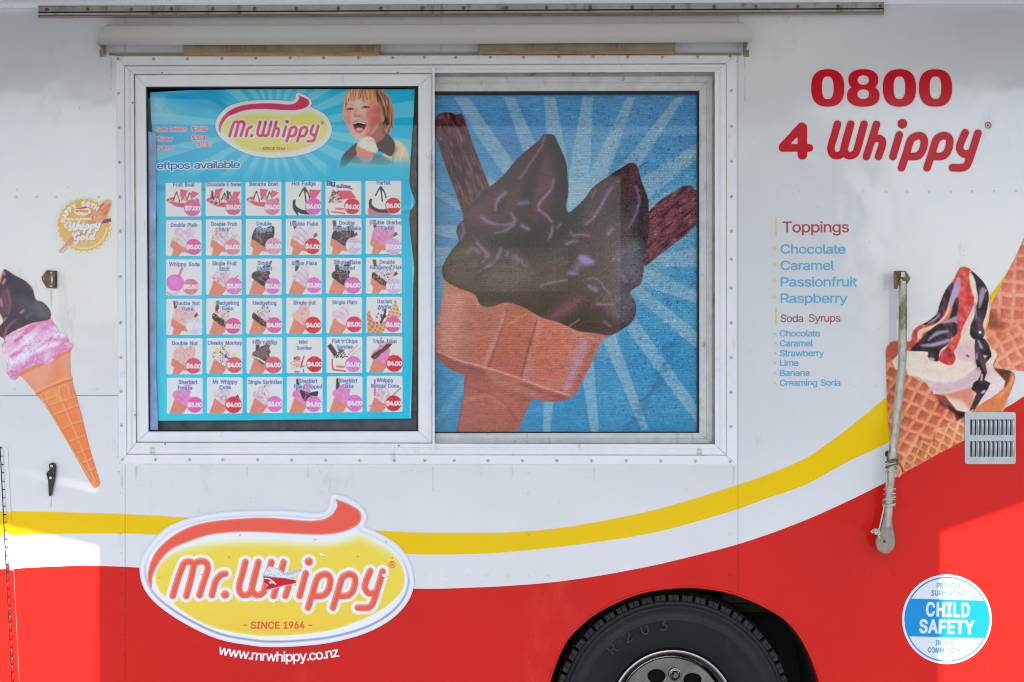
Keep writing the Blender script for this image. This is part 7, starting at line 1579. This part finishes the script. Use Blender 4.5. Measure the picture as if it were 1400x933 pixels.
# raised code on the sidewall
tp = []
for i, ch in enumerate("R203"):
    th = math.atan2(-(869 - 976.5), 893 - 920.5) + .0
    ang = R(133 - i * 12.2) ; rr_ = 122
    for r in text_polys(ch, -5.2, 0, 15, 5.2):
        q = []
        for x_, y_ in r:
            a = ang - x_ / rr_; rad = rr_ - y_ - 7
            q.append((920.5 + rad * math.cos(a), 976.5 - rad * math.sin(a)))
        tp.append(q)
tag(textmesh('sidewall_code', tp, .0380, .0060, M['code'], wheel, .1), kind='stuff')
tp = []
for i, ch in enumerate("TUBELESS"):
    ang = R(58 - i * 6.4); rr_ = 122
    for r in text_polys(ch, -2.6, 0, 8, 2.6):
        tp.append([(920.5 + (rr_ - y_ - 3) * math.cos(ang - x_ / rr_), 976.5 - (rr_ - y_ - 3) * math.sin(ang - x_ / rr_)) for x_, y_ in r])
b = MB()
rp = [(.520, .050), (.530, .030), (.526, .022), (.512, .018), (.498, .024), (.492, .036), (.484, .046), (.470, .050), (.462, .066), (.458, .10), (.44, .115), (.40, .10)]
b.lathe(wc, [(r * RT, y_) for r, y_ in rp], 120); b.build('rim', M['rim'], wheel, True)
hol = []
for i in range(6):
    a = R(114 - i * 60); hol.append([(.305 * RT * math.cos(a) + .066 * RT * math.cos(q) * 1.25, .305 * RT * math.sin(a) + .066 * RT * math.sin(q)) for q in np.linspace(0, 2 * math.pi, 19)[:-1]])
dsc = plate('rim_disc', [(wc.x + .43 * RT * math.cos(q), wc.z + .43 * RT * math.sin(q)) for q in np.linspace(0, 2 * math.pi, 73)[:-1]], wc.y + .062, .006, M['chrome'], wheel, [[(wc.x + x_, wc.z + y_) for x_, y_ in h_] for h_ in hol], px=False, chamf=.004)
for i in range(6):
    b = MB(); a = R(84 - i * 60); c = wc + Vector((.30 * RT * math.cos(a), .058, .30 * RT * math.sin(a)))
    b.lathe(c, [(.0001, -.022), (.009, -.022), (.0135, -.018), (.0145, 0), (.021, .002)], 6)
    b.lathe(c, [(.024, .003), (.022, -.002), (.018, -.003)], 16)
    b.build('wheel_nut', M['chrome'], wheel)
b = MB(); b.lathe(wc, [(.0001, -.03), (.05, -.03), (.062, -.022), (.066, .06)], 40); b.build('hub_cap', M['chrome'], wheel, True)
b = MB(); b.lathe(wc, [(.0001, .12), (.45 * RT, .12)], 40); b.build('brake_drum', M['liner'], wheel)
# arch liner
b = MB()
v = [P(x_, y_, .004) for x_, y_ in arch_s]; n = len(v)
v2_ = [Vector((q.x * 1.02 - .01, .5, q.z + .03)) for q in v]
b.add(v + v2_, [(i, i + 1, n + i + 1, n + i) for i in range(n - 1)])
b.box(P(740, 0).x, P(1140, 0).x, .5, .51, .3, 1.0)
b.build('wheel_arch_liner', M['liner'], truck)
b = MB()
b.box(P(1000, 0).x, P(1090, 0).x, .24, .30, P(0, 842).z, P(0, 832).z); b.box(P(1010, 0).x, P(1100, 0).x, .33, .38, P(0, 862).z, P(0, 850).z); b.tube([Vector((P(1015, 0).x, .3, .78)), Vector((P(1090, 0).x, .28, .70)), Vector((P(1120, 0).x, .25, .6))], .012, 8)
b.build('chassis_rail', M['beam'], truck)

# ------------------------------------------------------------------ vinyl lettering on the side
def sup(X, Y, cx, cy, rx, ry, p=2.5):
    k = (np.abs((X - cx) / rx) ** p + np.abs((Y - cy) / ry) ** p) ** (1 / p)
    return (k - 1) * min(rx, ry)
def zero(cx):
    return lambda X, Y: np.maximum(sup(X, Y, cx, 120.5, 22.7, 25.6), -sup(X, Y, cx, 120.3, 7.9, 15.4, 2.7))
def eight(X, Y):
    return np.maximum(np.minimum(sup(X, Y, 1180.3, 109.4, 20.6, 14.6, 2.3), sup(X, Y, 1180.3, 131.2, 22.3, 15.0, 2.3)), -np.minimum(sup(X, Y, 1180.3, 109.8, 7.6, 6.4, 2.2), sup(X, Y, 1180.3, 129.2, 7.9, 6.6, 2.2)))
ph = empty('phone_number', P(1205, 230), truck); ph['label'] = 'red freephone number lettering reading 0800 4 Whippy'
for cx_ in (1131.7, 1229.7, 1279.0):
    z = zero(cx_); vinyl('digit', (cx_ - 25, 92, cx_ + 25, 149), z, M['txtred'], ph)
    vinyl('digit_edge', (cx_ - 26, 91, cx_ + 26, 150), lambda X, Y, z=z: z(X, Y) - 1.1, M['txtpink'], ph, -.0008, 1.2)
vinyl('digit', (1156, 92, 1205, 149), eight, M['txtred'], ph)
vinyl('digit_edge', (1155, 91, 1206, 150), lambda X, Y: eight(X, Y) - 1.1, M['txtpink'], ph, -.0008, 1.2)
def four(X, Y):
    return np.minimum(np.minimum(sd_stroke(X, Y, [(1097, 175), (1097, 212)], 6.6), sd_stroke(X, Y, [(1096, 173.5), (1070, 200.5)], [5.8, 5]) ), sd_stroke(X, Y, [(1070, 202.6), (1106.6, 202.6)], 5.2))
vinyl('digit', (1060, 163, 1116, 222), four, M['txtred'], ph)
vinyl('digit_edge', (1059, 162, 1117, 223), lambda X, Y: four(X, Y) - 1.1, M['txtpink'], ph, -.0008, 1.2)
ax_, ay_ = 1.024, .955
wx = lambda x: 1145 + (x - 335.5) * ax_
wy = lambda y: 170 + (y - 768.5) * ay_
for st in (LET_WH[:2], LET_WH[2:4], LET_WH[4:5], LET_WH[5:6], LET_WH[6:7], LET_WH[7:8], LET_WH[8:]):
    T_ = [[(wx(x_), wy(y_)) for x_, y_ in s_] for s_ in st]
    xs_ = [p[0] for s_ in T_ for p in s_]; ys_ = [p[1] for s_ in T_ for p in s_]
    fn = lambda X, Y, T_=T_: let_dist(X, Y, T_, 5.15)
    vinyl('letter', (min(xs_) - 8, min(ys_) - 8, max(xs_) + 8, max(ys_) + 8), fn, M['txtred'], ph, -.0012 - .00002 * len(xs_) % .0001)
    vinyl('letter_edge', (min(xs_) - 9, min(ys_) - 9, max(xs_) + 9, max(ys_) + 9), lambda X, Y, fn=fn: fn(X, Y) - 1.0, M['txtpink'], ph, -.0007 - .00001 * (len(xs_) % 7), 1.2)
rg = text_polys("®", 1346.4, 0, 20, 1355.6); ry0, ry1 = min(p[1] for r in rg for p in r), max(p[1] for r in rg for p in r)
textmesh('registered_mark', [[(x, 166.8 + (y - ry0) * 9.2 / (ry1 - ry0)) for x, y in r] for r in rg], -.0012, .0003, M['txtmaroon'], ph, .08, step=.25)

tl = empty('toppings_list', P(1115, 530), truck); tl['label'] = 'faded lettering listing toppings and soda syrups'
def line(t, x0, base, cap, x1, m, b_=.25): textmesh('lettering', text_polys(t, x0, base, cap, x1, track=.04), -.0012, .0003, M[m], tl, b_)
line("Toppings", 1070, 317.8, 14.4, 1160.6, 'txtmaroon', .22)
for t, bs, x1_ in (("Chocolate", 347, 1155.8), ("Caramel", 369.3, 1140.4), ("Passionfruit", 391.8, 1171.6), ("Raspberry", 414.2, 1158.6)): line(t, 1067.6, bs, 12.4, x1_, 'txtblue', .24)
line("Soda", 1067.3, 440.4, 9.9, 1098, 'txtmauve', .16); line("Syrups", 1106, 440, 9.9, 1149, 'txtmauve', .16)
for t, bs, x1_ in (("Chocolate", 460.2, 1121), ("Caramel", 473.8, 1111.4), ("Strawberry", 487.2, 1126.6), ("Lime", 500.6, 1091.6), ("Banana", 514.2, 1106.8), ("Creaming Soda", 527.6, 1148.8)): line(t, 1066.4, bs, 8.3, x1_, 'txtblue', .2)
for x_, y_, r_ in ((1059.4, 340.4, 2.7), (1059.2, 362.6, 2.7), (1059, 384.8, 2.7), (1058.8, 407, 2.7), (1061, 456.6, 1.5), (1060.6, 470.2, 1.5), (1060.4, 483.6, 1.5), (1060, 497, 1.5), (1059.8, 510.4, 1.5), (1059.6, 523.8, 1.5)):
    plate('bullet_dot', [(x_ + r_ * math.cos(q), y_ + r_ * math.sin(q)) for q in np.linspace(0, 6.283, 15)[:-1]], -.0012, .0003, M['txtyel'], tl)
for ya_, yb_ in ((298, 322), (421, 444)): plate('heading_bar', [(1060, ya_), (1062, ya_), (1061.8, yb_), (1060.2, yb_)], -.0012, .0003, M['txtyel'], tl)
# web address, set along a curve
wa = empty('web_address', P(381, 907), truck); wa['label'] = 'white curved web address lettering below the oval badge'
t = "www.mrwhippy.co.nz"; adv = [GLY[c][0] for c in t]; tot = sum(adv)
(xa_, ya_), (xb_, yb_), (xc_, yc_) = (298.6, 894.5), (385, 904.4), (464.4, 897.4)
# circle through the three baseline points
d_ = 2 * (xa_ * (yb_ - yc_) + xb_ * (yc_ - ya_) + xc_ * (ya_ - yb_))
ux = ((xa_**2 + ya_**2) * (yb_ - yc_) + (xb_**2 + yb_**2) * (yc_ - ya_) + (xc_**2 + yc_**2) * (ya_ - yb_)) / d_
uy = ((xa_**2 + ya_**2) * (xc_ - xb_) + (xb_**2 + yb_**2) * (xa_ - xc_) + (xc_**2 + yc_**2) * (xb_ - xa_)) / d_
rad_ = math.hypot(xa_ - ux, ya_ - uy); t0_, t1_ = math.atan2(ya_ - uy, xa_ - ux), math.atan2(yc_ - uy, xc_ - ux)
pen = 0; ps = []
ksc = rad_ * abs(t1_ - t0_) / tot
for c, a in zip(t, adv):
    for r in GLY[c][1]:
        q = []
        for gx, gy in r:
            th = t0_ + (t1_ - t0_) * ((pen + gx - 40) / tot); rr_ = rad_ - gy * .0255
            q.append((ux + rr_ * math.cos(th), uy + rr_ * math.sin(th)))
        ps.append(q)
    pen += a
textmesh('lettering', ps, -.0013, .0003, M['txtwhite'], wa, .38)

# ------------------------------------------------------------------ stickers and posters (each a thing of its own)
def sticker(name, A, y, label, cat='sticker', m='print', group=None, k=None):
    o = sheet(name, A, y, .0004, M[m], None, k=k)
    c = np.array([0, 0, 0.]); n = len(o.data.vertices); co = np.empty(n * 3); o.data.vertices.foreach_get('co', co); co = co.reshape(-1, 3)
    base = np.array([(co[:, 0].min() + co[:, 0].max()) / 2, co[:, 1].min(), co[:, 2].min()])
    o.data.vertices.foreach_set('co', (co - base).ravel()); o.location = base; o.data.update()
    return tag(o, label, cat, group)
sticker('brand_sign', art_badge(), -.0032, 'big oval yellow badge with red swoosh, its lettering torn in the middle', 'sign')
sticker('cone_sticker', art_cone1(), -.0018, 'transfer of a dipped pink ice cream in an orange wafer cone, left of the window')
sticker('cone_sticker', art_cone2(), -.0022, 'transfer of pink waffle cones cut off at the right edge, behind the sauced sundae')
sticker('cone_sticker', art_sundae(), -.0030, 'transfer of a waffle cone sundae with red and dark sauce, beside the metal arm')
sticker('anniversary_sticker', art_gold(), -.0016, 'faded orange scalloped round sticker with script lettering and a cone, by the window')
sticker('safety_sticker', art_child(), -.0020, 'round blue and white child safety sticker on the red panel')
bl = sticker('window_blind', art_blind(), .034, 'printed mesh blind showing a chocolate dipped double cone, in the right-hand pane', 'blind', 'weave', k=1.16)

wave = lambda x, y: .0022 * np.sin(x / 31 + y / 57) * np.sin(y / 43 + 1) - .0016 * np.exp(-((x - 561) / 7) ** 2) * (1 + np.sin(y / 17)) - .002 * np.exp(-((y - 249) / 5) ** 2)
poster = empty('menu_poster', P(386, 575, .016))
tag(poster, 'turquoise price list poster with 36 picture cards, in the left-hand pane', 'poster')
KM = 1.2
hd = sheet('header_sheet', art_header(), .0128, .0004, M['paper'], poster, wave, k=KM)
hd['label'] = 'header with the brand badge and a laughing child holding an ice cream'
sheet('menu_sheet', art_list(), .0165, .0004, M['paper'], poster, wave, k=KM)
for r in range(6):
    for c in range(6):
        cd = sheet('menu_card', art_card(r, c), .0156, .0004, M['paper'], poster, wave, k=KM)
        nm = CARDS[r][c][0].replace('|', ' ').strip().lower()
        cd['label'] = 'card for ' + nm + ' at $' + CARDS[r][c][2]
        sheet('price_sticker', art_price(r, c), .0147, .0004, M['paper'], cd, wave, k=KM)

# ------------------------------------------------------------------ stay arm tied to the side
arm = empty('awning_arm', P(1211, 757, -.05))
tag(arm, 'dirty metal awning arm hanging beside the sundae transfer, its foot lashed with rope', 'awning arm')
YA = -.062
tp_ = smooth([(1234.2,384),(1234.4,397),(1234.2,450),(1233.2,499),(1230.6,525),(1225.4,576),(1220.6,618),(1217,660),(1214.6,700),(1213.2,722)], False, 5)
b = MB(); b.tube([P(x_, y_, YA) for x_, y_ in tp_], [.0142] * (len(tp_) - 6) + [.0142, .0135, .0125, .0115, .010, .0095], 20)
b.build('arm_tube', M['tube'], arm, True)
pd = plate('arm_foot', smooth([(1209.6,708),(1217.6,708),(1219.6,720),(1222,732),(1222.6,744),(1219,752.5),(1212,756.4),(1204,754),(1199.6,747),(1199.4,739),(1203,730),(1207.4,718)]), YA - .007, .010, M['paddle'], arm, [[(1209 + 2.6 * math.cos(q), 740.5 + 3 * math.sin(q)) for q in np.linspace(0, 6.283, 13)[:-1]]], chamf=.003)
b = MB(); b.lathe(P(1209, 740.5, YA), [(.0001, .002), (.0062, .002)], 12); b.build('foot_bolt', M['rust'], arm)
# bracket at the top: bent plate with a bolt
plate('arm_bracket', [(1222.4,371.4),(1227,370.6),(1232,371),(1232,380),(1229,388),(1226.4,395),(1222.8,394.4)], YA - .006, .004, M['rust'], arm, chamf=.001)
plate('arm_bracket', [(1233,370.6),(1238.4,370.8),(1241.4,376),(1244.4,380.6),(1241,387.4),(1238,388.5),(1233.6,380)], YA - .012, .004, M['rust'], arm, chamf=.001)
b = MB(); b.tube([P(1226, 372.6, YA - .009), P(1231.6, 379.4, YA - .012), P(1229.6, 386, YA - .012), P(1224.4, 393, YA - .009)], .0022, 8)
b.dome(P(1227.4, 381.6, YA - .006), .0075, .006, 8)
b.tube([P(1228, 377, -.002), P(1228, 377, YA)], .009, 8); b.tube([P(1236, 380, -.002), P(1236, 380, YA)], .007, 8)
b.build('bracket_bolt', M['rust'], arm)
make('arm_cuff', [P(x_, y_, YA - .0148) for x_, y_ in ((1231.4,372),(1237.4,372),(1238,379),(1232,379))], [(0, 3, 2, 1)], M['tube'], arm)

def coil(pts3, r, m, name, parent, n=7):
    b = MB(); b.tube(pts3, r, n); return b.build(name, m, parent, True)
def wrap(y_from, y_to, turns, rad, ph=0, n=18, wob=0.6):
    out = []
    for i in range(int(turns * n) + 1):
        t = i / (turns * n); yy_ = y_from + (y_to - y_from) * t + wob * math.sin(t * 9 + ph)
        cx_ = float(np.interp(yy_, [q[1] for q in tp_], [q[0] for q in tp_]))
        a = ph + 2 * math.pi * t * turns
        c = P(cx_, yy_, YA); out.append(c + Vector((rad * math.cos(a), rad * math.sin(a), .006 * math.cos(a + .7))))
    return out
rope = empty('rope', P(1214, 735, -.05))
tag(rope, 'pale thin rope wound and knotted round the foot of the metal arm', 'rope')
coil(wrap(664, 696, 4.3, .0185, .4), .0026, M['rope'], 'rope_coil', rope)
coil(wrap(682, 692, 2.2, .0205, 2.4, wob=3), .0026, M['rope'], 'rope_coil', rope)
coil([P(x_, y_, YA - d_) for x_, y_, d_ in ((1209, 690, .016), (1207.4, 700, .018), (1204.6, 712, .017), (1202.4, 722, .016), (1199.4, 726.5, .016))], .0024, M['rope'], 'rope_tail', rope)
kn_ = [(math.cos(a) * .009, math.sin(a * 2) * .006, math.sin(a) * .008) for a in np.linspace(0, 6.28, 22)]
coil([P(1199, 727.5, YA - .016) + Vector(q) for q in kn_], .003, M['rope'], 'rope_knot', rope)
coil([P(1199, 727.5, YA - .018) + Vector((-q[0] * .6, q[2] * .5, q[1] * 1.3)) for q in kn_], .003, M['rope'], 'rope_knot', rope)
coil([P(x_, y_, YA - .016) for x_, y_ in ((1196, 727), (1192, 728.6), (1190.4, 727.4), (1194, 724.6), (1198, 723.4))], .0024, M['rope'], 'rope_tail', rope)
coil([P(x_, y_, YA - .017) for x_, y_ in ((1198, 728), (1201, 732), (1202.6, 738))], .0024, M['rope'], 'rope_tail', rope)
tie = empty('cord', P(1218, 655, -.05))
tag(tie, 'dark and grey cord tying the metal arm to a hook above the rope', 'cord')
coil(wrap(631, 648, 3.4, .0178, 1.0, wob=1.5), .0028, M['rope'], 'cord_coil', tie)
coil(wrap(629, 640, 1.6, .0195, 2.6, wob=2), .003, M['cord'], 'cord_coil', tie)
coil([P(x_, y_, d_) for x_, y_, d_ in ((1214.5, 621, -.02), (1213, 628, -.05), (1217, 632, YA - .018), (1224, 631, YA - .02), (1230, 634, YA - .012), (1232.6, 639, YA - .004), (1234.8, 645.5, YA))], .0032, M['cord'], 'cord_tail', tie)
coil([P(x_, y_, YA - .014) for x_, y_ in ((1212, 645), (1211, 655), (1212.4, 664))], .0026, M['rope'], 'cord_tail', tie)
b = MB(); b.tube([P(1214, 618, -.001), P(1214, 618, -.02), P(1214, 621, -.03), P(1214.4, 626, -.028), P(1214.4, 628, -.016)], .0042, 8); b.dome(P(1214, 621, -.001), .011, .006, 12)
b.build('tie_hook', M['black'], truck, True)

# a few scuffs in the paint: fine raised scratches and dents left as relief
b = MB()
for q in range(46):
    x_ = rnd.choice([rnd.uniform(10, 155), rnd.uniform(1015, 1395), rnd.uniform(180, 1000)]); y_ = rnd.uniform(642, 690) if 175 < x_ < 1002 else rnd.uniform(60, 620)
    b.dome(P(x_, y_, -.0002 if x_ < 1009 else -.0006), rnd.uniform(.0007, .0018), .0003, 6, rings=1)
tag(b.build('paint_chips', M['railbrown'], truck), kind='stuff')
for xa, ya1, xb, yb1 in ((344, 695.4, 352, 694.9), (371, 694.6, 381, 695), (540, 681, 552, 676), (1163, 351.4, 1216, 352.2), (370, 870, 372, 868)):
    pass

# dried drips and scuffs below the window frame and fittings, thin films on the paint
def film(name, x, y, w_, h_, seed):
    r_ = random.Random(seed); q = []
    for i in range(7): q.append((x + w_ * (.5 - .12 * i / 6) + r_.uniform(-.3, .3), y + h_ * i / 6))
    for i in range(7): q.append((x - w_ * (.38 + .12 * i / 6 - .2 * i / 6) + r_.uniform(-.3, .3), y + h_ * (6 - i) / 6))
    return q
M['drip'] = mat('dried_drip', (176, 170, 156), rough=.5)
N_, L_ = M['drip'].node_tree.nodes, M['drip'].node_tree.links
tn = N_.new('ShaderNodeTexNoise'); tn.inputs['Scale'].default_value = 22; tc_ = N_.new('ShaderNodeTexCoord'); L_.new(tc_.outputs['Object'], tn.inputs[0])
mr_ = N_.new('ShaderNodeMapRange'); mr_.inputs[1].default_value = .3; mr_.inputs[2].default_value = .8; mr_.inputs[4].default_value = .2; L_.new(tn.outputs[0], mr_.inputs[0]); L_.new(mr_.outputs[0], N_['Principled BSDF'].inputs['Alpha'])
for i, (x_, y_, w_, h_) in enumerate(((186, 637, 4, 20), (167, 638, 3, 30), (338, 638, 2, 12), (421, 638, 3, 16), (592, 638, 3, 34), (700, 638, 2, 14), (812, 638, 2, 20), (1003, 638, 3, 26), (1227, 398, 3, 40), (70, 397, 3, 22), (70, 680, 2, 14), (152, 78, 3, 46), (1018, 78, 3, 60))):
    yv = -.0014 if (field(x_, y_ + 5) == 'red') else (-.0002 if x_ < 1009 else -.0007)
    plate('drip_mark', film('', x_, y_, w_, h_, i), yv, .00015, M['drip'], truck)
